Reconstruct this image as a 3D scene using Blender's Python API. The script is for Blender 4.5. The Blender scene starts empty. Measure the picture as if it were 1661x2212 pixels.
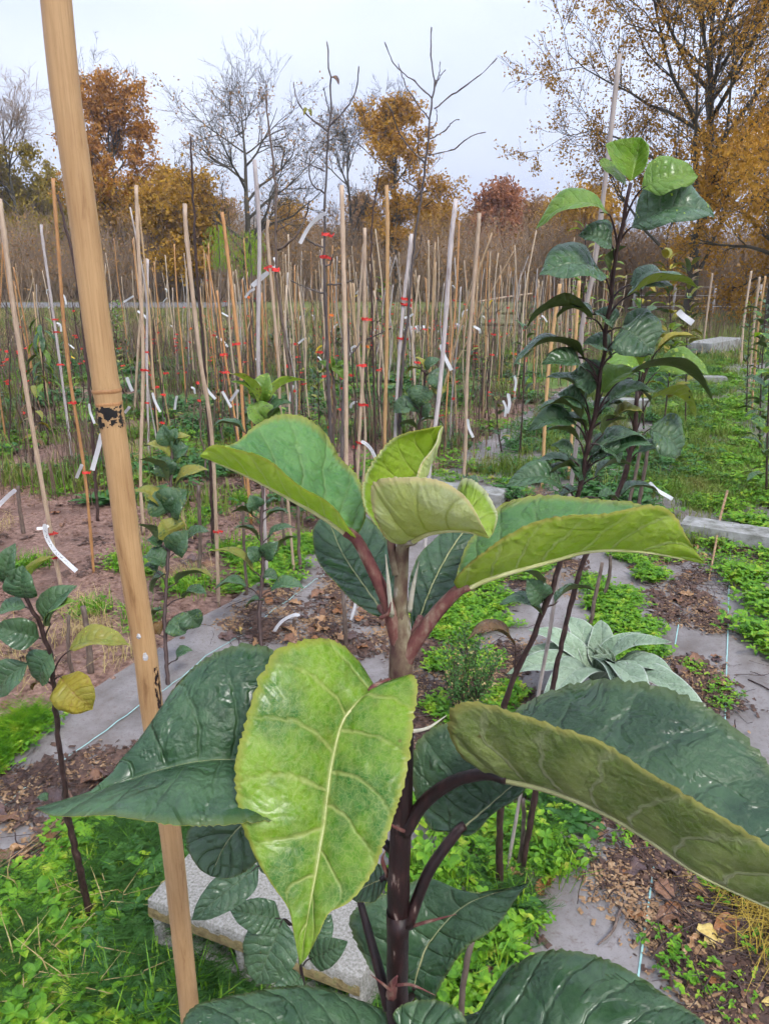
import bpy, math, random
import numpy as np
from mathutils import Vector, Matrix
rng = np.random.default_rng(11); random.seed(11)
R = math.radians
SC = bpy.context.scene
COL = SC.collection

# ------------------------------------------------------------------ camera, sky, sun, exposure
VW, VH, F = 1661.0, 2212.0, 1609.0          # working picture size and focal length in its pixels
PITCH, H = R(17.5), 1.5
cam = bpy.data.cameras.new('camera'); camo = bpy.data.objects.new('camera', cam); COL.objects.link(camo)
camo.location = (0, 0, H); camo.rotation_euler = (math.pi / 2 - PITCH, 0, 0)
cam.sensor_fit = 'VERTICAL'; cam.sensor_height = 36; cam.lens = 36 * F / VH
cam.clip_start = 0.02; cam.clip_end = 6000
SC.camera = camo

SUN_EL, SUN_AZ = R(48), R(150)
world = bpy.data.worlds.new('World'); SC.world = world; world.use_nodes = True
wn = world.node_tree; wn.nodes.clear()
def wnode(t, **p):
    n = wn.nodes.new(t)
    for k, v in p.items(): setattr(n, k, v)
    return n
sky = wnode('ShaderNodeTexSky', sky_type='NISHITA', sun_disc=False, sun_elevation=SUN_EL, sun_rotation=SUN_AZ)
sky.dust_density = 4.0; sky.air_density = 1.0
bg = wnode('ShaderNodeBackground'); outw = wnode('ShaderNodeOutputWorld')
tc = wnode('ShaderNodeTexCoord'); mp = wnode('ShaderNodeMapping'); mp.inputs['Scale'].default_value = (1.2, 1.2, 3.2)
nz = wnode('ShaderNodeTexNoise'); nz.inputs['Scale'].default_value = 1.6; nz.inputs['Detail'].default_value = 5; nz.inputs['Roughness'].default_value = 0.5
rp = wnode('ShaderNodeValToRGB')
rp.color_ramp.elements[0].position = 0.32; rp.color_ramp.elements[0].color = (3.35, 3.78, 5.15, 1)
rp.color_ramp.elements[1].position = 0.68; rp.color_ramp.elements[1].color = (4.45, 4.78, 5.75, 1)
mx = wnode('ShaderNodeMixRGB'); mx.inputs['Fac'].default_value = 0.94     # closed cloud deck under the clear sky
wn.links.new(tc.outputs['Generated'], mp.inputs['Vector']); wn.links.new(mp.outputs[0], nz.inputs['Vector'])
wn.links.new(nz.outputs['Fac'], rp.inputs['Fac']); wn.links.new(sky.outputs[0], mx.inputs[1]); wn.links.new(rp.outputs[0], mx.inputs[2])
sxyz = wnode('ShaderNodeSeparateXYZ'); wn.links.new(tc.outputs['Generated'], sxyz.inputs[0])          # overcast sky: brighter overhead than at the horizon, all round
ov = wnode('ShaderNodeMapRange'); ov.inputs['To Min'].default_value = 0.98; ov.inputs['To Max'].default_value = 1.75; wn.links.new(sxyz.outputs[2], ov.inputs['Value'])
ovm = wnode('ShaderNodeMixRGB'); ovm.blend_type = 'MULTIPLY'; ovm.inputs['Fac'].default_value = 1.0; wn.links.new(mx.outputs[0], ovm.inputs[1]); wn.links.new(ov.outputs[0], ovm.inputs[2])
wn.links.new(ovm.outputs[0], bg.inputs['Color']); bg.inputs['Strength'].default_value = 0.1
wn.links.new(bg.outputs[0], outw.inputs['Surface'])

sl = bpy.data.lights.new('sun', 'SUN'); sl.energy = 1.5; sl.angle = R(13); sl.color = (1.0, 0.97, 0.92)
so = bpy.data.objects.new('sun', sl); COL.objects.link(so)
sd = Vector((math.sin(SUN_AZ) * math.cos(SUN_EL), math.cos(SUN_AZ) * math.cos(SUN_EL), math.sin(SUN_EL)))
so.rotation_euler = sd.to_track_quat('Z', 'Y').to_euler(); so.location = (0, 0, 30)
vs = SC.view_settings; vs.view_transform = 'Standard'; vs.look = 'None'; vs.exposure = 1.06; vs.gamma = 1.0; vs.use_curve_mapping = False
SC.render.engine = 'CYCLES'
SC.cycles.use_denoising = True; SC.cycles.use_adaptive_sampling = True; SC.cycles.adaptive_threshold = 0.05; SC.cycles.adaptive_min_samples = 12
SC.cycles.max_bounces = 5; SC.cycles.diffuse_bounces = 2; SC.cycles.glossy_bounces = 2; SC.cycles.transmission_bounces = 3; SC.cycles.transparent_max_bounces = 4
SC.cycles.volume_bounces = 0

# ------------------------------------------------------------------ helpers: places
FW = np.array([0, math.cos(PITCH), -math.sin(PITCH)]); RT = np.array([1., 0, 0]); UP = np.array([0, math.sin(PITCH), math.cos(PITCH)])
CP = np.array([0, 0, H])
def ray(px, py): return FW + RT * ((px - VW / 2) / F) + UP * (-(py - VH / 2) / F)
def P(px, py, d): return CP + ray(px, py) * d
def G(px, py, z=0.0):
    r = ray(px, py); return CP + r * ((z - H) / r[2])
def AY(px, py, Y):
    r = ray(px, py); return CP + r * (Y / r[1])
ROW = np.array([math.sin(R(24.3)), math.cos(R(24.3)), 0]); ACR = np.array([ROW[1], -ROW[0], 0])   # nursery rows run away to the right

# ------------------------------------------------------------------ helpers: objects
def tag(o, label=None, cat=None, group=None, kind=None):
    if label: o['label'] = label
    if cat: o['category'] = cat
    if group: o['group'] = group
    if kind: o['kind'] = kind
    return o
def empty(name, loc, label=None, cat=None, group=None):
    o = bpy.data.objects.new(name, None); COL.objects.link(o); o.location = tuple(float(v) for v in loc)
    o.empty_display_size = 0.05
    return tag(o, label, cat, group)
def mkmesh(name, V, Fq, mats, smooth=True, uv=None, mi=None):
    V = np.asarray(V, dtype=np.float32).reshape(-1, 3)
    me = bpy.data.meshes.new(name)
    if isinstance(Fq, np.ndarray):
        nf, k = Fq.shape
        loops = Fq.reshape(-1).astype(np.int32); starts = (np.arange(nf) * k).astype(np.int32)
    else:
        nf = len(Fq); ln = np.array([len(f) for f in Fq]); loops = np.concatenate([np.asarray(f) for f in Fq]).astype(np.int32)
        starts = np.concatenate([[0], np.cumsum(ln)[:-1]]).astype(np.int32)
    me.vertices.add(len(V)); me.vertices.foreach_set('co', V.ravel())
    me.loops.add(len(loops)); me.loops.foreach_set('vertex_index', loops)
    me.polygons.add(nf); me.polygons.foreach_set('loop_start', starts)
    if mi is not None: me.polygons.foreach_set('material_index', np.asarray(mi, dtype=np.int32))
    me.polygons.foreach_set('use_smooth', np.full(nf, bool(smooth)))
    if uv is not None:
        l = me.uv_layers.new(name='UVMap'); l.data.foreach_set('uv', np.asarray(uv, dtype=np.float32)[loops].ravel())
    for m in (mats if isinstance(mats, (list, tuple)) else [mats]): me.materials.append(m)
    me.update(calc_edges=True); me.validate()
    return me
def addo(name, me, parent=None, loc=(0, 0, 0)):
    o = bpy.data.objects.new(name, me); COL.objects.link(o); o.location = tuple(float(v) for v in loc)
    if parent is not None: o.parent = parent
    return o
def rootloc(p):
    l = np.zeros(3)
    while p is not None: l = l + np.array(p.location); p = p.parent
    return l
def part(name, V, Fq, mats, parent, **kw):
    V = np.asarray(V, dtype=np.float64).reshape(-1, 3)
    if parent is not None: V = V - rootloc(parent)
    return addo(name, mkmesh(name, V, Fq, mats, **kw), parent)
def thing(name, V, Fq, mats, label, cat, group=None, base=None, **kw):
    V = np.asarray(V, dtype=np.float64).reshape(-1, 3)
    if base is None: base = np.array([V[:, 0].mean(), V[:, 1].mean(), V[:, 2].min()])
    o = addo(name, mkmesh(name, V - base, Fq, mats, **kw), None, base)
    return tag(o, label, cat, group)

# ------------------------------------------------------------------ helpers: shapes
def crom(pts, n):
    p = np.asarray(pts, float)
    if len(p) == 2: return p[0] + (p[1] - p[0]) * np.linspace(0, 1, n)[:, None]
    q = np.vstack([2 * p[0] - p[1], p, 2 * p[-1] - p[-2]])
    seg = len(p) - 1; out = []
    for i in range(seg):
        t = np.linspace(0, 1, 24, endpoint=(i == seg - 1))[:, None]
        a, b, c, d = q[i:i + 4]
        out.append(0.5 * (2 * b + (c - a) * t + (2 * a - 5 * b + 4 * c - d) * t * t + (3 * b - a - 3 * c + d) * t ** 3))
    o = np.vstack(out); s = np.concatenate([[0], np.cumsum(np.linalg.norm(np.diff(o, axis=0), axis=1))])
    u = np.linspace(0, s[-1], n)
    return np.stack([np.interp(u, s, o[:, k]) for k in range(3)], 1)
def tubes(Pb, Rb, k=4, caps=False):
    """batch of tubes: Pb (B,n,3), Rb (B,n) -> verts, quads"""
    Pb = np.asarray(Pb, float); Rb = np.asarray(Rb, float)
    B, n, _ = Pb.shape
    T = np.gradient(Pb, axis=1); T /= np.linalg.norm(T, axis=2, keepdims=True) + 1e-12
    m = T.mean(axis=1); ref = np.where(np.abs(m[:, 2:3]) > 0.8 * np.linalg.norm(m, axis=1, keepdims=True), np.array([[1., 0.3, 0]]), np.array([[0, 0, 1.]]))
    U = np.cross(T, ref[:, None, :]); U /= np.linalg.norm(U, axis=2, keepdims=True) + 1e-12
    W = np.cross(T, U)
    a = np.arange(k) * 2 * math.pi / k
    V = Pb[:, :, None, :] + Rb[:, :, None, None] * (np.cos(a)[None, None, :, None] * U[:, :, None, :] + np.sin(a)[None, None, :, None] * W[:, :, None, :])
    idx = np.arange(B * n * k).reshape(B, n, k)
    q = np.stack([idx[:, :-1, :], np.roll(idx, -1, 2)[:, :-1, :], np.roll(idx, -1, 2)[:, 1:, :], idx[:, 1:, :]], -1).reshape(-1, 4)
    return V.reshape(-1, 3), q
def tube(pts, rad, k=8, n=None, cap=True):
    p = np.asarray(pts, float)
    if n: 
        r0 = np.asarray(rad, float); p2 = crom(p, n)
        rad = np.interp(np.linspace(0, 1, n), np.linspace(0, 1, len(r0)), r0) if r0.ndim else np.full(n, float(r0)); p = p2
    rad = np.asarray(rad, float)
    if rad.ndim == 0: rad = np.full(len(p), float(rad))
    V, q = tubes(p[None], rad[None], k)
    f = [tuple(x) for x in q]
    if cap:
        f.append(tuple(range(k))[::-1]); f.append(tuple(range(len(V) - k, len(V))))
    return V, f
def join(parts):
    Vs, Fs, o = [], [], 0
    for V, f in parts:
        Vs.append(V); Fs += [tuple(int(i) + o for i in x) for x in f]; o += len(V)
    return np.vstack(Vs), Fs
def box(c, ax, ay, az, sx, sy, sz):
    c = np.asarray(c, float); ax, ay, az = (np.asarray(a, float) for a in (ax, ay, az))
    V = [c + ax * sx * i / 2 + ay * sy * j / 2 + az * sz * k / 2 for k in (-1, 1) for j in (-1, 1) for i in (-1, 1)]
    return np.array(V), [(0, 2, 3, 1), (4, 5, 7, 6), (0, 1, 5, 4), (2, 6, 7, 3), (0, 4, 6, 2), (1, 3, 7, 5)]
def inpoly(x, y, poly):
    poly = np.asarray(poly); r = np.zeros(len(x), bool); j = len(poly) - 1
    for i in range(len(poly)):
        xi, yi, xj, yj = poly[i, 0], poly[i, 1], poly[j, 0], poly[j, 1]
        r ^= ((yi > y) != (yj > y)) & (x < (xj - xi) * (y - yi) / (yj - yi + 1e-12) + xi); j = i
    return r
def scat(poly, n):
    """n random ground places inside a ground polygon"""
    poly = np.asarray(poly)[:, :2]; lo, hi = poly.min(0), poly.max(0); out = np.zeros((0, 2))
    while len(out) < n:
        p = rng.uniform(lo, hi, (n * 3, 2)); out = np.vstack([out, p[inpoly(p[:, 0], p[:, 1], poly)]])
    return out[:n]
def gpoly(*pp): return np.array([G(x, y)[:2] for x, y in pp])

# ------------------------------------------------------------------ materials
def nd(nt, t, ins=None, **props):
    n = nt.nodes.new('ShaderNode' + t)
    for k, v in props.items(): setattr(n, k, v)
    for k, v in (ins or {}).items():
        s = n.inputs[k]
        if isinstance(v, bpy.types.NodeSocket): nt.links.new(v, s)
        else: s.default_value = v
    return n
def newmat(name):
    m = bpy.data.materials.new(name); m.use_nodes = True; m.node_tree.nodes.clear(); return m, m.node_tree
def c4(c): return (c[0], c[1], c[2], 1)
def ramp(nt, fac, stops):
    r = nd(nt, 'ValToRGB', {'Fac': fac}); cr = r.color_ramp
    while len(cr.elements) < len(stops): cr.elements.new(0.5)
    for e, (p, c) in zip(cr.elements, stops): e.position = p; e.color = c4(c) if len(c) == 3 else c
    return r.outputs['Color']
def mth(nt, op, a, b=None, c=None, clamp=False):
    ins = {0: a}
    if b is not None: ins[1] = b
    if c is not None: ins[2] = c
    return nd(nt, 'Math', ins, operation=op, use_clamp=clamp).outputs[0]
def mixc(nt, f, a, b, bt='MIX'):
    n = nd(nt, 'MixRGB', {'Fac': f}, blend_type=bt)
    for k, v in ((1, a), (2, b)):
        if isinstance(v, bpy.types.NodeSocket): nt.links.new(v, n.inputs[k])
        else: n.inputs[k].default_value = c4(v)
    return n.outputs[0]
def noise(nt, vec, scale, detail=4, rough=0.55, dist=0.0):
    return nd(nt, 'TexNoise', {'Vector': vec, 'Scale': scale, 'Detail': detail, 'Roughness': rough, 'Distortion': dist}).outputs['Fac']
def finish(nt, col, rough=0.6, bump=None, bstr=0.3, bdist=0.01, spec=0.4, trans=0.0, tcol=None, coat=0.0):
    pb = nd(nt, 'BsdfPrincipled'); o = nd(nt, 'OutputMaterial')
    def setin(k, v):
        if isinstance(v, bpy.types.NodeSocket): nt.links.new(v, pb.inputs[k])
        else: pb.inputs[k].default_value = v
    setin('Base Color', col if isinstance(col, bpy.types.NodeSocket) else c4(col)); setin('Roughness', rough); setin('Specular IOR Level', spec)
    if coat: pb.inputs['Coat Weight'].default_value = coat; pb.inputs['Coat Roughness'].default_value = 0.15
    bn = None
    if bump is not None:
        bn = nd(nt, 'Bump', {'Height': bump, 'Strength': bstr, 'Distance': bdist}).outputs[0]; nt.links.new(bn, pb.inputs['Normal'])
    sh = pb.outputs[0]
    if trans:
        tr = nd(nt, 'BsdfTranslucent', {'Color': tcol if isinstance(tcol, bpy.types.NodeSocket) else c4(tcol)})
        sh = nd(nt, 'MixShader', {0: trans, 1: sh, 2: tr.outputs[0]}).outputs[0]
    nt.links.new(sh, o.inputs['Surface'])
def nmat(name, stops, scale=20, stretch=(1, 1, 1), rough=0.7, bump=0.4, bdist=0.004, spec=0.35, detail=5, trans=0, bscale=None, rnd=0.0, dist=0.0):
    m, nt = newmat(name)
    co = nd(nt, 'TexCoord').outputs['Object']; oi = nd(nt, 'ObjectInfo').outputs['Random']
    off = nd(nt, 'CombineXYZ', {0: mth(nt, 'MULTIPLY', oi, 37.0), 1: mth(nt, 'MULTIPLY', oi, 91.0)}).outputs[0]
    v = nd(nt, 'VectorMath', {0: co, 1: off}, operation='ADD').outputs[0]
    v = nd(nt, 'Mapping', {'Vector': v, 'Scale': stretch}).outputs[0]
    f = noise(nt, v, scale, detail, 0.6, dist)
    col = ramp(nt, f, stops)
    if rnd:
        k = nd(nt, 'MapRange', {'Value': oi, 'To Min': 1 - rnd, 'To Max': 1 + rnd}).outputs[0]
        h = nd(nt, 'HueSaturation', {'Hue': 0.5, 'Saturation': 1.0, 'Value': k, 'Color': col}); col = h.outputs[0]
    b = noise(nt, v, bscale or scale * 2.5, 6, 0.65)
    finish(nt, col, rough, b, bump, bdist, spec, trans, col)
    return m
def leafmat(name, top, top2, vein, edge=None, nv=8.0, slope=0.16, rlo=0.14, rhi=0.5, bump=0.7, bdist=0.0011, trans=0.22, tcol=None, wet=0.5, vs_=0.6, spec=0.5, cell=300, blotch=0.0, bcol=(0.3, 0.2, 0.02), ns=40, vd=1.0, wets=42, crump=1.6):
    m, nt = newmat(name)
    tcn = nd(nt, 'TexCoord'); co = tcn.outputs['Object']; oi = nd(nt, 'ObjectInfo').outputs['Random']
    s = nd(nt, 'SeparateXYZ', {0: tcn.outputs['UV']}); u, v = s.outputs[0], s.outputs[1]
    a = mth(nt, 'ABSOLUTE', mth(nt, 'MULTIPLY_ADD', v, 2.0, -1.0))
    off = nd(nt, 'CombineXYZ', {0: mth(nt, 'MULTIPLY', oi, 13.0), 1: mth(nt, 'MULTIPLY', oi, 7.0)}).outputs[0]
    cv = nd(nt, 'VectorMath', {0: co, 1: off}, operation='ADD').outputs[0]
    wob = noise(nt, cv, ns, 3, 0.5)
    side = mth(nt, 'MULTIPLY', mth(nt, 'GREATER_THAN', v, 0.5), 0.43)
    ph = mth(nt, 'MULTIPLY', mth(nt, 'SUBTRACT', u, mth(nt, 'MULTIPLY', mth(nt, 'POWER', a, 1.25), slope)), nv)
    ph = mth(nt, 'ADD', mth(nt, 'ADD', ph, side), mth(nt, 'MULTIPLY', wob, 0.8))
    d = mth(nt, 'ABSOLUTE', mth(nt, 'MULTIPLY_ADD', mth(nt, 'FRACT', ph), 2.0, -1.0))      # 1 on a side vein, 0 midway
    lat = nd(nt, 'MapRange', {'Value': d, 'From Min': 0.84, 'From Max': 0.97}, interpolation_type='SMOOTHSTEP').outputs[0]
    lat = mth(nt, 'MULTIPLY', lat, mth(nt, 'SUBTRACT', 1.0, mth(nt, 'MULTIPLY', a, 0.75)))
    mid = nd(nt, 'MapRange', {'Value': a, 'From Min': 0.06, 'From Max': 0.012}, interpolation_type='SMOOTHSTEP').outputs[0]
    vm = mth(nt, 'MAXIMUM', lat, mid)
    wv_ = nd(nt, 'VectorMath', {0: cv, 1: nd(nt, 'VectorMath', {0: nd(nt, 'TexNoise', {'Vector': cv, 'Scale': 160.0}).outputs['Color'], 1: (.006, .006, .006)}, operation='MULTIPLY').outputs[0]}, operation='ADD').outputs[0]
    vo = nd(nt, 'TexVoronoi', {'Vector': wv_, 'Scale': cell, 'Smoothness': 0.45}, feature='SMOOTH_F1').outputs['Distance']
    net = nd(nt, 'MapRange', {'Value': vo, 'From Min': 0.75, 'From Max': 0.15}).outputs[0]
    big = noise(nt, cv, ns * 0.8, 4, 0.6)
    col = mixc(nt, nd(nt, 'MapRange', {'Value': big, 'From Min': 0.41, 'From Max': 0.59}).outputs[0], top, top2)
    col = mixc(nt, mth(nt, 'MULTIPLY', mth(nt, 'SUBTRACT', 1.0, net), 0.22), col, vein)
    col = mixc(nt, mth(nt, 'MULTIPLY', vm, vs_), col, vein)
    v2 = nd(nt, 'TexVoronoi', {'Vector': wv_, 'Scale': cell * 1.9}, feature='DISTANCE_TO_EDGE').outputs['Distance']
    net2 = nd(nt, 'MapRange', {'Value': v2, 'From Min': 0.10, 'From Max': 0.0}).outputs[0]
    col = mixc(nt, mth(nt, 'MULTIPLY', net2, 0.30), col, vein)
    mott = noise(nt, cv, ns * 5.0, 4, 0.65)
    col = mixc(nt, mth(nt, 'MULTIPLY', nd(nt, 'MapRange', {'Value': mott, 'From Min': 0.5, 'From Max': 0.72}).outputs[0], 0.45 if crump > 1 else 0.2), col, tuple(c * 0.45 for c in top))
    sp_ = nd(nt, 'TexVoronoi', {'Vector': cv, 'Scale': 85.0}, feature='F1')
    spot = mth(nt, 'MULTIPLY', nd(nt, 'MapRange', {'Value': sp_.outputs['Distance'], 'From Min': 0.10, 'From Max': 0.05}).outputs[0], mth(nt, 'GREATER_THAN', nd(nt, 'SeparateXYZ', {0: sp_.outputs['Color']}).outputs[0], 0.86))
    col = mixc(nt, mth(nt, 'MULTIPLY', spot, 0.7), col, (0.16, 0.09, 0.03))
    if edge: col = mixc(nt, nd(nt, 'MapRange', {'Value': a, 'From Min': 0.9, 'From Max': 0.99}).outputs[0], col, edge)
    if blotch: col = mixc(nt, mth(nt, 'MULTIPLY', nd(nt, 'MapRange', {'Value': noise(nt, cv, 90, 3), 'From Min': 0.6, 'From Max': 0.72}).outputs[0], blotch), col, bcol)
    k = nd(nt, 'MapRange', {'Value': oi, 'To Min': 0.85, 'To Max': 1.15}).outputs[0]
    col = nd(nt, 'HueSaturation', {'Hue': 0.5, 'Saturation': 1.0, 'Value': k, 'Color': col}).outputs[0]
    wn_ = noise(nt, cv, wets, 3, 0.55, 0.8)
    rg = nd(nt, 'MapRange', {'Value': wn_, 'From Min': wet - 0.03, 'From Max': wet + 0.05, 'To Min': rhi, 'To Max': rlo}).outputs[0]
    dome = mth(nt, 'SUBTRACT', 1.0, mth(nt, 'MULTIPLY', d, d))
    wetm = nd(nt, 'MapRange', {'Value': wn_, 'From Min': wet - 0.03, 'From Max': wet + 0.05, 'To Min': 1.0, 'To Max': 0.2}).outputs[0]
    fine = mth(nt, 'ADD', mth(nt, 'MULTIPLY', net, 0.55), mth(nt, 'MULTIPLY', noise(nt, cv, 420, 3, 0.6, 0.8), 0.7))
    hgt = mth(nt, 'ADD', mth(nt, 'MULTIPLY', dome, 1.5), mth(nt, 'MULTIPLY', mth(nt, 'MULTIPLY', fine, wetm), 0.8))
    hgt = mth(nt, 'ADD', hgt, mth(nt, 'MULTIPLY', mth(nt, 'MULTIPLY', noise(nt, cv, 110, 3, 0.55, 0.5), crump), wetm))
    hgt = mth(nt, 'SUBTRACT', hgt, mth(nt, 'MULTIPLY', vm, 0.8 * vd))
    finish(nt, col, rg, hgt, bump, bdist, spec, trans, tcol if tcol else col)
    return m

# ------------------------------------------------------------------ material library
M = {}
M['dark'] = leafmat('apple_leaf_dark', (0.014, 0.050, 0.018), (0.048, 0.108, 0.042), (0.07, 0.13, 0.06), edge=(0.07, 0.11, 0.03), trans=0.10, tcol=(0.10, 0.25, 0.02), bump=0.8, wet=0.52, rlo=0.27, rhi=0.48, vs_=0.5, spec=0.5, crump=1.6)
M['dark_under'] = leafmat('apple_leaf_underside', (0.14, 0.225, 0.035), (0.25, 0.325, 0.075), (0.44, 0.47, 0.26), rlo=0.6, rhi=0.75, trans=0.3, tcol=(0.22, 0.36, 0.03), bump=0.8, spec=0.25, cell=260, vd=-1.0, ns=60, vs_=0.95, crump=0.3, edge=(0.36, 0.34, 0.09))
M['mid'] = leafmat('apple_leaf_mid_green', (0.045, 0.165, 0.05), (0.10, 0.25, 0.075), (0.22, 0.33, 0.13), edge=(0.30, 0.30, 0.06), trans=0.38, tcol=(0.42, 0.66, 0.05), bump=0.75, rlo=0.3, wet=0.56, vs_=0.75, rhi=0.5, bdist=0.0014)
M['mid_under'] = leafmat('apple_leaf_young_underside', (0.40, 0.58, 0.035), (0.52, 0.67, 0.075), (0.74, 0.78, 0.38), edge=(0.52, 0.40, 0.14), rlo=0.6, rhi=0.8, trans=0.5, tcol=(0.62, 0.78, 0.05), bump=0.8, spec=0.25, cell=260, vd=-1.0, ns=60, vs_=0.95, crump=0.3)
M['bright'] = leafmat('apple_leaf_bright', (0.165, 0.32, 0.006), (0.032, 0.145, 0.010), (0.38, 0.43, 0.13), edge=(0.30, 0.33, 0.05), trans=0.25, bump=0.6, wet=0.54, rlo=0.3, rhi=0.52, spec=0.42, nv=7, blotch=0.12, ns=36, vs_=0.75, wets=26, crump=1.05)
M['young'] = leafmat('apple_leaf_young', (0.30, 0.45, 0.02), (0.22, 0.38, 0.03), (0.45, 0.5, 0.15), edge=(0.62, 0.62, 0.40), trans=0.3, tcol=(0.5, 0.65, 0.03), rlo=0.35, rhi=0.6, bump=0.6)
M['young_under'] = leafmat('apple_leaf_downy_underside', (0.74, 0.83, 0.30), (0.80, 0.86, 0.52), (0.42, 0.48, 0.07), edge=(0.70, 0.56, 0.32), trans=0.48, tcol=(0.6, 0.6, 0.05), rlo=0.8, rhi=0.9, bump=0.6, spec=0.15, vs_=0.6, nv=5, crump=0.4)
M['sap'] = leafmat('sapling_leaf', (0.028, 0.085, 0.035), (0.055, 0.125, 0.045), (0.09, 0.15, 0.06), trans=0.12, tcol=(0.10, 0.22, 0.02), bump=0.6, wet=0.5, rlo=0.22, rhi=0.5, ns=18, cell=300)
M['sap_under'] = leafmat('sapling_leaf_underside', (0.10, 0.15, 0.05), (0.13, 0.18, 0.065), (0.18, 0.22, 0.10), trans=0.2, tcol=(0.16, 0.26, 0.02), rlo=0.55, rhi=0.7, bump=0.3, spec=0.25, vd=-1.0)
M['deep_green'] = leafmat('standing_sapling_leaf', (0.030, 0.082, 0.034), (0.055, 0.12, 0.048), (0.10, 0.15, 0.07), trans=0.08, tcol=(0.08, 0.16, 0.02), bump=0.8, wet=0.50, rlo=0.25, rhi=0.42, cell=340)  # dark green leaf colour of the tall sapling and similar shoots
M['deep_green_under'] = leafmat('standing_sapling_leaf_underside', (0.085, 0.135, 0.035), (0.11, 0.16, 0.045), (0.17, 0.21, 0.08), trans=0.35, tcol=(0.2, 0.38, 0.03), rlo=0.5, rhi=0.65, bump=0.5, spec=0.3, vd=-1.0, cell=340)  # paler underside of the same dark green leaves
M['fresh'] = leafmat('fresh_sapling_leaf', (0.10, 0.205, 0.018), (0.165, 0.26, 0.028), (0.22, 0.36, 0.08), edge=(0.2, 0.34, 0.08), trans=0.3, tcol=(0.3, 0.55, 0.02), rlo=0.28, rhi=0.5)
M['yellow'] = leafmat('yellowing_leaf', (0.42, 0.36, 0.03), (0.30, 0.30, 0.03), (0.35, 0.24, 0.05), trans=0.25, tcol=(0.5, 0.4, 0.02), rlo=0.4, rhi=0.6, blotch=0.8, bcol=(0.25, 0.10, 0.02), ns=30)
M['olive'] = leafmat('autumn_olive_leaf', (0.20, 0.24, 0.03), (0.28, 0.25, 0.03), (0.28, 0.28, 0.08), trans=0.25, tcol=(0.35, 0.38, 0.02), rlo=0.35, rhi=0.55, blotch=0.3, bcol=(0.3, 0.14, 0.02))
M['russet'] = leafmat('russet_leaf', (0.16, 0.075, 0.025), (0.11, 0.07, 0.02), (0.2, 0.12, 0.04), trans=0.15, tcol=(0.3, 0.12, 0.02), rlo=0.25, rhi=0.5)
M['silver'] = leafmat('silver_woolly_leaf', (0.27, 0.36, 0.24), (0.19, 0.28, 0.17), (0.42, 0.50, 0.38), edge=(0.5, 0.56, 0.46), trans=0.1, tcol=(0.4, 0.5, 0.3), rlo=0.7, rhi=0.85, spec=0.2, cell=260, nv=6, bump=0.8, bdist=0.003, ns=14)
M['stem'] = nmat('dark_apple_bark', [(0.35, (0.008, 0.005, 0.005)), (0.58, (0.022, 0.009, 0.009)), (0.68, (0.045, 0.02, 0.018)), (0.73, (0.26, 0.2, 0.17))], 190, (1, 1, 0.3), rough=0.42, bump=0.4, bdist=0.001, spec=0.4)
M['stem_top'] = nmat('downy_green_shoot', [(0.3, (0.085, 0.045, 0.04)), (0.46, (0.15, 0.105, 0.07)), (0.58, (0.24, 0.205, 0.13)), (0.72, (0.50, 0.47, 0.40))], 150, (1, 1, 0.5), rough=0.85, bump=0.4, bdist=0.0008, spec=0.15)
M['petiole_red'] = nmat('reddish_petiole', [(0.3, (0.085, 0.022, 0.025)), (0.5, (0.16, 0.06, 0.05)), (0.62, (0.24, 0.15, 0.11)), (0.75, (0.42, 0.36, 0.30))], 220, (1, 1, 0.5), rough=0.75, bump=0.5, bdist=0.0006, detail=8)
M['rib'] = nmat('olive_midrib', [(0.3, (0.24, 0.25, 0.10)), (0.7, (0.36, 0.36, 0.19))], 160, rough=0.7, bump=0.3, bdist=0.0004)
M['rib_pale'] = nmat('pale_midrib', [(0.3, (0.46, 0.48, 0.16)), (0.7, (0.60, 0.60, 0.32))], 160, rough=0.7, bump=0.3, bdist=0.0004)
M['down'] = nmat('white_downy_stipule', [(0.3, (0.45, 0.42, 0.30)), (0.7, (0.66, 0.64, 0.54))], 200, rough=0.9, bump=0.3, bdist=0.0005, trans=0.2)
M['bark'] = nmat('sapling_bark', [(0.3, (0.075, 0.05, 0.04)), (0.55, (0.13, 0.095, 0.075)), (0.8, (0.22, 0.18, 0.14))], 70, (1, 1, 0.35), rough=0.65, bump=0.5, bdist=0.0015, rnd=0.2)
M['bark_dark'] = nmat('dark_sapling_bark', [(0.3, (0.03, 0.017, 0.015)), (0.6, (0.06, 0.035, 0.03)), (0.85, (0.12, 0.09, 0.075))], 80, (1, 1, 0.3), rough=0.55, bump=0.5, bdist=0.0012, rnd=0.2)
M['twig'] = nmat('grey_twig', [(0.3, (0.055, 0.045, 0.045)), (0.7, (0.14, 0.115, 0.105))], 40, (1, 1, 0.3), rough=0.7, bump=0.4, bdist=0.001, rnd=0.25)
M['bark_red'] = nmat('red_brown_bark', [(0.35, (0.022, 0.012, 0.011)), (0.6, (0.055, 0.03, 0.026)), (0.72, (0.12, 0.08, 0.065))], 150, (1, 1, 0.3), rough=0.5, bump=0.5, bdist=0.001)
M['tree_bark'] = nmat('tree_bark', [(0.3, (0.045, 0.038, 0.03)), (0.6, (0.085, 0.075, 0.055)), (0.85, (0.14, 0.13, 0.09))], 3, (1, 1, 0.3), rough=0.9, bump=0.8, bdist=0.03)
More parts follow.
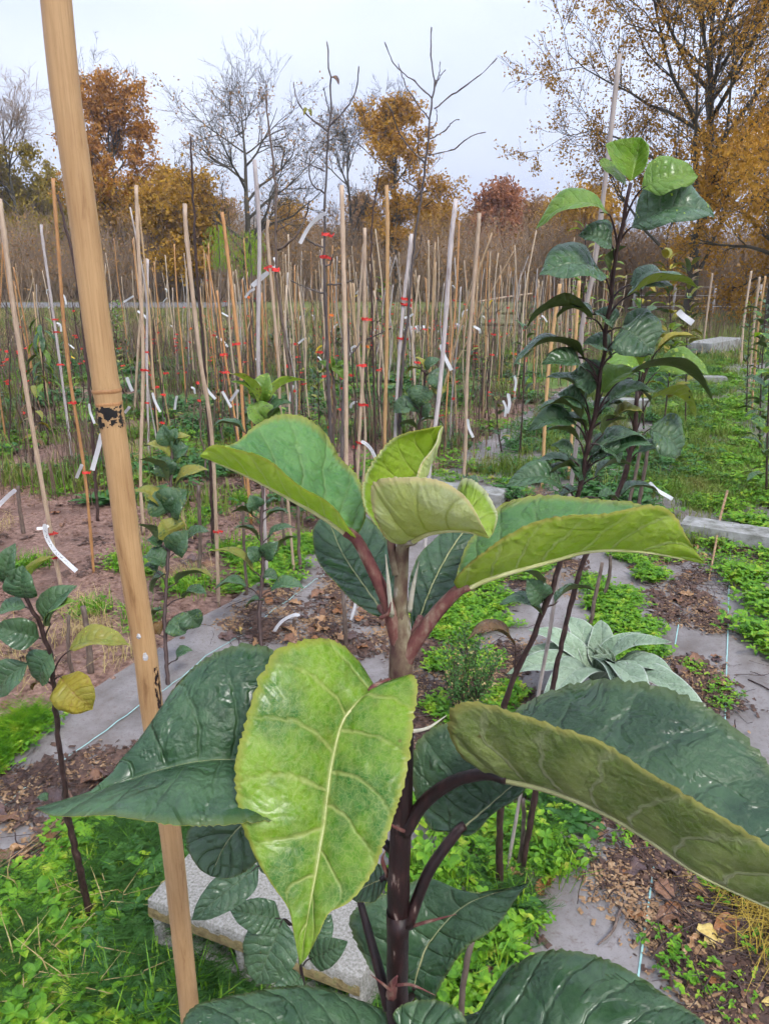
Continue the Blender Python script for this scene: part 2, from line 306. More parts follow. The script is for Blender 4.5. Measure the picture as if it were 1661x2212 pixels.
def bamboo(name, a, b, c, gr=0.0):
    m, nt = newmat(name)
    co = nd(nt, 'TexCoord').outputs['Object']; oi = nd(nt, 'ObjectInfo').outputs['Random']
    off = nd(nt, 'CombineXYZ', {0: mth(nt, 'MULTIPLY', oi, 3.0), 2: mth(nt, 'MULTIPLY', oi, 9.0)}).outputs[0]
    v = nd(nt, 'VectorMath', {0: co, 1: off}, operation='ADD').outputs[0]
    st = nd(nt, 'Mapping', {'Vector': v, 'Scale': (1, 1, 0.02)}).outputs[0]
    mdv = nd(nt, 'Mapping', {'Vector': v, 'Scale': (1, 1, 0.16)}).outputs[0]
    grain = noise(nt, st, 900, 4, 0.6); blot = noise(nt, mdv, 90, 5, 0.65, 0.4)
    col = ramp(nt, blot, [(0.28, c), (0.40, b), (0.58, a)])
    col = mixc(nt, mth(nt, 'MULTIPLY', nd(nt, 'MapRange', {'Value': grain, 'From Min': 0.45, 'From Max': 0.7}).outputs[0], 0.35), col, c)
    k = nd(nt, 'MapRange', {'Value': oi, 'To Min': 0.8, 'To Max': 1.15}).outputs[0]
    col = nd(nt, 'HueSaturation', {'Hue': 0.5, 'Saturation': 1.0, 'Value': k, 'Color': col}).outputs[0]
    hgt = mth(nt, 'ADD', grain, mth(nt, 'MULTIPLY', blot, 0.4))
    finish(nt, col, 0.48, hgt, 0.22, 0.0006, 0.4)
    return m
M['bamboo'] = bamboo('warm_bamboo', (0.55, 0.345, 0.16), (0.46, 0.275, 0.12), (0.24, 0.12, 0.045))
M['bamboo_near'] = M['bamboo']
M['stake_grey'] = bamboo('weathered_grey_wood', (0.33, 0.29, 0.26), (0.27, 0.23, 0.205), (0.13, 0.105, 0.09))
M['bamboo_tan'] = bamboo('tan_bamboo', (0.48, 0.36, 0.255), (0.38, 0.28, 0.195), (0.26, 0.17, 0.10))
M['far_brown'] = bamboo('far_brown_bamboo', (0.46, 0.32, 0.18), (0.38, 0.255, 0.145), (0.20, 0.13, 0.07))
M['far_tan'] = bamboo('far_tan_bamboo', (0.50, 0.39, 0.27), (0.41, 0.31, 0.22), (0.23, 0.165, 0.115))
M['far_grey'] = bamboo('far_grey_bamboo', (0.42, 0.38, 0.35), (0.34, 0.30, 0.275), (0.18, 0.15, 0.13))
M['bamboo_orange'] = bamboo('orange_bamboo', (0.48, 0.25, 0.10), (0.38, 0.19, 0.075), (0.2, 0.10, 0.045))
M['bamboo_grey'] = bamboo('weathered_grey_bamboo', (0.52, 0.47, 0.45), (0.42, 0.37, 0.36), (0.2, 0.16, 0.14))
M['red'] = nmat('red_plastic_tie', [(0.3, (0.55, 0.02, 0.025)), (0.7, (0.80, 0.09, 0.07))], 60, rough=0.5, bump=0.5, bdist=0.002, trans=0.2, rnd=0.3)
M['orange_tape'] = nmat('orange_plastic_tie', [(0.3, (0.80, 0.16, 0.03)), (0.7, (0.9, 0.28, 0.06))], 60, rough=0.45, bump=0.3, bdist=0.001, trans=0.2)
M['tag'] = nmat('white_plastic_tag', [(0.3, (0.70, 0.71, 0.74)), (0.7, (0.82, 0.83, 0.85))], 30, rough=0.4, bump=0.1, bdist=0.0005, trans=0.1)
M['tag_yellow'] = nmat('yellow_plastic_tag', [(0.3, (0.75, 0.52, 0.05)), (0.7, (0.85, 0.62, 0.08))], 30, rough=0.4, bump=0.1, bdist=0.0005)
M['ink'] = nmat('dark_ink', [(0.3, (0.03, 0.03, 0.035)), (0.7, (0.08, 0.08, 0.09))], 60, rough=0.6, bump=0.1)
M['purple'] = nmat('purple_print', [(0.3, (0.18, 0.08, 0.36)), (0.7, (0.25, 0.12, 0.45))], 60, rough=0.5, bump=0.1)
M['black'] = nmat('black_paint', [(0.3, (0.006, 0.006, 0.007)), (0.75, (0.02, 0.018, 0.016))], 200, rough=0.5, bump=0.5, bdist=0.0004)
M['scar'] = nmat('grey_lichen_scar', [(0.35, (0.25, 0.24, 0.22)), (0.6, (0.62, 0.62, 0.62)), (0.75, (0.08, 0.06, 0.05))], 500, rough=0.8, bump=0.8, bdist=0.0006)
M['concrete'] = nmat('rough_concrete', [(0.28, (0.07, 0.065, 0.05)), (0.40, (0.23, 0.22, 0.185)), (0.55, (0.34, 0.325, 0.29)), (0.75, (0.47, 0.455, 0.42))], 170, rough=0.9, bump=0.9, bdist=0.004, spec=0.2, detail=6)
M['concrete_pale'] = nmat('pale_concrete', [(0.3, (0.11, 0.11, 0.085)), (0.5, (0.25, 0.25, 0.23)), (0.75, (0.40, 0.40, 0.39))], 14, rough=0.85, bump=0.5, bdist=0.004, spec=0.25, detail=8)
M['moss'] = nmat('mossy_ochre_edge', [(0.3, (0.11, 0.08, 0.03)), (0.55, (0.26, 0.20, 0.09)), (0.8, (0.12, 0.15, 0.04))], 60, rough=0.95, bump=0.9, bdist=0.006)
M['wood_grey'] = nmat('weathered_crate_wood', [(0.3, (0.17, 0.17, 0.10)), (0.6, (0.26, 0.25, 0.15)), (0.8, (0.32, 0.30, 0.20))], 8, (0.3, 0.3, 3), rough=0.85, bump=0.4, bdist=0.004, rnd=0.2)
M['white_sheet'] = nmat('white_sheet', [(0.3, (0.55, 0.57, 0.62)), (0.7, (0.75, 0.77, 0.8))], 4, rough=0.5, bump=0.3, bdist=0.02)
M['weed'] = nmat('chickweed_green', [(0.28, (0.035, 0.12, 0.012)), (0.45, (0.10, 0.26, 0.016)), (0.57, (0.18, 0.36, 0.018)), (0.66, (0.36, 0.45, 0.04)), (0.76, (0.45, 0.40, 0.08))], 19, rough=0.5, bump=0.1, trans=0.25, spec=0.3)
M['weed_dark'] = nmat('dark_weed_green', [(0.25, (0.02, 0.075, 0.018)), (0.5, (0.045, 0.14, 0.025)), (0.75, (0.09, 0.21, 0.04))], 14, rough=0.45, bump=0.1, trans=0.2, spec=0.35)
M['feather'] = nmat('feathery_weed_green', [(0.25, (0.04, 0.12, 0.03)), (0.75, (0.10, 0.22, 0.05))], 20, rough=0.6, bump=0.1, trans=0.2)
M['grass'] = nmat('grass_green', [(0.25, (0.06, 0.12, 0.015)), (0.45, (0.12, 0.20, 0.025)), (0.58, (0.20, 0.25, 0.05)), (0.72, (0.30, 0.25, 0.09))], 2.6, rough=0.55, bump=0.1, trans=0.25, spec=0.25)
M['dry_stem'] = nmat('dry_brown_stems', [(0.25, (0.06, 0.04, 0.03)), (0.5, (0.13, 0.085, 0.06)), (0.75, (0.24, 0.16, 0.10))], 1.7, rough=0.8, bump=0.1)
M['straw'] = nmat('dry_straw', [(0.2, (0.22, 0.15, 0.06)), (0.5, (0.42, 0.32, 0.14)), (0.8, (0.55, 0.45, 0.24))], 9, rough=0.7, bump=0.1, trans=0.15, spec=0.2)
M['moss_yellow'] = nmat('golden_moss', [(0.2, (0.25, 0.17, 0.02)), (0.8, (0.50, 0.36, 0.06))], 9, rough=0.7, bump=0.1, trans=0.2)
M['chips'] = nmat('wood_chips', [(0.2, (0.10, 0.055, 0.03)), (0.5, (0.28, 0.17, 0.09)), (0.8, (0.48, 0.36, 0.22))], 60, rough=0.85, bump=0.2)
M['litter'] = nmat('dark_leaf_litter', [(0.2, (0.03, 0.018, 0.013)), (0.5, (0.075, 0.042, 0.03)), (0.8, (0.18, 0.10, 0.065))], 50, rough=0.7, bump=0.2)
def deadleaf(name, a, b, v): return leafmat(name, a, b, v, trans=0.1, tcol=a, rlo=0.3, rhi=0.65, nv=5, bump=0.6, cell=200, ns=50)
M['dead1'] = deadleaf('dead_leaf_brown', (0.21, 0.10, 0.055), (0.13, 0.06, 0.035), (0.3, 0.17, 0.09))
M['dead2'] = deadleaf('dead_leaf_tan', (0.42, 0.24, 0.12), (0.34, 0.18, 0.08), (0.5, 0.32, 0.17))
M['dead3'] = deadleaf('dead_leaf_dark', (0.075, 0.045, 0.045), (0.12, 0.065, 0.05), (0.16, 0.10, 0.08))
M['dead4'] = deadleaf('dead_leaf_yellow', (0.58, 0.45, 0.14), (0.5, 0.36, 0.09), (0.6, 0.42, 0.14))
M['dead5'] = deadleaf('dead_leaf_rust', (0.33, 0.12, 0.035), (0.22, 0.09, 0.03), (0.42, 0.2, 0.07))
def crownmat(name, stops, tr=0.25, sc=0.9):
    m, nt = newmat(name); co = nd(nt, 'TexCoord').outputs['Object']
    f = mth(nt, 'ADD', mth(nt, 'MULTIPLY', noise(nt, co, sc, 2), 0.55), mth(nt, 'MULTIPLY', nd(nt, 'TexWhiteNoise', {'Vector': nd(nt, 'VectorMath', {0: co, 1: (4, 4, 4)}, operation='SNAP').outputs[0] if False else co}).outputs['Value'], 0.0))
    f = mth(nt, 'ADD', f, mth(nt, 'MULTIPLY', noise(nt, co, 11.0, 2, 0.7), 0.45))
    col = ramp(nt, f, stops); finish(nt, col, 0.7, None, 0, 0, 0.2, tr, col); return m
M['c_orange'] = crownmat('orange_oak_foliage', [(0.33, (0.29, 0.125, 0.02)), (0.5, (0.50, 0.23, 0.04)), (0.66, (0.60, 0.33, 0.085))], .42)
M['c_ochre'] = crownmat('ochre_foliage', [(0.33, (0.26, 0.15, 0.015)), (0.5, (0.48, 0.27, 0.03)), (0.66, (0.60, 0.36, 0.06))], .4)
M['c_gold'] = crownmat('golden_oak_foliage', [(0.33, (0.29, 0.145, 0.02)), (0.5, (0.50, 0.265, 0.036)), (0.66, (0.60, 0.36, 0.075))], .42)
M['c_brown'] = crownmat('brown_wood_foliage', [(0.33, (0.22, 0.12, 0.045)), (0.5, (0.36, 0.20, 0.075)), (0.66, (0.46, 0.28, 0.11))], 0.3)
M['c_red'] = crownmat('rust_red_foliage', [(0.33, (0.24, 0.09, 0.04)), (0.5, (0.38, 0.155, 0.07)), (0.66, (0.46, 0.22, 0.10))], .35)
M['c_olive'] = crownmat('olive_foliage', [(0.33, (0.16, 0.14, 0.02)), (0.5, (0.32, 0.24, 0.03)), (0.66, (0.48, 0.34, 0.04))], .35)
M['c_green'] = crownmat('light_green_foliage', [(0.33, (0.10, 0.20, 0.02)), (0.5, (0.20, 0.33, 0.03)), (0.66, (0.36, 0.42, 0.04))], 0.3)
M['c_yellow'] = crownmat('yellow_foliage', [(0.33, (0.28, 0.26, 0.02)), (0.66, (0.48, 0.38, 0.03))], 0.3)
M['c_fir'] = crownmat('dark_fir_foliage', [(0.33, (0.02, 0.04, 0.02)), (0.66, (0.05, 0.08, 0.04))], 0.1)
M['brush'] = nmat('brushwood_twigs', [(0.25, (0.15, 0.105, 0.075)), (0.5, (0.25, 0.175, 0.115)), (0.75, (0.36, 0.24, 0.14))], 0.7, rough=0.85, bump=0.1)

# ------------------------------------------------------------------ leaves
def loft(mid, left, right, n=16, m=3, serr=0.0, teeth=14, quilt=0.0, nq=8, wave=0.0, thk=0.0003, bulge=0.0, seed=0):
    mid, left, right = crom(mid, n), crom(left, n), crom(right, n)
    u = np.linspace(0, 1, n)
    if serr:
        tw = u * teeth + 0.35 * np.sin(u * 37 + seed) + 0.3 * np.sin(u * 71 + seed * 2); saw = ((tw % 1.0) - 0.5) * (1 + 0.5 * np.sin(u * 53 + seed))
        fade = np.clip(u * 8, 0, 1)
        left = left + (left - mid) * (serr * saw * fade)[:, None]; right = right + (right - mid) * (serr * np.roll(saw, 1) * fade)[:, None]
    js = np.arange(-m, m + 1); t = np.abs(js) / m
    E = np.where((js < 0)[None, :, None], left[:, None, :], right[:, None, :])
    D = E - mid[:, None, :]
    V = mid[:, None, :] + D * t[None, :, None]
    def nrm(V):
        A = np.gradient(V, axis=1); T = np.gradient(V, axis=0)
        N = np.cross(A, T); l = np.linalg.norm(N, axis=2, keepdims=True); return np.where(l > 1e-12, N / np.maximum(l, 1e-12), 0)
    N = nrm(V); W = np.linalg.norm(D, axis=2)
    off = bulge * W * 4 * t * (1 - t)
    if quilt:
        ph = (u[:, None] - 0.16 * t[None, :] ** 1.25) * nq + np.where(js > 0, 0.43, 0)[None, :]
        d = np.abs((ph % 1.0) * 2 - 1)
        off = off + quilt * (1 - d * d - 0.5) * np.minimum(1, 4 * t) * np.clip(1.15 - t, 0, 1) * np.clip(W / 0.012, 0, 1)
    if wave:
        r = np.random.default_rng(seed); p1, p2 = r.uniform(0, 6.28, 2)
        off = off + wave * (t[None, :] ** 2) * np.where(js < 0, np.sin(u * 17 + p1)[:, None], np.sin(u * 15 + p2)[:, None]) * np.clip(W / 0.01, 0, 1)
    V = V + N * off[..., None]; N = nrm(V)
    Bk = V - N * thk
    k = 2 * m + 1; idx = np.arange(n * k).reshape(n, k)
    f = np.stack([idx[:-1, :-1], idx[:-1, 1:], idx[1:, 1:], idx[1:, :-1]], -1).reshape(-1, 4)
    b = f[:, ::-1] + n * k
    per = np.concatenate([idx[0, :], idx[1:, -1], idx[-1, -2::-1], idx[-2:0, 0]])
    p2 = np.roll(per, -1); rim = np.stack([per, per + n * k, p2 + n * k, p2], -1)
    uv = np.stack([np.repeat(u, k), np.tile((js + m) / (2 * m), n)], 1)
    return (np.vstack([V.reshape(-1, 3), Bk.reshape(-1, 3)]), np.vstack([f, b, rim]), np.vstack([uv, uv]),
            np.concatenate([np.zeros(len(f)), np.ones(len(b)), np.zeros(len(rim))]))
def hleaf(root, mid, left, right, mats, pet=None, petr=(0.0022, 0.0016), petmat=None, n=132, m=11, serr=0.035, teeth=44, quilt=0.0009, nq=8, wave=0.001, bulge=0.0, seed=0, label=None, nm='leaf'):
    """leaf lofted between its midrib and its two margins (points as picture position + distance)"""
    q = lambda L: [P(*p) for p in L]
    mid_ = q(mid)
    lf = [mid_[0]] + q(left) + [mid_[-1]]; rt = [mid_[0]] + q(right) + [mid_[-1]]
    V, f, uv, mi = loft(mid_, lf, rt, n, m, serr, teeth, quilt, nq, wave, bulge=bulge, seed=seed)
    o = part(nm, V, f, [M[mats[0]], M[mats[1]]], root, uv=uv, mi=mi)
    if label: o['label'] = label
    k_ = 40; mc, lc, rc = crom(mid_, k_), crom(lf, k_), crom(rt, k_); Nn = np.cross(rc - lc, np.gradient(mc, axis=0)); Nn /= np.linalg.norm(Nn, axis=1, keepdims=True) + 1e-9
    rb = np.linspace(petr[1] * 0.55, 0.00025, k_); part('midrib', *tube((mc - Nn * (rb * 0.75)[:, None])[1:37], rb[1:37], 6), M['rib'] if mats[1] in ('dark_under', 'deep_green_under') else M['rib_pale'], o)
    if pet:
        pv = q(pet) + [mid_[0], mid_[0] + (mid_[1] - mid_[0]) * 0.35]
        part('petiole', *tube(pv, np.linspace(petr[0], petr[1], len(pv)), 8, 24), petmat or M['petiole_red'], o)
    return o
def wprof(n):
    s = np.linspace(0, 1, n); w = np.sin(math.pi * s ** 0.74) ** 0.62; w[0] = w[-1] = 0; return w / w.max()
def pleaf(root, base, tip, width, mats, up=(0, 0, 1), arch=0.12, fold=0.35, roll=0.0, n=15, m=3, stem=None, petr=0.0012, petmat=None, droop=0.0, serr=0.05, seed=None, nm='leaf', quilt=0.0006):
    base, tip = np.asarray(base, float), np.asarray(tip, float); ax = tip - base; L = np.linalg.norm(ax); ax = ax / L
    upv = np.asarray(up, float); side = np.cross(ax, upv); side /= np.linalg.norm(side) + 1e-9; nr = np.cross(side, ax)
    side, nr = side * math.cos(roll) + nr * math.sin(roll), nr * math.cos(roll) - side * math.sin(roll)
    s = np.linspace(0, 1, 7)
    mid = base + ax * (s * L)[:, None] + nr * (arch * L * 4 * s * (1 - s))[:, None] - nr * (droop * L * s ** 3)[:, None]
    w = width / 2 * wprof(7)
    E = lambda sg: mid + sg * side * (w * math.cos(fold))[:, None] + nr * (w * math.sin(fold))[:, None]
    sd_ = seed if seed is not None else int(abs(base[0] * 7919 + tip[2] * 104729) * 1000) % 99991
    V, f, uv, mi = loft(mid, E(-1), E(1), n, m, serr, n / 2.0, quilt, 6, width * 0.03, bulge=0.08, seed=sd_, thk=0.0003)
    o = part(nm, V, f, [M[mats[0]], M[mats[1]]], root, uv=uv, mi=mi)
    if stem is not None:
        st = np.asarray(stem, float); c = (st + base) / 2 + np.array([0, 0, 0.12 * np.linalg.norm(base - st)])
        part('petiole', *tube([st, c, base, base + ax * L * 0.12 + nr * L * 0.04], [petr * 1.25, petr, petr * 0.9, petr * 0.5], 6, 9), petmat or M['bark_dark'], o)
    return o

# ------------------------------------------------------------------ setting: ground, fabric, road, hills
def fabx(Y): return -0.778 + 0.4515 * (Y - 3.2)            # edge of the ground fabric
def wob(x, y, s, sd=0):
    return (np.sin(x * s + sd) * np.cos(y * s * 1.13 + sd * 2) + 0.6 * np.sin(x * s * 2.3 + y * s * 1.7 + sd) + 0.35 * np.sin(x * s * 5.1 - y * s * 4.3 + sd * 3)) / 1.95
def grid(xs, ys, zf):
    X, Y = np.meshgrid(xs, ys); Z = zf(X, Y); n, k = X.shape; idx = np.arange(n * k).reshape(n, k)
    return np.stack([X, Y, Z], -1).reshape(-1, 3), np.stack([idx[:-1, :-1], idx[:-1, 1:], idx[1:, 1:], idx[1:, :-1]], -1).reshape(-1, 4)
m, nt = newmat('nursery_soil')
co = nd(nt, 'TexCoord').outputs['Object']
n1 = noise(nt, co, 3.0, 6, 0.6); n2 = noise(nt, co, 38, 6, 0.7); n3 = noise(nt, co, 0.9, 4, 0.6, 0.3)
soil = ramp(nt, n2, [(0.28, (0.06, 0.032, 0.024)), (0.43, (0.17, 0.095, 0.07)), (0.57, (0.28, 0.17, 0.128)), (0.75, (0.42, 0.29, 0.225))])
soil = mixc(nt, nd(nt, 'MapRange', {'Value': n1, 'From Min': 0.5, 'From Max': 0.7}).outputs[0], soil, (0.12, 0.068, 0.05))
green = ramp(nt, noise(nt, co, 22, 5, 0.7), [(0.3, (0.04, 0.085, 0.014)), (0.5, (0.09, 0.16, 0.025)), (0.7, (0.20, 0.22, 0.06))])
sy = nd(nt, 'SeparateXYZ', {0: co}).outputs[1]
gf = mth(nt, 'ADD', n3, nd(nt, 'MapRange', {'Value': sy, 'From Min': 5.0, 'From Max': 12.0, 'To Min': -0.16, 'To Max': 0.22}).outputs[0])
col = mixc(nt, nd(nt, 'MapRange', {'Value': gf, 'From Min': 0.53, 'From Max': 0.63}).outputs[0], soil, green)
finish(nt, col, 0.8, mth(nt, 'ADD', n2, mth(nt, 'MULTIPLY', noise(nt, co, 140, 4, 0.7), 0.4)), 0.9, 0.012, 0.3)
M['soil'] = m
g1 = grid(np.concatenate([np.linspace(-980, -10, 14)[:-1], np.arange(-10, 12.01, 0.07), np.linspace(12, 980, 14)[1:]]),
          np.concatenate([[-40, -3], np.arange(-0.5, 13.0, 0.07), np.linspace(13.2, 60, 24), np.linspace(80, 640, 10)]),
          lambda X, Y: np.where((Y < 13) & (np.abs(X - 1) < 11) & (Y > -0.5), 0.012 * wob(X, Y, 5.0) + 0.008 * wob(X, Y, 17, 1) - 0.008 - 0.05 * (X > fabx(Y) + 0.25), -0.02))
tag(part('ground', g1[0], g1[1], M['soil'], None), kind='structure')

m, nt = newmat('woven_ground_fabric')
co = nd(nt, 'TexCoord').outputs['Object']
rv = nd(nt, 'Mapping', {'Vector': co, 'Rotation': (0, 0, R(24.3))}).outputs[0]
s3 = nd(nt, 'SeparateXYZ', {0: rv})
wx = mth(nt, 'SINE', mth(nt, 'MULTIPLY', s3.outputs[0], 2600)); wy = mth(nt, 'SINE', mth(nt, 'MULTIPLY', s3.outputs[1], 1700))
dirt = noise(nt, co, 4.0, 7, 0.65); dr2 = noise(nt, co, 60, 5, 0.7)
col = ramp(nt, dirt, [(0.3, (0.11, 0.096, 0.085)), (0.5, (0.20, 0.182, 0.172)), (0.7, (0.27, 0.25, 0.242))])
col = mixc(nt, mth(nt, 'MULTIPLY', nd(nt, 'MapRange', {'Value': dr2, 'From Min': 0.54, 'From Max': 0.68}).outputs[0], 0.7), col, (0.11, 0.07, 0.05))
mud = noise(nt, co, 1.7, 6, 0.7, 0.4); col = mixc(nt, mth(nt, 'MULTIPLY', nd(nt, 'MapRange', {'Value': mud, 'From Min': 0.5, 'From Max': 0.66}).outputs[0], 0.6), col, (0.115, 0.085, 0.068))
col = mixc(nt, mth(nt, 'MULTIPLY', nd(nt, 'MapRange', {'Value': noise(nt, co, 210, 4, 0.7), 'From Min': 0.55, 'From Max': 0.7}).outputs[0], 0.5), col, (0.09, 0.07, 0.06))
rg = nd(nt, 'MapRange', {'Value': dirt, 'From Min': 0.35, 'From Max': 0.65, 'To Min': 0.7, 'To Max': 0.42}).outputs[0]
finish(nt, col, rg, mth(nt, 'ADD', mth(nt, 'MULTIPLY', mth(nt, 'ADD', wx, wy), 0.10), mth(nt, 'MULTIPLY', dr2, 0.5)), 0.25, 0.003, 0.45)
M['fabric'] = m
# fabric sheet in row coordinates: a = across (0 at its left edge), r = along the row
O0 = np.array([fabx(0.0), 0.0, 0.0]); O0[0] = -0.778 - 0.4515 * 3.2
aa = np.concatenate([np.arange(0, 4.5, 0.06), np.arange(4.5, 14, 0.5)]); rr = np.concatenate([np.arange(-1.5, 9, 0.06), np.arange(9, 21, 0.4)])
def fabz(X, Y): return 0.012 + 0.010 * wob(X, Y, 6.0, 2) + 0.005 * wob(X, Y, 25, 4) + 0.006 * np.abs(wob(X, Y, 11, 7))
A_, R_ = np.meshgrid(aa, rr); A2 = A_ + (A_ < 0.01) * 0.02 * wob(R_, R_, 4)
FX = O0[0] + A2 * ACR[0] + R_ * ROW[0]; FY = O0[1] + A2 * ACR[1] + R_ * ROW[1]; nn, kk = FX.shape; ix = np.arange(nn * kk).reshape(nn, kk)
fab = part('ground_fabric', np.stack([FX, FY, fabz(FX, FY)], -1).reshape(-1, 3), np.stack([ix[:-1, :-1], ix[:-1, 1:], ix[1:, 1:], ix[1:, :-1]], -1).reshape(-1, 4), M['fabric'], None)
tag(fab, kind='structure')
M['teal'] = nmat('teal_thread', [(0.3, (0.22, 0.42, 0.40)), (0.7, (0.36, 0.56, 0.52))], 40, rough=0.6, bump=0.1)
def thread(a, r0, r1):
    r = np.arange(r0, r1, 0.05); pts = O0 + a * ACR + r[:, None] * ROW
    z = fabz(pts[:, 0], pts[:, 1]) + 0.004; w = 0.0022
    L = np.column_stack([pts[:, 0] - ACR[0] * w, pts[:, 1] - ACR[1] * w, z]); Rr = np.column_stack([pts[:, 0] + ACR[0] * w, pts[:, 1] + ACR[1] * w, z])
    V = np.vstack([L, Rr]); n = len(r); f = np.array([(i, i + n, i + n + 1, i + 1) for i in range(n - 1)])
    part('marking_thread', V, f, M['teal'], fab)
def aro(px, py):
    g = G(px, py) - O0; return float(g @ ACR), float(g @ ROW)
thread(aro(260, 1566)[0], aro(0, 1890)[1] - .3, aro(309, 1533)[1] + 1.5)
a_, r_ = aro(1571, 1330); thread(a_, aro(1570, 1480)[1] - 1.0, r_ + 1.2)
a_, r_ = aro(1385, 2060); thread(a_, r_ - .6, r_ + .5)
a_, r_ = aro(1465, 1350); thread(a_, r_ - .25, r_ + .3)

M['lawn'] = nmat('meadow_ground', [(0.3, (0.07, 0.11, 0.02)), (0.5, (0.14, 0.17, 0.04)), (0.7, (0.22, 0.19, 0.08))], 1.2, rough=0.85, bump=0.5, bdist=0.03)
lw = grid(np.linspace(-70, 60, 40), np.linspace(13.4, 75, 30), lambda X, Y: np.clip((Y - 13.4) / 4, 0, 1) * 0.09 - 0.04 + 0.008 * wob(X, Y, .4))
tag(part('meadow', lw[0], lw[1], M['lawn'], None), kind='structure')
M['road'] = nmat('grey_track', [(0.3, (0.13, 0.13, 0.13)), (0.7, (0.22, 0.22, 0.22))], 2, rough=0.6, bump=0.2)
rd = grid(np.linspace(-45, -8, 30), np.linspace(37, 45, 4), lambda X, Y: 0.10 + 0 * X)
tag(part('track', rd[0], rd[1], M['road'], None), kind='structure')
M['hill'] = crownmat('wooded_hillside', [(0.33, (0.07, 0.065, 0.04)), (0.5, (0.12, 0.10, 0.055)), (0.66, (0.15, 0.13, 0.06))], 0.05, 0.02)
def hill(name, x0, x1, y0, depth, hmax, sd):
    xs = np.linspace(x0, x1, 90); ys = np.linspace(y0, y0 + depth, 14)
    def z(X, Y):
        s = (Y - y0) / depth; prof = np.sin(np.clip(s, 0, 1) * math.pi / 2) ** 0.8
        return -1 + prof * hmax * (0.62 + 0.3 * np.sin(X * 0.006 + sd) + 0.12 * np.sin(X * 0.021 + sd * 2)) + 2.2 * wob(X, Y, .13, sd) * prof
    g = grid(xs, ys, z); tag(part(name, g[0], g[1], M['hill'], None), kind='structure')
hill('hills', -900, 900, 330, 140, 26, 1.0)
hill('hills', -940, 940, 480, 130, 52, 2.6)

# ------------------------------------------------------------------ background trees
def unit(v): return v / (np.linalg.norm(v, axis=-1, keepdims=True) + 1e-12)
def grow(r, Pp, Rp, c, t0, t1, ang, lfun, npts, jit, trop, rr, rend=0.25):
    """children for every parent polyline; lfun(t) gives their lengths"""
    B, n, _ = Pp.shape
    t = r.uniform(t0, t1, (B, c)); t.sort(axis=1)
    f = t * (n - 1); i = np.minimum(f.astype(int), n - 2); fr = (f - i)[..., None]
    bi = np.arange(B)[:, None]
    st = Pp[bi, i] * (1 - fr) + Pp[bi, i + 1] * fr; T = unit(Pp[bi, i + 1] - Pp[bi, i])
    rs = Rp[bi, i] * (1 - fr[..., 0]) + Rp[bi, i + 1] * fr[..., 0]
    rv = unit(r.normal(size=st.shape)); pr = unit(np.cross(T, rv)); a = r.normal(ang, 0.16, t.shape)[..., None]
    D = unit(T * np.cos(a) + pr * np.sin(a))
    L = lfun(t, r) if callable(lfun) else np.full(t.shape, lfun) * r.uniform(0.6, 1.25, t.shape)
    st, D, L, rs = st.reshape(-1, 3), D.reshape(-1, 3), L.reshape(-1), rs.reshape(-1)
    out = [st]; d = D
    for k in range(npts - 1):
        d = unit(d + r.normal(0, jit, d.shape) + np.array([0, 0, trop])); out.append(out[-1] + d * (L / (npts - 1))[:, None])
    Pn = np.stack(out, 1); r0 = np.minimum(rs * 0.75, rr * (L[:, None] if False else 1.0))
    Rn = r0[:, None] * np.linspace(1, rend, npts)[None]
    return Pn, Rn
def quads(r, C, size, flat=0.0):
    n = len(C); a = unit(r.normal(size=(n, 3))); b = unit(np.cross(a, r.normal(size=(n, 3)))); s = (size * r.uniform(0.6, 1.35, n))[:, None]
    V = np.stack([C - a * s * .6, C + b * s * .38, C + a * s * .6, C - b * s * .38], 1)
    return V.reshape(-1, 3), np.arange(n * 4).reshape(n, 4)
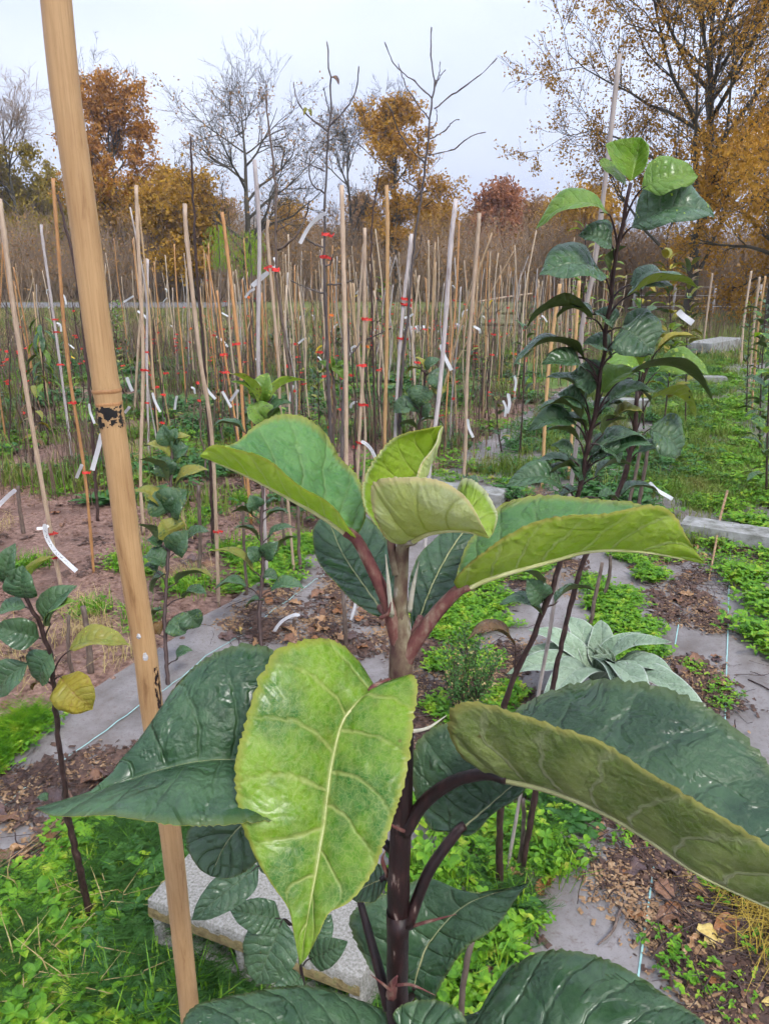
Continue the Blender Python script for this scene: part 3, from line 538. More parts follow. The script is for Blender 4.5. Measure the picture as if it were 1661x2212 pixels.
def tree(name, base, h, spread, seed, label, crown_mat, nleaf, lsize, cat='tree', group=None, tr=0.16, first=0.28, limbs=15, lang=0.95, twig_r=0.010, crown_z=(0.0, 1.0), sub=6, lean=(0, 0), trop=0.10, top=0.85, twigs=5, tips=4, lmat2=None, leafspread=0.22, twmat=None):
    r = np.random.default_rng(seed); base = np.asarray(base, float)
    root = empty(name, base, label, cat, group)
    n = 10; z = np.linspace(0, top * h, n)
    T = base + np.column_stack([lean[0] * z / h + np.cumsum(r.normal(0, .012 * h, n)) * 0.6, lean[1] * z / h + np.cumsum(r.normal(0, .012 * h, n)) * 0.6, z]); T[0] = base - [0, 0, 0.1]
    TR = tr * np.linspace(1.15, 0.16, n); P0, R0 = T[None], TR[None]
    def ll(t, r):
        s = (t - first) / (1.0 - first + 1e-6)
        return spread * (0.55 + 0.75 * np.sin(np.pi * np.clip(0.15 + 0.62 * s, 0, 1))) * (1 - 0.35 * s) * r.uniform(0.75, 1.15, t.shape)
    P1, R1 = grow(r, P0, R0, limbs, first, 0.99, lang, ll, 8, 0.13, trop, tr * 0.45, 0.18)
    P2, R2 = grow(r, P1, R1, sub, 0.22, 1.0, 0.72, spread * 0.42, 6, 0.17, trop * 0.8, tr * 0.16, 0.3)
    P3, R3 = grow(r, P2, R2, twigs, 0.15, 1.0, 0.7, spread * 0.20, 5, 0.2, 0.06, tr * 0.07, 0.4)
    P4, R4 = grow(r, P3, R3, tips, 0.1, 1.0, 0.6, spread * 0.11, 4, 0.2, 0.05, twig_r, 0.6)
    part('trunk', *tubes(P0, R0, 9), M['tree_bark'], root)
    V1, f1 = tubes(P1, R1, 6); part('limbs', V1, f1, M['tree_bark'], root)
    parts = [tubes(P2, R2, 4), tubes(P3, np.maximum(R3, twig_r), 3), tubes(P4, np.maximum(R4, twig_r * .7), 3)]
    o = 0; Vs, Fs = [], []
    for V, f in parts: Vs.append(V); Fs.append(f + o); o += len(V)
    part('twigs', np.vstack(Vs), np.vstack(Fs), twmat or M['tree_bark'], root)
    if nleaf:
        Q = P4.reshape(-1, 3)
        zz = (Q[:, 2] - base[2]) / h
        ok = np.where((zz > crown_z[0]) & (zz < crown_z[1]))[0]
        cl = np.repeat(r.random(len(P3)) ** 1.6, tips) * r.random(len(P4)); w = np.repeat(cl, P4.shape[1])[ok]; w /= w.sum()
        C = Q[r.choice(ok, nleaf, p=w)] + r.normal(0, leafspread, (nleaf, 3))
        if lmat2:
            hi = ((C[:, 2] - base[2]) / h + r.normal(0, 0.08, nleaf)) > lmat2[1]
            for sel, mm, nm in ((~hi, crown_mat, 'crown'), (hi, lmat2[0], 'crown')):
                part(nm, *quads(r, C[sel], lsize), mm, root, smooth=False)
        else: part('crown', *quads(r, C, lsize), crown_mat, root, smooth=False)
    return root
def tx(px, Y, z=0.0): return np.array([(px - VW / 2) / F * (Y * math.cos(PITCH) + (H - z) * math.sin(PITCH)), Y, z])
tree('oak_tree', tx(285, 52), 13.2, 4.0, 3, 'orange-leaved oak left of centre, tallest of the left-hand trees', M['c_ochre'], 26000, 0.165, lmat2=(M['c_orange'], 0.5), tr=0.19, limbs=20, first=0.16, lang=0.8, leafspread=0.2)
tree('bare_tree', tx(66, 56), 13.6, 4.2, 5, 'half bare tree at far left with olive leaves only low down', M['c_olive'], 22000, 0.18, crown_z=(0.0, 0.72), limbs=20, first=0.12, lang=0.7, twigs=6, twig_r=0.010, tr=0.18, twmat=M['brush'])
tree('shrubby_tree', tx(405, 47), 7.4, 2.8, 7, 'low ochre-green tree beside the orange oak', M['c_ochre'], 15000, 0.19, first=0.1, limbs=16, lang=0.8, tr=0.14, leafspread=0.3)
tree('bare_tree', tx(545, 47), 12.0, 5.0, 9, 'broad bare grey tree with wide spreading limbs, centre left', M['c_brown'], 1500, 0.13, limbs=20, first=0.16, lang=1.0, tr=0.22, twig_r=0.009, sub=7, twigs=5, trop=.07)
tree('bare_tree', tx(752, 52), 11.4, 3.2, 12, 'narrow bare tree behind the tall leafless saplings', M['c_brown'], 900, 0.13, limbs=17, first=0.22, lang=0.65, tr=0.16, twig_r=0.009, sub=7, twigs=6)
tree('oak_tree', tx(862, 48), 11.2, 3.2, 14, 'round orange-brown oak behind the centre of the bed', M['c_gold'], 17000, 0.15, tr=0.2, limbs=18, first=0.16, lang=0.9, leafspread=0.18)
tree('red_tree', tx(1072, 60), 8.0, 2.2, 17, 'small rust-red tree in the brown wood', M['c_red'], 11000, 0.22, tr=0.15, limbs=16, first=0.12, lang=0.7, leafspread=0.35)
tree('oak_tree', tx(1478, 27), 13.6, 6.6, 21, 'large golden oak filling the upper right corner', M['c_gold'], 60000, 0.085, tr=0.17, limbs=28, first=0.12, lang=0.85, twig_r=0.008, sub=8, twigs=7, leafspread=0.12, trop=0.09)
tree('oak_tree', tx(1655, 22), 5.4, 2.9, 24, 'low dense brown oak drooping at the right edge', M['c_gold'], 32000, 0.085, tr=0.15, limbs=18, first=0.3, lang=1.15, trop=-0.01, twig_r=0.007, leafspread=0.2)
for i, (px, Y, h, sp, k) in enumerate([(205, 62, 8.5, 3.0, 'c_ochre'), (340, 60, 7.6, 2.8, 'c_ochre'), (478, 64, 7.0, 2.8, 'c_brown'), (620, 62, 6.6, 2.8, 'c_ochre'), (795, 66, 7.4, 2.8, 'c_brown'), (930, 58, 6.4, 2.4, 'c_ochre'), (1045, 66, 7.0, 2.4, 'c_brown'), (15, 64, 7.5, 3.0, 'c_ochre'), (-130, 60, 9.5, 3.4, 'c_ochre'), (-330, 64, 8.5, 3.2, 'c_brown'), (1900, 34, 7.5, 3.2, 'c_gold'), (955, 66, 5.0, 2.0, 'c_brown'), (1010, 70, 6.0, 2.4, 'c_brown'), (1130, 66, 7.2, 2.6, 'c_brown'), (1195, 62, 6.8, 2.4, 'c_ochre'), (690, 64, 4.8, 2.2, 'c_brown'), (130, 60, 6.4, 2.4, 'c_olive'), (1250, 48, 6.0, 2.4, 'c_ochre')]):
    tree('wood_tree', tx(px, Y), h, sp, 40 + i, ['ochre tree behind the thick cane beside the orange oak', 'ochre tree right behind the orange oak', 'brown tree between the orange oak and the broad bare tree', 'ochre tree right of the broad bare tree', 'brown tree left behind the round orange oak', 'ochre tree at the right foot of the round orange oak', 'brown tree just left of the rust-red one, behind it', 'ochre tree at the left picture edge', 'ochre tree beyond the left picture edge', 'brown tree far beyond the left picture edge', 'golden tree beyond the right picture edge', 'low brown tree right of the round orange oak', 'brown tree left of the rust-red tree', 'brown tree right of the rust-red tree', 'ochre tree at the edge of the large golden oak', 'low brown tree between the two bare trees', 'olive tree behind the thick bamboo cane', 'ochre tree behind the tall leafy sapling'][i], M[k], 8000, 0.2, tr=0.13, limbs=13, first=0.1, lang=0.7, twigs=4, tips=3, twig_r=0.012, leafspread=0.4, group='trees of the brown wood', twmat=M['brush'])
def fir(px, Y, h, w, seed, label):
    r = np.random.default_rng(seed); b = tx(px, Y); root = empty('fir_tree', b, label, 'tree')
    part('trunk', *tube([b, b + [0, 0, h]], [0.15, 0.02], 7), M['tree_bark'], root)
    n = 7000; z = r.uniform(0.08, 1, n); rad = (1 - z) * w * np.sqrt(r.random(n)) * (0.75 + 0.25 * np.sin(z * 60)); a = r.uniform(0, 6.283, n)
    part('crown', *quads(r, b + np.column_stack([rad * np.cos(a), rad * np.sin(a), z * h - rad * .25]), 0.28), M['c_fir'], root, smooth=False)
fir(-22, 58, 10.5, 2.3, 2, 'dark fir tree at the left edge')

# brown brushwood below the trees
def brush(x0, x1, Y0, Y1, n, h, nl, mat_l, seed):
    r = np.random.default_rng(seed)
    Y = r.uniform(Y0, Y1, n); X = (r.uniform(x0, x1, n) - VW / 2) / F * Y * 0.96
    L = h * r.uniform(0.45, 1.1, n); d = unit(np.column_stack([r.normal(0, .28, n), r.normal(0, .28, n), np.ones(n)]))
    p = np.column_stack([X, Y, np.zeros(n)]); out = [p]
    for k in range(3): d = unit(d + r.normal(0, .16, d.shape)); out.append(out[-1] + d * (L / 3)[:, None])
    Pb = np.stack(out, 1); Rb = np.linspace(1, .35, 4)[None] * r.uniform(0.010, 0.022, n)[:, None]
    P2, R2 = grow(r, Pb, Rb, 5, 0.25, 1, 0.5, h * 0.28, 3, 0.2, 0.05, 0.011, 0.6)
    V1, f1 = tubes(Pb, Rb, 3); V2, f2 = tubes(P2, np.maximum(R2, .006), 3)
    C = P2.reshape(-1, 3); C = C[r.choice(len(C), nl)] + r.normal(0, .2, (nl, 3)); V3, f3 = quads(r, C, 0.16)
    o = part('brushwood', np.vstack([V1, V2]), np.vstack([f1, f2 + len(V1)]), M['brush'], None, smooth=False)
    tag(o, 'brown leafless brushwood under the trees', 'brushwood', kind='stuff')
    o2 = part('brushwood_leaves', V3, f3, mat_l, None, smooth=False); tag(o2, 'dull brown leaves among the brushwood', 'brushwood', kind='stuff')
brush(-620, 1300, 46, 58, 7200, 4.6, 30000, M['c_brown'], 1)
brush(1180, 2200, 30, 46, 6000, 3.6, 17000, M['c_brown'], 2)
brush(-620, 1250, 58, 68, 4000, 6.4, 21000, M['c_brown'], 3)
brush(-40, 480, 50, 60, 900, 6.0, 16000, M['c_olive'], 4)

# ------------------------------------------------------------------ nursery bed: stakes and saplings
def cane(pts, r, seed=0, k=9, nodes=5, sub=40):
    """bamboo cane: slim tube with raised node rings"""
    p = crom(pts, sub); rr_ = np.full(sub, float(r)); rad = rr_ * np.linspace(1.0, 0.93, sub)
    rg = np.random.default_rng(abs(seed) + (50 if seed < 0 else 0)); s = np.linspace(0, 1, sub); L = np.linalg.norm(p[-1] - p[0])
    for j in range(nodes):
        c = (j + rg.uniform(0.3, 0.7)) / nodes; i = int(round(c * (sub - 1)))
        rad[i] *= 1.16
    V, f = tube(p, rad, k)
    return V, f
def band(c, ax, r, h, tail=0.02, seed=0):
    """plastic tie: an uneven loop round cane and stem with a short loose end"""
    rg = np.random.default_rng(seed); ax = np.asarray(ax) / np.linalg.norm(ax); u = np.cross(ax, [0, 1, 0.1]); u /= np.linalg.norm(u); w = np.cross(ax, u)
    k = 12; V, f = [], []
    for z in (-.5, 0, .5):
        for i in range(k):
            a = i * 2 * math.pi / k; e = r * (1.0 + 0.16 * rg.normal())
            V.append(c + u * math.cos(a) * e * 1.25 + w * math.sin(a) * e + ax * h * (z + 0.12 * rg.normal()))
    for j in range(2):
        for i in range(k): f.append((j * k + i, j * k + (i + 1) % k, (j + 1) * k + (i + 1) % k, (j + 1) * k + i))
    s = 1 if rg.random() < .5 else -1; b = len(V); t0 = c + u * s * r * 1.2 - w * r * .3
    for z in (-.4, .4): V += [t0 + ax * h * z, t0 + u * s * tail * .6 + ax * (h * z + tail * .2) - w * .004, t0 + u * s * tail + ax * (h * z * .7 + tail * rg.uniform(-.5, .6))]
    f += [(b, b + 1, b + 4, b + 3), (b + 1, b + 2, b + 5, b + 4)]
    return np.array(V), f
def stake(pts, wpx, mat, label, ties=(), group=None, extra=0.0, cat='stake', nodes=5, seed=0, tmat='red'):
    """cane given by picture points from top to foot; the foot stands on the ground"""
    foot = G(*pts[-1]); Y = foot[1]
    W = [AY(x, y, Y) for x, y in pts[:-1]] + [foot - np.array([0, 0, .02])]
    rgs = np.random.default_rng(seed + 300); W = [W[0]] + [w + np.array([rgs.normal(0, .006), rgs.normal(0, .012), 0]) for w in W[1:-1]] + [W[-1]]
    depth = (W[0] - CP) @ FW; r = wpx * .9 * depth / F / 2
    root = empty('bamboo_stake', foot, label, cat, group)
    part('cane', *cane(W, r, seed, 9, nodes), M[mat], root)
    Wc = crom(W, 60); py = np.array([VH / 2 - F * ((q - CP) @ UP) / ((q - CP) @ FW) for q in Wc])
    for j, y in enumerate(ties):
        i = int(np.argmin(np.abs(py - y))); i = min(max(i, 1), 58)
        part('plastic_tie', *band(Wc[i] + [extra * .5, 0, 0], Wc[i + 1] - Wc[i - 1], r * 1.25 + extra * .5, 0.013, 0.02, seed + j), M[tmat], root, smooth=False)
    return root
stake([(0, 430), (15, 518), (49, 737), (95, 1037), (133, 1268)], 12, 'bamboo_tan', 'pale bamboo stake at the far left edge, nearest of the left stakes', (1150, 1205), nodes=6, seed=1)
stake([(115, 385), (127, 518), (153, 773), (182, 1028), (203, 1236)], 8.5, 'bamboo_orange', 'dark orange bamboo stake just left of the thick cane', (870, 1025), seed=2)
stake([(90, 485), (95, 518), (127, 751), (158, 1000)], 6.5, 'bamboo_grey', 'thin grey stake left of the dark orange stake', (688, 714, 788), seed=3)
stake([(295, 400), (302, 518), (310, 773), (306, 1028), (311, 1150)], 9, 'bamboo_tan', 'tan bamboo stake right of the thick cane, standing straight', (795, 1050), seed=4)
stake([(318, 558), (300, 720), (290, 900)], 6, 'bamboo_tan', 'short tan stake leaning across beside the straight tan stake', seed=5)
stake([(400, 440), (408, 518), (437, 773), (455, 960), (473, 1308)], 10.5, 'bamboo_tan', 'tan bamboo stake with foot in bright green weeds, left of the hero plant', (1147,), nodes=6, seed=6)
stake([(480, 458), (488, 518), (517, 773), (530, 926), (543, 1130)], 8.5, 'bamboo_orange', 'orange bamboo stake with a bright red tie above the yellow-green shoot', (740,), seed=7, tmat='red')
stake([(550, 345), (557, 518), (563, 806), (578, 1270)], 10.5, 'bamboo_grey', 'lilac-grey bamboo stake, tallest of the left centre stakes', nodes=6, seed=8)
stake([(580, 475), (582, 518), (604, 773), (613, 900), (636, 1240)], 8, 'bamboo_tan', 'tan stake tied to the tall dark sapling with red tape', (578,), nodes=6, seed=9)
stake([(738, 400), (740, 518), (744, 773), (748, 1006), (752, 1240)], 11, 'bamboo_tan', 'tan bamboo stake standing straight just left of the picture centre', nodes=6, seed=10)
stake([(788, 492), (786, 640), (785, 773), (773, 1017), (768, 1190)], 8.5, 'bamboo_tan', 'tan stake with four red ties, right of the straight centre stake', (695, 791, 868, 955), extra=.006, seed=11)
stake([(835, 400), (835, 518), (832, 773), (832, 963), (832, 1215)], 9.5, 'bamboo', 'warm tan bamboo stake at the picture centre', nodes=6, seed=12)
stake([(889, 505), (868, 700), (857, 883), (845, 1180)], 9, 'bamboo_grey', 'grey stake behind the tallest leafless sapling, with double red tape', (645, 662, 735), extra=.008, seed=13)
stake([(985, 430), (976, 518), (959, 737), (945, 883), (926, 1028), (912, 1290)], 11.5, 'bamboo_grey', 'lilac-grey bamboo stake leaning right, right of centre', nodes=6, seed=14)
stake([(1035, 460), (1030, 518), (1012, 792), (1001, 985), (992, 1120)], 9.5, 'bamboo_tan', 'tan bamboo stake right of the lilac-grey leaning stake', nodes=6, seed=15)
stake([(1209, 613), (1196, 740), (1183, 861), (1170, 1060)], 9, 'bamboo', 'warm tan stake in the leafy row behind the tall dark sapling', seed=16)
stake([(1251, 606), (1242, 760), (1234, 919), (1226, 1040)], 8, 'bamboo', 'second warm tan stake in the leafy row behind the tall dark sapling', seed=17)
stake([(1338, 117), (1284, 555), (1267, 719), (1245, 919), (1182, 1327), (1165, 1485), (1090, 1900)], 12.5, 'stake_grey', 'weathered grey wooden stake behind the tall dark-leaved sapling', nodes=3, seed=18)
stake([(320, 560), (318, 800), (322, 990)], 5.5, 'bamboo_grey', 'thin grey stake right of the straight tan stake', (760, 870), seed=19)
stake([(1538, 590), (1523, 700), (1518, 760)], 4.5, 'bamboo_tan', 'thin stake at the near side of the path, beside the purple tag', seed=20)
stake([(1622, 585), (1606, 700), (1600, 790)], 5, 'bamboo_tan', 'left stake of the three in the row at the right edge', seed=21)
stake([(1640, 598), (1628, 700), (1616, 850)], 5.5, 'bamboo_tan', 'middle stake of the three in the row at the right edge', seed=22)
stake([(1652, 596), (1636, 720), (1622, 900)], 5.5, 'bamboo', 'right stake of the three in the row at the right edge', seed=23)

def pathY(pts, Y): return [AY(x, y, Y) for x, y in pts]
def sapling(name, pts, w0, w1, label, branches=(), Y=None, mat='twig', ties=(), leaves=(), group=None, seed=0):
    foot = G(*pts[-1]); Y = Y or foot[1]
    if Y != foot[1]: foot = np.array([AY(*pts[-1], Y)[0], Y, 0.0])
    W = pathY(pts[:-1], Y) + [foot - np.array([0, 0, .02])]
    sc = ((np.array(W[0]) - CP) @ FW) / F
    root = empty(name, foot, label, 'sapling', group)
    rg = np.random.default_rng(seed); n = 70; p = crom(W, n); p[1:-1] += rg.normal(0, .0018, (n - 2, 3))
    rad = np.linspace(w0, w1, n) * sc / 2 * (1 + 0.09 * rg.normal(size=n)); part('stem', *tube(p, rad, 8), M[mat], root)
    for bpts, bw in branches:
        B = pathY(bpts, Y); B = [b + np.array([0, rg.normal(0, .02) * i, 0]) for i, b in enumerate(B)]
        nb = 18; q = crom(B, nb); q[1:-1] += rg.normal(0, .0016, (nb - 2, 3)); rb = np.linspace(bw, bw * .45, nb) * sc / 2 * (1 + .15 * rg.normal(size=nb)); rb[-2] *= 1.7
        part('branch', *tube(q, rb, 6), M[mat], root)
    py = np.array([VH / 2 - F * ((q - CP) @ UP) / ((q - CP) @ FW) for q in p])
    for j, y in enumerate(ties):
        i = min(max(int(np.argmin(np.abs(py - y))), 1), n - 2)
        part('plastic_tie', *band(p[i], p[i + 1] - p[i - 1], rad[i] * 1.6 + .004, 0.016, .03, seed + j), M['red'], root, smooth=False)
    for (bx, by, tx_, ty_, wd, mm) in leaves:
        pleaf(root, AY(bx, by, Y), AY(tx_, ty_, Y - .02), wd, (mm, mm), up=(0.2, -0.6, 0.6), arch=.18, fold=.5)
    return root
h2 = lambda L: [(x * .5, y * .5) for x, y in L]                       # two enlarged halves of the picture
h3 = lambda L: [(830.5 + x * .5, y * .5) for x, y in L]
sapling('bare_sapling', [(412, 295), (416, 380), (420, 465), (424, 560), (442, 790), (455, 1000), (460, 1180)], 4.5, 9, 'dark leafless whip left of the bare trees, beside a tan stake', seed=1, mat='bark_dark')
sapling('bare_sapling', [(575, 205), (582, 280), (595, 390), (597, 500), (597, 590), (606, 664), (628, 828), (640, 1000), (648, 1240)], 4, 10, 'leafless sapling with upswept right branch and a white tag, left of centre', branches=[
    ([(600, 540), (640, 510), (662, 460), (670, 435)], 6), ([(598, 500), (630, 480), (655, 468)], 4), ([(597, 455), (575, 440), (555, 425)], 4), ([(595, 390), (585, 360)], 4)], ties=(580,), seed=2, mat='bark')
sapling('bare_sapling', h2([(1412, 180), (1425, 330), (1430, 480), (1420, 570), (1415, 700), (1405, 850), (1405, 950), (1400, 1110), (1410, 1383)]) + [(708, 800), (714, 930), (720, 1180)], 3, 12, 'tall leafless sapling forking like a candlestick, with two curled brown leaves', branches=[
    (h2([(1420, 570), (1340, 510), (1280, 420), (1258, 330)]), 4.5), (h2([(1425, 545), (1500, 460), (1535, 380), (1550, 285)]), 4.5), (h2([(1424, 490), (1412, 440), (1403, 395)]), 3.5),
    (h2([(1405, 740), (1340, 710), (1295, 690)]), 4), (h2([(1400, 835), (1345, 785), (1335, 665)]), 4.5), (h2([(1400, 1070), (1350, 1050), (1325, 1030)]), 4.5), (h2([(1418, 612), (1380, 612)]), 3.5), (h2([(1418, 606), (1440, 600)]), 3.5),
    ([(708, 636), (670, 625), (628, 606)], 5), ([(708, 615), (735, 613), (760, 606)], 5), (h2([(1405, 1150), (1430, 1135), (1440, 1100)]), 5)], ties=(502, 556), leaves=[(714, 170, 728, 174, .03, 'russet'), (718, 165, 732, 184, .028, 'dead3'), (662, 232, 656, 250, .02, 'olive'), (666, 236, 672, 252, .022, 'olive')], seed=3)
sapling('bare_sapling', h3([(203, 118), (200, 230), (215, 380), (205, 430), (195, 520), (185, 640), (175, 720), (160, 830), (145, 940), (120, 1140), (100, 1383)]) + [(868, 800), (862, 950), (856, 1180)], 3, 11, 'tallest leafless sapling, branching thinly against the sky', branches=[
    (h3([(205, 425), (130, 350), (50, 270), (0, 195)]), 3.8), (h3([(195, 520), (110, 400), (80, 330), (60, 275)]), 3.5), (h3([(215, 470), (290, 410), (370, 360), (430, 310), (485, 250)]), 4), (h3([(215, 380), (240, 330), (265, 295)]), 3.2), (h3([(222, 360), (238, 310), (238, 265)]), 2.8),
    (h3([(197, 600), (260, 560), (295, 530), (325, 512)]), 3.5), (h3([(190, 670), (300, 640), (360, 600), (435, 575)]), 4), (h3([(175, 705), (80, 600), (30, 500), (10, 440)]), 4), (h3([(200, 560), (225, 520), (222, 480)]), 3), (h3([(178, 680), (150, 665), (143, 570)]), 3), (h3([(160, 830), (60, 760), (0, 725), (-120, 620)]), 4), (h3([(120, 1140), (150, 1080), (165, 1010)]), 4)], seed=4)
sapling('bare_sapling', [(125, 420), (145, 500), (160, 560), (172, 640), (190, 800), (205, 1000), (212, 1120)], 5, 8, 'black leafless whip half hidden by the thick cane', seed=5, mat='bark_dark')
sapling('bare_sapling', [(820, 360), (805, 470), (802, 560), (806, 760), (812, 1000)], 3, 6, 'thin dark whip between the centre stakes', seed=6, mat='bark_dark')
sapling('bare_sapling', [(744, 640), (752, 760), (742, 850), (738, 1040), (735, 1190)], 6, 11, 'rough grey sapling tied beside the four-tie stake', branches=[([(750, 780), (775, 745), (800, 730), (845, 705)], 4)], seed=7)
sapling('bare_sapling', [(718, 795), (722, 850), (722, 900), (716, 1000), (708, 1170)], 6, 14, 'grey sapling stub with fresh leaves sprouting on top', seed=8, mat='bark', leaves=[(714, 802, 687, 780, .045, 'fresh'), (726, 794, 758, 784, .04, 'fresh'), (716, 792, 742, 820, .065, 'fresh'), (718, 792, 714, 768, .035, 'fresh'), (712, 796, 694, 806, .035, 'olive')])

# the mass of canes and whips in the bed behind
cv = [mkmesh('cane', *cane([(0, 0, -.03), (0.012 * s, 0.01, .6), (-0.01 * s, 0, 1.2), (0.008 * s, 0.0, 1.8)], .0077, s, 6, 5, 24), M[k]) for s, k in ((1, 'far_brown'), (2, 'far_tan'), (-1, 'bamboo_orange'), (3, 'far_grey'), (-2, 'far_tan'))]
def whipmesh(s):
    rg = np.random.default_rng(s); n = 22; p = np.column_stack([np.cumsum(rg.normal(0, .006, n)), np.cumsum(rg.normal(0, .006, n)), np.linspace(-.03, 1.45, n)])
    ps = [tube(p, np.linspace(.0075, .003, n) * (1 + .12 * rg.normal(size=n)), 6)]
    for j in range(rg.integers(2, 6)):
        i = rg.integers(5, n - 2); a = rg.uniform(0, 6.28); L = rg.uniform(.03, .16); d = np.array([math.cos(a) * .8, math.sin(a) * .8, .7])
        ps.append(tube([p[i], p[i] + d * L * .5, p[i] + d * L + [0, 0, L * .3]], [.003, .0025, .0015], 4))
    return join(ps)
wv = [mkmesh('whip', *whipmesh(s), M[k]) for s, k in ((1, 'bark_dark'), (2, 'bark'), (3, 'bark_dark'), (4, 'twig'), (5, 'bark'))]
tie_me = [mkmesh('plastic_tie', *band(np.zeros(3), [0, 0, 1], .014, .02, .035, s), M['red'], smooth=False) for s in range(4)] + [mkmesh('plastic_tie', *band(np.zeros(3), [0, 0, 1], .014, .03, .05, 9), M['orange_tape'], smooth=False)]
def topx(p): q = p - CP; return VW / 2 + F * (q @ RT) / (q @ FW), VH / 2 - F * (q @ UP) / (q @ FW)
nst = nwh = 0
def whereabouts(X, Y):
    spot = [(110, 'at the left picture edge'), (300, 'near the thick bamboo cane'), (480, 'behind the left tan stakes'), (640, 'behind the left grey stake'), (760, 'behind the candlestick sapling'), (870, 'behind the centre stake'), (1000, 'behind the leaning grey stake'), (1130, 'around the crate stack'), (9999, 'behind the tall leafy sapling')]
    return ('near the front ' if Y < 7.5 else 'midway back ' if Y < 12 else 'far back ') + next(t for x, t in spot if X < x)
CANE_WORD = ['warm brown', 'tan', 'orange', 'grey', 'tan']; WHIP_WORD = ['dark', 'brown', 'dark', 'grey', 'brown']
for ri in range(0, 26):
    a = -0.28 - 0.72 * ri
    for r0 in np.arange(3.5, 26, 0.36):
        pos = O0 + (a + rng.normal(0, .10)) * ACR + (r0 + rng.normal(0, .10)) * ROW
        Y = pos[1]; X, yb = topx(pos)
        if Y < 4.6 or Y > 21 or not (-60 < X < 1330): continue
        if Y < 6 and rng.random() < .45: continue
        if (110 < X < 300) and Y < 9 and rng.random() < .5: continue
        far = Y > 10
        if nst < 285 and rng.random() < (.62 if X > 330 else .34) * (0.85 if far else 1) * (1.25 if Y < 13 else .8):
            ci = int(rng.integers(0, 5)); me = cv[ci]; o = addo('bamboo_stake', me, None, pos); hs = rng.uniform(.74, 1.04) if rng.random() < .85 else rng.uniform(1.05, 1.2)
            o.scale = (1.0, 1.0, hs); o.rotation_euler = (rng.normal(0, .035), rng.normal(0.0, .045), rng.uniform(0, 6.28))
            if rng.random() < .06: o.rotation_euler = (rng.normal(0, .1), rng.normal(0, .22), 0)
            tied = rng.random() < .10; lb_ = 'thin ' + CANE_WORD[ci] + ' bamboo stake ' + ('with a tie ' if tied else 'without ties ') + whereabouts(X, Y); tag(o, lb_, 'stake', 'stakes: ' + lb_); nst += 1
            if tied: 
                t = addo('plastic_tie', tie_me[4 if rng.random() < .15 else rng.integers(0, 4)], o, (0, 0, rng.uniform(.4, 1.3))); t.scale = (1, 1, 1 / hs)
        if nwh < 298 and rng.random() < .85 * (0.8 if far else 1):
            off = np.array([rng.normal(0, .03), rng.normal(0, .03), 0]); ci = int(rng.integers(0, 5)); o = addo('bare_sapling', wv[ci], None, pos + off)
            hs = rng.uniform(.55, 1.05); o.scale = (1.1, 1.1, hs); o.rotation_euler = (rng.normal(0, .06), rng.normal(0, .07), rng.uniform(0, 6.28))
            nt_ = int(rng.integers(1, 4)) if rng.random() < .62 else 0; lb_ = 'slim ' + WHIP_WORD[ci] + ' leafless whip with ' + ['no tie', 'one red tie', 'two red ties', 'three red ties'][nt_] + ' ' + whereabouts(X, Y); tag(o, lb_, 'sapling', 'whips: ' + lb_); nwh += 1
            if nt_:
                for z in rng.uniform(.25, 1.15, nt_):
                    t = addo('plastic_tie', tie_me[rng.integers(0, 4)], o, (0, 0, z)); t.scale = (.8, .8, .8 / hs)
print('stakes', nst, 'whips', nwh)

# ------------------------------------------------------------------ thick bamboo cane close to the camera
def D(py, Y): return Y / ray(0, py)[1]
CY = 0.50
cpts = [(116, -90), (122, 0), (142, 200), (164, 350), (187, 518), (210, 700), (231, 840), (255, 993), (281, 1200), (313, 1400), (330, 1540), (368, 1790), (391, 2000), (413, 2210)]
cw = [AY(x, y, CY) for x, y in cpts]; cdir = (cw[-1] - cw[-3]) / np.linalg.norm(cw[-1] - cw[-3]); cw.append(cw[-1] + cdir * (cw[-1][2] / -cdir[2]) * 1.01)
nC = 200; cp = crom(cw, nC); crad = np.full(nC, 0.00875)
cpy = np.array([topx(q)[1] if q[2] > .5 else 9999 for q in cp])
def cat_at(py): return int(np.argmin(np.abs(cpy - py)))
for py, k in ((848, 1.10), (838, .965), (862, .965), (880, 1.04)):
    crad[cat_at(py)] *= k
i_ = cat_at(880); crad[i_ + 2:] *= 0.975
root = empty('bamboo_cane', cp[-1] * [1, 1, 0], 'thick warm bamboo cane close by on the left, with a black mark', 'cane')
Vc, fc = tube(cp, crad, 28); part('culm', Vc, fc, M['bamboo_near'], root)
def collar(py, h, dr, mat, nm):
    i = cat_at(py); ax = cp[i + 1] - cp[i - 1]; ax /= np.linalg.norm(ax); u = np.cross(ax, [0, 1, 0]); u /= np.linalg.norm(u); w = np.cross(ax, u)
    c = AY(*[(x) for x in topx(cp[i])], CY); pts = []
    k = 28; V = []
    for z, e in ((-.5, 0), (-.15, dr), (.15, dr), (.5, 0)):
        for a in np.arange(k) * 2 * math.pi / k: V.append(cp[i] + ax * h * (z + .06 * math.sin(a * 3)) + (u * math.cos(a) + w * math.sin(a)) * (crad[i] * 1.0 + e))
    f = [(j * k + q, j * k + (q + 1) % k, (j + 1) * k + (q + 1) % k, (j + 1) * k + q) for j in range(3) for q in range(k)]
    part(nm, V, f, mat, root)
collar(850, 0.0028, 0.0004, M['bamboo_orange'], 'node_ring'); collar(879, 0.0024, 0.0003, M['bamboo_orange'], 'node_ring')
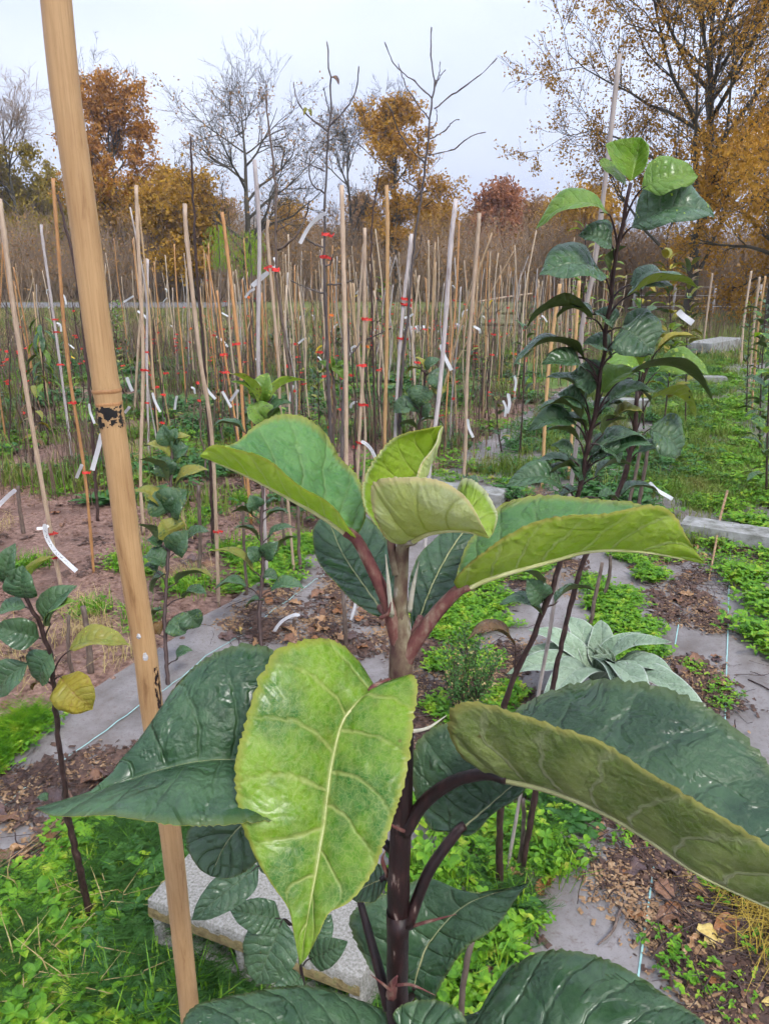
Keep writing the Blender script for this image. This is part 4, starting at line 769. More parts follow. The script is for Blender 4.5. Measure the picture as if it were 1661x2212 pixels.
# black paint mark with torn edges, a skin on the culm
def skin(py0, py1, a0, a1, mat, nm, seed, hole=0.28, na=26, nz=20, lift=.00022):
    rg = np.random.default_rng(seed); i0, i1 = cat_at(py0), cat_at(py1); V = {}; f = []; vl = []
    def pt(s, a):
        x = i0 + (i1 - i0) * s; j = int(x); fr = x - j; c = cp[j] * (1 - fr) + cp[j + 1] * fr; ax = cp[j + 1] - cp[j]; ax = ax / np.linalg.norm(ax)
        u = np.cross(ax, [0, 1, 0]); u /= np.linalg.norm(u); w = np.cross(ax, u); return c + (u * math.cos(a) + w * math.sin(a)) * (crad[i1] * 1.01 + lift)
    nzv = rg.random((nz + 1, na + 1)); 
    for _ in range(2): nzv = (nzv + np.roll(nzv, 1, 0) + np.roll(nzv, 1, 1) + np.roll(nzv, -1, 0) + np.roll(nzv, -1, 1)) / 5
    for z in range(nz):
        for q in range(na):
            ed = min(z, nz - 1 - z, q, na - 1 - q)
            if nzv[z, q] < 0.5 - hole * 0.12 + (0.07 if ed < 2 else 0) + (0.06 if ed < 1 else 0) - (.06 if ed > 4 else 0): continue
            ids = []
            for dz, dq in ((0, 0), (0, 1), (1, 1), (1, 0)):
                k = (z + dz, q + dq)
                if k not in V: V[k] = len(vl); vl.append(pt((z + dz) / nz, a0 + (a1 - a0) * (q + dq) / na))
                ids.append(V[k])
            f.append(tuple(ids))
    part(nm, vl, f, mat, root, smooth=False)
skin(884, 926, 0.1, 3.2, M['black'], 'black_mark', 5)
for py, a, rw, rh in ((1367, 1.55, .0016, .0024), (1413, 1.25, .0019, .0036)):
    i = cat_at(py); ax = cp[i + 1] - cp[i - 1]; ax /= np.linalg.norm(ax); u = np.cross(ax, [0, 1, 0]); u /= np.linalg.norm(u); w = np.cross(ax, u); k = 14
    rad_ = u * math.cos(a) + w * math.sin(a); tan_ = np.cross(ax, rad_); V = [cp[i] + rad_ * (crad[i] + .0007)]
    for s, e in ((.55, .0006), (1, .0)):
        V += [cp[i] + rad_ * (crad[i] * (1 - .012 * s) + e) + tan_ * rw * s * math.cos(t) * (1 + .2 * math.sin(3 * t)) + ax * rh * s * math.sin(t) for t in np.arange(k) * 2 * math.pi / k]
    f = [(0, 1 + j, 1 + (j + 1) % k) for j in range(k)] + [(1 + j, 1 + k + j, 1 + k + (j + 1) % k, 1 + (j + 1) % k) for j in range(k)]
    part('bud_scar', V, f, M['scar'], root)
skin(1430, 1560, 0.05, 0.75, M['stem'], 'weathered_crack', 8, na=10, nz=40)

# ------------------------------------------------------------------ the near apple plant
SY = 0.28
foot = AY(858, 2150, SY) * [1, 1, 0]
hero = empty('apple_sapling', foot, 'big-leaved apple sapling close to the camera in the centre', 'sapling')
sp = [AY(x, y, SY) for x, y in [(866, 1490), (868, 1560), (868, 1668), (866, 1785), (861, 1902), (860, 2058), (858, 2150)]] + [np.array([foot[0], foot[1] + .01, .5]), foot - [0, 0, .02]]
rg = np.random.default_rng(3); pp_ = crom(sp, 120); rr_ = np.linspace(.0050, .0064, 120) * (1 + .02 * rg.normal(size=120))
for k in (14, 20, 27): rr_[k:k + 2] *= 1.10
part('stem', *tube(pp_, rr_, 18), M['stem'], hero)
up_ = [P(864, 1285, .305), P(866, 1360, .31), P(866, 1440, .3145), P(867, 1500, .319), P(868, 1560, .323)]
part('shoot_tip', *tube(up_, [.0024, .0040, .0051, .0053, .0048], 16, 34), M['stem_top'], hero)
for a, b, c, r0, mt in [((846, 1330, .303), (840, 1270, .296), (833, 1198, .290), .0011, 'down'), ((884, 1320, .305), (893, 1265, .300), (905, 1212, .296), .0012, 'down'), ((822, 1335, .303), (838, 1325, .30), (845, 1300, .298), .0009, 'petiole_red'),
                        ((872, 1795, .330), (850, 1785, .322), (838, 1775, .316), .0009, 'petiole_red'), ((893, 2000, .352), (920, 1992, .346), (985, 1975, .340), .0009, 'petiole_red'), ((890, 1580, .33), (925, 1572, .34), (965, 1545, .35), .0009, 'down'),
                        ((845, 2150, .352), (850, 2125, .346), (858, 2108, .342), .0028, 'petiole_red'), ((855, 2128, .345), (890, 2128, .338), (940, 2150, .332), .0008, 'petiole_red'), ((845, 2140, .346), (820, 2120, .34), (800, 2105, .338), .0008, 'petiole_red'), ((838, 1890, .35), (826, 1860, .345), (832, 1838, .342), .0013, 'petiole_red')]:
    part('stipule', *tube([P(*a), P(*b), P(*c)], [r0, r0 * .8, r0 * .15], 8, 12), M[mt], hero)
lb = lambda *a, **k: hleaf(hero, *a, **k)
lb([(770, 1165, .292), (700, 1115, .288), (600, 1060, .282), (520, 1020, .276), (432, 984, .268)], [(762, 1145, .284), (700, 1082, .276), (620, 1024, .268), (540, 978, .262), (470, 957, .262)],
   [(788, 1110, .305), (775, 1030, .322), (738, 985, .328), (690, 922, .33), (620, 898, .325), (555, 915, .312), (505, 955, .295), (460, 968, .28)], ('mid', 'mid_under'), pet=[(866, 1420, .3135), (850, 1355, .308), (836, 1300, .303), (800, 1220, .296)], petr=(.0031, .0022), seed=1, bulge=-.05)
lb([(990, 1275, .298), (1060, 1245, .292), (1180, 1212, .285), (1280, 1188, .28), (1400, 1192, .275), (1522, 1217, .272)],
   [(988, 1235, .31), (1005, 1175, .322), (1060, 1110, .33), (1120, 1080, .33), (1200, 1066, .326), (1300, 1078, .318), (1390, 1098, .305), (1460, 1150, .288)],
   [(982, 1250, .288), (1020, 1205, .28), (1100, 1155, .272), (1200, 1118, .265), (1300, 1104, .26), (1400, 1091, .258), (1450, 1110, .26), (1485, 1165, .266)], ('mid', 'mid_under'), pet=[(866, 1455, .316), (884, 1408, .311), (912, 1365, .307), (950, 1315, .302)], petr=(.0036, .0023), petmat=M['petiole_red'], seed=2, bulge=-.05)
lb([(838, 1335, .318), (790, 1270, .335), (740, 1195, .35), (705, 1110, .362)], [(800, 1325, .325), (740, 1277, .335), (690, 1215, .345), (675, 1160, .352), (685, 1128, .358)], [(852, 1280, .33), (850, 1200, .345), (810, 1130, .36), (750, 1100, .365)], ('dark', 'dark_under'), pet=[(860, 1420, .32)], seed=3, quilt=.0013)
lb([(892, 1375, .322), (935, 1260, .345), (985, 1170, .36), (1040, 1105, .37)], [(885, 1320, .33), (888, 1240, .345), (920, 1180, .36), (980, 1130, .37)], [(930, 1350, .33), (985, 1290, .342), (1025, 1230, .355), (1055, 1160, .365)], ('dark', 'dark_under'), pet=[(872, 1430, .32)], seed=4, quilt=.0013)
lb([(845, 1172, .297), (880, 1110, .303), (915, 1030, .306), (940, 975, .304), (956, 920, .30)], [(800, 1120, .285), (787, 1060, .283), (798, 1005, .285), (840, 958, .288), (900, 930, .294)], [(866, 1120, .292), (898, 1040, .289), (922, 985, .292), (945, 938, .296)], ('young', 'young_under'), pet=[(858, 1240, .30)], petmat=M['stem_top'], seed=5, quilt=.0006, serr=.04, bulge=-.12)
lb([(872, 1172, .293), (930, 1148, .28), (1000, 1145, .272), (1056, 1162, .268)], [(860, 1150, .30), (880, 1090, .31), (960, 1085, .305), (1000, 1037, .298), (1045, 1058, .288), (1074, 1105, .278), (1066, 1145, .272)],
   [(840, 1165, .285), (808, 1110, .275), (806, 1050, .268), (850, 1030, .262), (930, 1030, .258), (990, 1065, .258), (1040, 1130, .262)], ('young', 'young_under'), pet=[(864, 1335, .308), (865, 1285, .304), (868, 1220, .299)], petr=(.0031, .0027), petmat=M['stem_top'], seed=6, quilt=.0005, serr=.03, bulge=-.15, label='pale downy furled young leaf')
lb([(812, 1484, .306), (770, 1520, .298), (738, 1565, .297), (715, 1660, .290), (700, 1780, .280), (680, 1900, .272), (662, 2000, .266), (648, 2085, .264)],
   [(850, 1464, .305), (893, 1458, .3), (902, 1500, .296), (888, 1600, .286), (870, 1700, .278), (840, 1800, .271), (808, 1880, .267), (760, 1940, .264), (712, 1968, .263), (690, 2015, .263), (665, 2065, .264)],
   [(790, 1450, .31), (765, 1420, .31), (720, 1385, .306), (665, 1381, .3), (600, 1402, .293), (560, 1470, .287), (530, 1560, .281), (508, 1650, .276), (515, 1755, .271), (545, 1835, .268), (585, 1905, .266), (622, 1962, .265), (636, 2025, .264)], ('bright', 'mid_under'), pet=[(855, 1470, .318)], seed=7, quilt=.0013, nq=7, bulge=.06, label='bright yellow-green leaf hanging towards the camera')
lb([(650, 1640, .312), (510, 1640, .305), (420, 1646, .302), (330, 1668, .3), (262, 1692, .297), (160, 1728, .29), (76, 1746, .285)], [(640, 1760, .28), (520, 1781, .266), (420, 1778, .262), (300, 1772, .262), (180, 1764, .268), (110, 1755, .276)],
   [(650, 1500, .318), (590, 1405, .324), (520, 1392, .324), (450, 1420, .322), (390, 1475, .32), (330, 1555, .316), (280, 1620, .31), (264, 1665, .304), (230, 1703, .298), (150, 1727, .291)], ('dark', 'dark_under'), pet=[(855, 1720, .331), (760, 1660, .322)], petmat=M['stem'], seed=8, quilt=.0013, bulge=.10)
lb([(640, 1720, .36), (540, 1770, .365), (490, 1820, .365), (455, 1893, .36)], [(640, 1800, .355), (570, 1850, .355), (525, 1885, .355), (490, 1898, .357)], [(560, 1700, .37), (450, 1740, .372), (408, 1790, .37), (406, 1830, .366), (430, 1875, .362)], ('dark', 'dark_under'), pet=[(860, 1850, .345), (760, 1760, .35)], petmat=M['stem'], seed=9)
lb([(1050, 1672, .312), (1180, 1702, .30), (1300, 1752, .288), (1400, 1812, .278), (1500, 1882, .268), (1600, 1932, .26), (1730, 1990, .25)], [(1060, 1600, .335), (1120, 1530, .35), (1190, 1488, .355), (1290, 1466, .35), (1400, 1480, .34), (1500, 1512, .328), (1600, 1580, .315), (1680, 1680, .30), (1735, 1850, .272)],
   [(1000, 1640, .305), (968, 1570, .298), (985, 1518, .292), (1040, 1515, .286), (1130, 1546, .28), (1200, 1572, .275), (1300, 1602, .268), (1400, 1660, .26), (1500, 1722, .252), (1600, 1790, .246), (1680, 1850, .242), (1735, 1940, .244)], ('dark', 'dark_under'), pet=[(872, 1800, .336), (915, 1735, .332), (980, 1688, .322)], petr=(.0034, .0026), petmat=M['stem'], seed=10, quilt=.0013, bulge=-.02, label='large leaf arching out to the right, olive underside towards the camera')
lb([(985, 1800, .35), (1040, 1755, .352), (1110, 1695, .355), (1200, 1630, .36)], [(930, 1790, .36), (895, 1720, .37), (888, 1640, .375), (930, 1575, .378), (1010, 1560, .375), (1100, 1590, .37)], [(1020, 1800, .345), (1080, 1748, .344), (1145, 1692, .348)], ('dark', 'dark_under'), pet=[(880, 2000, .353), (925, 1885, .35)], petr=(.003, .0024), petmat=M['stem'], seed=11, quilt=.0014)
lb([(890, 2150, .40), (905, 2090, .40), (931, 2031, .405), (1009, 1953, .405), (1140, 1908, .395)], [(840, 2140, .40), (790, 2080, .41), (755, 1990, .415), (790, 1950, .42), (860, 1920, .42), (920, 1895, .42), (990, 1925, .412), (1070, 1925, .40)], [(930, 2170, .395), (960, 2110, .392), (1000, 2055, .39), (1060, 2010, .388), (1100, 1960, .39)], ('dark', 'dark_under'), pet=[(862, 2180, .37)], petmat=M['stem'], seed=12)
lb([(900, 2230, .345), (1060, 2230, .33), (1250, 2240, .315), (1450, 2270, .305), (1560, 2300, .30)], [(960, 2210, .35), (1040, 2185, .35), (1062, 2130, .352), (1100, 2085, .354), (1180, 2055, .352), (1290, 2065, .345), (1370, 2100, .335), (1450, 2160, .325), (1525, 2218, .315)], [(1000, 2330, .31), (1200, 2380, .30), (1400, 2380, .295)], ('dark', 'dark_under'), pet=[(865, 2230, .37)], petmat=M['stem'], seed=13, quilt=.0014, bulge=.1)
lb([(840, 2230, .35), (700, 2240, .34), (550, 2260, .33), (400, 2290, .32)], [(800, 2300, .33), (600, 2350, .32), (450, 2330, .315)], [(832, 2187, .36), (800, 2165, .362), (700, 2138, .362), (600, 2130, .358), (500, 2150, .35), (412, 2182, .34), (390, 2240, .33)], ('dark', 'dark_under'), pet=[(862, 2240, .37)], petmat=M['stem'], seed=14, bulge=.1)
lb([(870, 2240, .335), (930, 2262, .325), (990, 2310, .315)], [(850, 2190, .34), (900, 2160, .34), (960, 2165, .335), (1002, 2195, .33), (1010, 2260, .32)], [(860, 2290, .325), (900, 2330, .315)], ('dark', 'dark_under'), pet=[(860, 2240, .365)], petmat=M['stem'], seed=15)
lb([(838, 1895, .37), (795, 1912, .375), (752, 1938, .38)], [(820, 1938, .365), (780, 1950, .37)], [(820, 1868, .38), (775, 1880, .385)], ('dark', 'dark_under'), pet=[(862, 1910, .355)], petmat=M['stem'], seed=16, n=50, m=8, teeth=18)
part('side_shoot', *tube([P(840, 2180, .372), P(820, 2100, .375), P(795, 2010, .38), P(772, 1925, .385)], [.0030, .0026, .0022, .0016], 10, 24), M['stem'], hero)

# ------------------------------------------------------------------ saplings with leaves
def px_m(d, px): return px * d / F
def leafy_px(name, stem, w0, w1, label, leaves, Ytop, mat='bark_dark', foot=True, cat='sapling', arch=.16, fold=.4, ties=(), group=None, n=15, m=3, petr=None, seed=0, wsc=1.25):
    """sapling from picture points: stem top to foot, each leaf = (base, tip, width, mats[, arch, fold, roll, joint])"""
    ft = G(*stem[-1]); Yb = ft[1]; y0, y1 = stem[0][1], stem[-1][1]
    YY = lambda py: Ytop + (Yb - Ytop) * min(max((py - y0) / (y1 - y0), -.05), 1)
    W = [AY(x, y, YY(y)) for x, y in stem[:-1]] + [ft - np.array([0, 0, .02])]
    root = empty(name, ft, label, cat, group); rg = np.random.default_rng(seed); nn_ = 60
    p = crom(W, nn_); p[1:-1] += rg.normal(0, .0012, (nn_ - 2, 3)); dd = (p - CP) @ FW
    part('stem', *tube(p, np.linspace(w0, w1, nn_) * dd / F / 2 * (1 + .07 * rg.normal(size=nn_)), 10), M[mat], root)
    py = np.array([topx(q)[1] for q in p])
    for l in leaves:
        (bx, by), (tx_, ty_), wd, mats = l[:4]; o = l[4] if len(l) > 4 else {}
        Yl = YY(by); dp = o.get('dy', rg.uniform(-.3, .25)); ln = math.hypot(tx_ - bx, ty_ - by) * Yl / F
        B = AY(bx, by, Yl + o.get('by', dp * .25 * ln)); T = AY(tx_, ty_, Yl + dp * ln)
        j = o.get('joint'); jp = p[int(np.argmin(np.abs(py - (j if j else by + max(12, .5 * abs(bx - topx(p[int(np.argmin(np.abs(py - by)))])[0]) + 6)))))]
        pleaf(root, B, T, wd * Yl / F * wsc, mats, arch=o.get('arch', arch), fold=o.get('fold', fold), roll=o.get('roll', rg.normal(0, .25)), stem=jp, petr=(petr or 1.6) * Yl / F, up=o.get('up', (0, 0, 1)), n=n, m=m, petmat=M[mat], droop=o.get('droop', .05))
    return root
Dk, Fr, Yw, Ol, Sp, Ru = ('deep_green', 'deep_green_under'), ('fresh', 'mid_under'), ('yellow', 'yellow'), ('olive', 'olive'), ('sap', 'sap_under'), ('russet', 'russet')
camup = (0, -0.75, 0.66)
rgx = np.random.default_rng(12); more_r = []
for yy in np.arange(620, 1075, 62):
    xs_ = np.interp(yy, [395, 500, 600, 700, 800, 900, 1000, 1075], [1362, 1340, 1322, 1310, 1298, 1282, 1262, 1246]); sd_ = -1 if len(more_r) % 2 else 1
    L_ = rgx.uniform(80, 125); bx_ = xs_ + sd_ * rgx.uniform(22, 40); more_r.append(((bx_, yy - rgx.uniform(2, 14)), (bx_ + sd_ * L_, yy - rgx.uniform(-14, 34)), rgx.uniform(42, 56), [('deep_green', 'deep_green_under'), ('deep_green', 'sap_under'), ('sap', 'sap_under')][rgx.integers(0, 3)], {'arch': rgx.uniform(.12, .28), 'fold': rgx.uniform(.1, .4), 'dy': rgx.uniform(-.6, .9), 'joint': yy + 22, 'up': (0, -rgx.uniform(.1, .7), 1)}))
rs = leafy_px('apple_sapling', [(1362, 395), (1340, 500), (1322, 600), (1310, 700), (1298, 800), (1282, 900), (1262, 1000), (1246, 1075), (1211, 1218), (1150, 1380), (1090, 1526), (1080, 1750), (1078, 1930)], 8, 17, 'tall dark-leaved apple sapling rising on the right beside a grey stake', more_r + [
    ((1385, 408), (1508, 376), 62, Fr, {'fold': .25, 'up': (0, -.9, .45), 'joint': 470, 'arch': .12}), ((1314, 462), (1157, 488), 56, Fr, {'arch': .25, 'fold': .3, 'joint': 520, 'up': (0, -.5, .8), 'dy': .05}), ((1362, 492), (1545, 462), 88, ('deep_green', 'mid_under'), {'arch': .22, 'fold': .35, 'joint': 545, 'dy': -.1, 'up': (0, -.6, .8)}),
    ((1322, 532), (1250, 506), 50, Dk, {'arch': .15, 'joint': 560, 'up': camup}), ((1300, 588), (1166, 588), 84, Dk, {'arch': .16, 'fold': .15, 'up': (0, -.45, .9), 'joint': 655, 'dy': -.35}), ((1318, 590), (1350, 530), 45, Dk, {'joint': 640}), ((1352, 642), (1512, 618), 58, ('deep_green', 'mid_under'), {'arch': .16, 'fold': .45, 'joint': 690}), ((1283, 690), (1128, 712), 62, Dk, {'arch': .26, 'fold': .35, 'joint': 735, 'dy': .1}),
    ((1340, 708), (1412, 762), 92, Dk, {'arch': .12, 'fold': .1, 'up': camup, 'dy': -.5, 'joint': 735}), ((1322, 712), (1284, 672), 44, Dk, {'joint': 735, 'up': camup}), ((1266, 778), (1106, 786), 56, Dk, {'arch': .27, 'fold': .35, 'joint': 825}), ((1342, 820), (1542, 858), 60, Dk, {'arch': .24, 'fold': .35, 'joint': 880, 'dy': -.1}), ((1290, 834), (1232, 806), 58, Dk, {'up': camup, 'joint': 880}),
    ((1256, 908), (1163, 882), 46, Dk, {'arch': .24, 'joint': 975}), ((1306, 880), (1418, 842), 52, Dk, {'arch': .14, 'joint': 920}), ((1252, 1042), (1158, 992), 46, ('deep_green', 'sap_under'), {'arch': .22, 'joint': 1075}), ((1276, 986), (1402, 948), 50, ('deep_green', 'sap_under'), {'arch': .2, 'joint': 1035}), ((1284, 1032), (1368, 1004), 40, ('deep_green', 'sap_under'), {'joint': 1060, 'arch': .2}), ((1262, 1034), (1230, 992), 34, ('sap', 'sap_under'), {'up': camup, 'joint': 1055}), ((1250, 952), (1178, 928), 40, Dk, {'joint': 1000}),
    ((1262, 860), (1180, 812), 42, Dk, {'joint': 925}), ((1300, 940), (1352, 902), 50, Dk, {'joint': 985}), ((1290, 1075), (1340, 1085), 38, ('sap', 'sap_under'), {'joint': 1090}), ((1172, 1332), (1080, 1302), 52, Sp, {'arch': .18, 'joint': 1350}), ((1196, 1306), (1284, 1272), 44, Sp, {'arch': .18, 'joint': 1330}), ((1170, 1268), (1118, 1232), 40, Sp, {'joint': 1300}), ((1172, 1300), (1138, 1250), 44, Sp, {'up': camup, 'joint': 1325}), ((1112, 1394), (1008, 1378), 58, Ru, {'arch': .25, 'joint': 1450}),
    ((1290, 900), (1345, 868), 48, Dk, {'joint': 930}), ((1268, 930), (1200, 905), 44, Dk, {'joint': 975}), ((1300, 850), (1372, 800), 56, ('fresh', 'mid_under'), {'joint': 890}), ((1275, 1000), (1330, 965), 46, Dk, {'joint': 1030}), ((1245, 1010), (1180, 1030), 44, Dk, {'joint': 1050}), ((1262, 880), (1205, 850), 48, Dk, {'joint': 930, 'up': camup}), ((1320, 770), (1260, 740), 50, Dk, {'joint': 800, 'up': camup}), ((1290, 960), (1340, 1000), 50, Dk, {'joint': 970, 'up': camup}), ((1252, 1062), (1205, 1085), 40, Sp, {'joint': 1080}), ((1325, 905), (1390, 890), 44, ('olive', 'deep_green_under'), {'joint': 940}),
    ((1235, 770), (1210, 730), 40, Dk, {'joint': 800}), ((1330, 760), (1385, 790), 50, Fr, {'joint': 800}), ((1230, 990), (1190, 960), 40, ('sap', 'sap_under'), {'joint': 1020})], 1.16, n=21, m=4, petr=2.2, mat='bark_red', seed=4, wsc=1.5)
q3 = lambda L, d: [(x, y, d + e) for x, y, e in L]
hleaf(rs, q3([(1363, 391, 0), (1372, 350, .01), (1384, 296, 0)], 1.20), q3([(1340, 372, -.02), (1318, 338, -.03), (1309, 312, -.03), (1345, 300, -.02)], 1.2), q3([(1385, 372, -.015), (1399, 345, -.02), (1400, 315, -.015)], 1.2), ('fresh', 'mid_under'), n=40, m=7, teeth=16, quilt=.001, seed=31)
hleaf(rs, q3([(1352, 400, 0), (1330, 370, .02), (1294, 346, .03)], 1.2), q3([(1330, 385, 0), (1300, 362, .02)], 1.2), q3([(1345, 375, .03), (1310, 342, .03)], 1.2), ('fresh', 'young_under'), n=30, m=5, teeth=10, seed=32)
leafy_px('apple_sapling', [(1376, 845), (1366, 960), (1335, 1060), (1261, 1210), (1198, 1464), (1122, 1905)], 10, 14, 'second apple sapling close behind the tall dark one, with paler leaves', [
    ((1418, 758), (1502, 724), 30, Yw, {'joint': 860}), ((1420, 802), (1532, 806), 64, Fr, {'arch': .18, 'fold': .3, 'joint': 880, 'up': (0, -.6, .8)}), ((1388, 802), (1308, 778), 56, Fr, {'fold': .2, 'joint': 860, 'up': (0, -.6, .8)}), ((1402, 862), (1504, 898), 58, ('sap', 'mid_under'), {'arch': .25, 'joint': 930}), ((1402, 926), (1472, 982), 84, Dk, {'up': camup, 'fold': .15, 'joint': 980}), ((1376, 978), (1462, 984), 40, Sp, {'joint': 1020, 'arch': .2}), ((1340, 935), (1300, 905), 44, Ol, {'joint': 990}), ((1420, 755), (1460, 745), 30, Fr, {'joint': 850}), ((1360, 900), (1320, 870), 44, Dk, {'joint': 950}), ((1385, 780), (1400, 730), 34, Fr, {'joint': 850}), ((1332, 1075), (1425, 1062), 40, ('deep_green', 'sap_under'), {'joint': 1095, 'arch': .2})], 1.45, n=17, m=3, petr=1.8, mat='bark_red', seed=5, wsc=1.45)
leafy_px('apple_sapling', [(8, 1254), (25, 1267), (58, 1296), (106, 1398), (117, 1485), (128, 1600), (150, 1770), (178, 1900), (204, 2000)], 8, 17, 'leaning apple sapling at the left edge with one yellow leaf', [
    ((12, 1262), (32, 1174), 42, ('sap', 'mid_under'), {'up': camup}), ((5, 1250), (-30, 1220), 40, Sp), ((55, 1292), (48, 1222), 56, Sp, {'up': camup, 'fold': .2}), ((60, 1290), (118, 1198), 36, ('olive', 'mid_under'), {'fold': .8}), ((96, 1346), (164, 1264), 54, Sp, {'up': camup, 'joint': 1375}), ((108, 1354), (162, 1296), 46, ('fresh', 'sap_under'), {'joint': 1380}), ((58, 1312), (-8, 1332), 40, Sp, {'joint': 1320}), ((86, 1378), (-10, 1352), 56, Sp, {'joint': 1390, 'up': camup}),
    ((150, 1406), (280, 1390), 56, ('olive', 'mid_under'), {'arch': .2, 'joint': 1455}), ((132, 1462), (200, 1534), 72, Yw, {'up': camup, 'joint': 1470, 'fold': .15}), ((114, 1408), (84, 1476), 66, Sp, {'up': camup, 'fold': .2, 'joint': 1420}), ((62, 1432), (-6, 1496), 62, Dk, {'up': camup, 'joint': 1440}), ((100, 1470), (70, 1490), 30, Ru), ((104, 1730), (80, 1722), 22, Sp)], 1.30, seed=6, mat='bark_red', wsc=1.4, n=19, m=4, petr=2.2)
leafy_px('apple_sapling', [(374, 948), (372, 994), (368, 1120), (364, 1198), (359, 1285), (357, 1358), (364, 1489)], 5, 10, 'leafy apple sapling between the thick cane and the tan stake with its foot in weeds', [
    ((362, 1040), (303, 990), 44, Sp), ((366, 1030), (350, 985), 36, Dk, {'up': camup}), ((380, 1060), (448, 1012), 38, ('olive', 'sap_under')), ((352, 1100), (290, 1055), 40, ('olive', 'sap_under')), ((368, 1110), (402, 1058), 58, Sp, {'up': camup}), ((366, 1108), (335, 1062), 46, Sp, {'up': camup}), ((338, 1175), (300, 1132), 42, Sp), ((370, 1160), (350, 1122), 50, ('olive', 'sap_under'), {'up': camup}), ((378, 1195), (406, 1146), 42, Sp, {'up': camup}), ((360, 1222), (310, 1200), 48, Dk), ((405, 1165), (452, 1146), 28, Dk), ((378, 1262), (459, 1242), 38, ('olive', 'sap_under')), ((340, 1236), (310, 1222), 30, Sp), ((395, 1292), (447, 1282), 38, Dk), ((368, 1340), (402, 1368), 46, Dk, {'up': camup}), ((405, 1320), (432, 1354), 42, Dk, {'up': camup}), ((382, 1426), (416, 1404), 32, Sp, {'joint': 1440}), ((352, 1316), (326, 1345), 34, Sp), ((345, 1372), (320, 1350), 36, Ru),
    ((372, 962), (352, 918), 30, ('sap', 'sap_under'), {'up': camup}), ((378, 966), (412, 942), 32, ('olive', 'sap_under')), ((370, 988), (306, 962), 32, ('olive', 'sap_under')), ((374, 960), (382, 925), 26, Sp, {'up': camup}), ((376, 985), (408, 965), 36, Sp, {'up': camup}), ((358, 1240), (330, 1282), 40, Sp), ((350, 1180), (318, 1165), 34, Sp)], 3.0, seed=7, wsc=1.55)
leafy_px('apple_sapling', [(568, 868), (570, 960), (568, 1072), (564, 1138), (568, 1200), (566, 1263), (560, 1326), (566, 1409)], 5, 9.5, 'apple sapling with yellow-green top showing above the near leaf, left of centre', [
    ((556, 872), (497, 803), 34, ('olive', 'mid_under')), ((560, 877), (502, 822), 34, Fr), ((568, 872), (578, 805), 40, Fr, {'up': camup}), ((580, 868), (662, 818), 36, Fr), ((572, 915), (538, 872), 44, ('fresh', 'sap_under'), {'up': camup}), ((580, 905), (630, 868), 34, Sp), ((530, 935), (460, 916), 34, Sp), ((575, 912), (604, 880), 40, ('fresh', 'sap_under'), {'up': camup}),
    ((548, 1115), (500, 1106), 30, Dk), ((576, 1118), (624, 1106), 26, Dk), ((560, 1165), (507, 1138), 30, Sp), ((578, 1163), (638, 1138), 22, Dk), ((548, 1234), (459, 1186), 30, ('olive', 'sap_under')), ((560, 1210), (535, 1182), 28, Sp, {'up': camup}), ((572, 1205), (600, 1170), 30, Sp, {'up': camup}), ((600, 1190), (642, 1158), 24, Dk), ((533, 1268), (463, 1272), 38, Sp), ((566, 1245), (602, 1252), 28, Dk), ((585, 1276), (657, 1268), 36, Sp), ((570, 1297), (530, 1312), 28, Dk), ((555, 1100), (540, 1070), 30, Sp, {'up': camup}), ((580, 1100), (600, 1076), 26, Sp)], 3.35, seed=8, wsc=1.5)
leafy_px('pear_sapling', [(919, 800), (915, 846), (906, 919), (898, 1010), (894, 1180)], 5, 8, 'glossy dark-leaved sapling at the picture centre behind the near plant', [
    ((926, 806), (956, 836), 48, Dk, {'up': camup, 'fold': .15}), ((916, 832), (904, 878), 46, Dk, {'up': camup, 'fold': .15}), ((893, 876), (848, 888), 38, Dk, {'up': camup}), ((906, 796), (876, 808), 26, Ol), ((915, 800), (897, 770), 20, Ol), ((930, 836), (964, 842), 30, Ol, {'up': camup}), ((905, 912), (958, 915), 26, Dk), ((912, 900), (930, 870), 36, Dk, {'up': camup}), ((900, 890), (880, 855), 32, Sp, {'up': camup}), ((920, 800), (950, 775), 26, Dk), ((902, 930), (862, 915), 30, Dk), ((900, 960), (940, 950), 30, Dk)], 4.0, seed=9, mat='bark_dark')
leafy_px('pear_sapling', [(718, 788), (719, 850), (720, 900)], 4, 10, 'pale green sprout on top of the grey stub', [((714, 802), (687, 780), 18, Fr), ((726, 794), (758, 784), 16, Fr), ((716, 792), (742, 820), 26, Fr, {'up': camup}), ((718, 792), (714, 768), 14, Fr), ((712, 796), (694, 804), 14, Ol)], 3.9, seed=10, cat='sapling') if False else None
# dark shoot low down in front of the concrete block
ft = AY(662, 2200, .85)
sh = empty('apple_shoot', ft * [1, 1, 0], 'dark grey-green apple shoot low down in front of the concrete block', 'shoot')
part('stem', *tube([AY(598, 1880, .83), AY(618, 1935, .84), AY(640, 2010, .85), AY(650, 2090, .85), ft, ft * [1, 1, 0]], [.0018, .0022, .0028, .003, .0035, .005], 10, 40), M['stem'], sh)
for b, t, w, o in [((560, 1870), (414, 1988), 92, .8), ((606, 1985), (496, 1964), 84, .85), ((612, 1985), (556, 2126), 150, .82), ((668, 2072), (752, 2034), 76, .84), ((655, 2060), (716, 1975), 86, .9), ((602, 1880), (560, 1840), 60, .9), ((640, 2010), (700, 1950), 70, .88), ((652, 2110), (590, 2160), 80, .82)]:
    pleaf(sh, AY(*b, .84), AY(*t, o - .02), w * .86 / F, Dk, up=camup, fold=.12, arch=.08, n=25, m=5, stem=AY(min(max(b[0] + 20, 600), 655), b[1] + 14, .845), petr=.0012, petmat=M['stem'], quilt=.001)

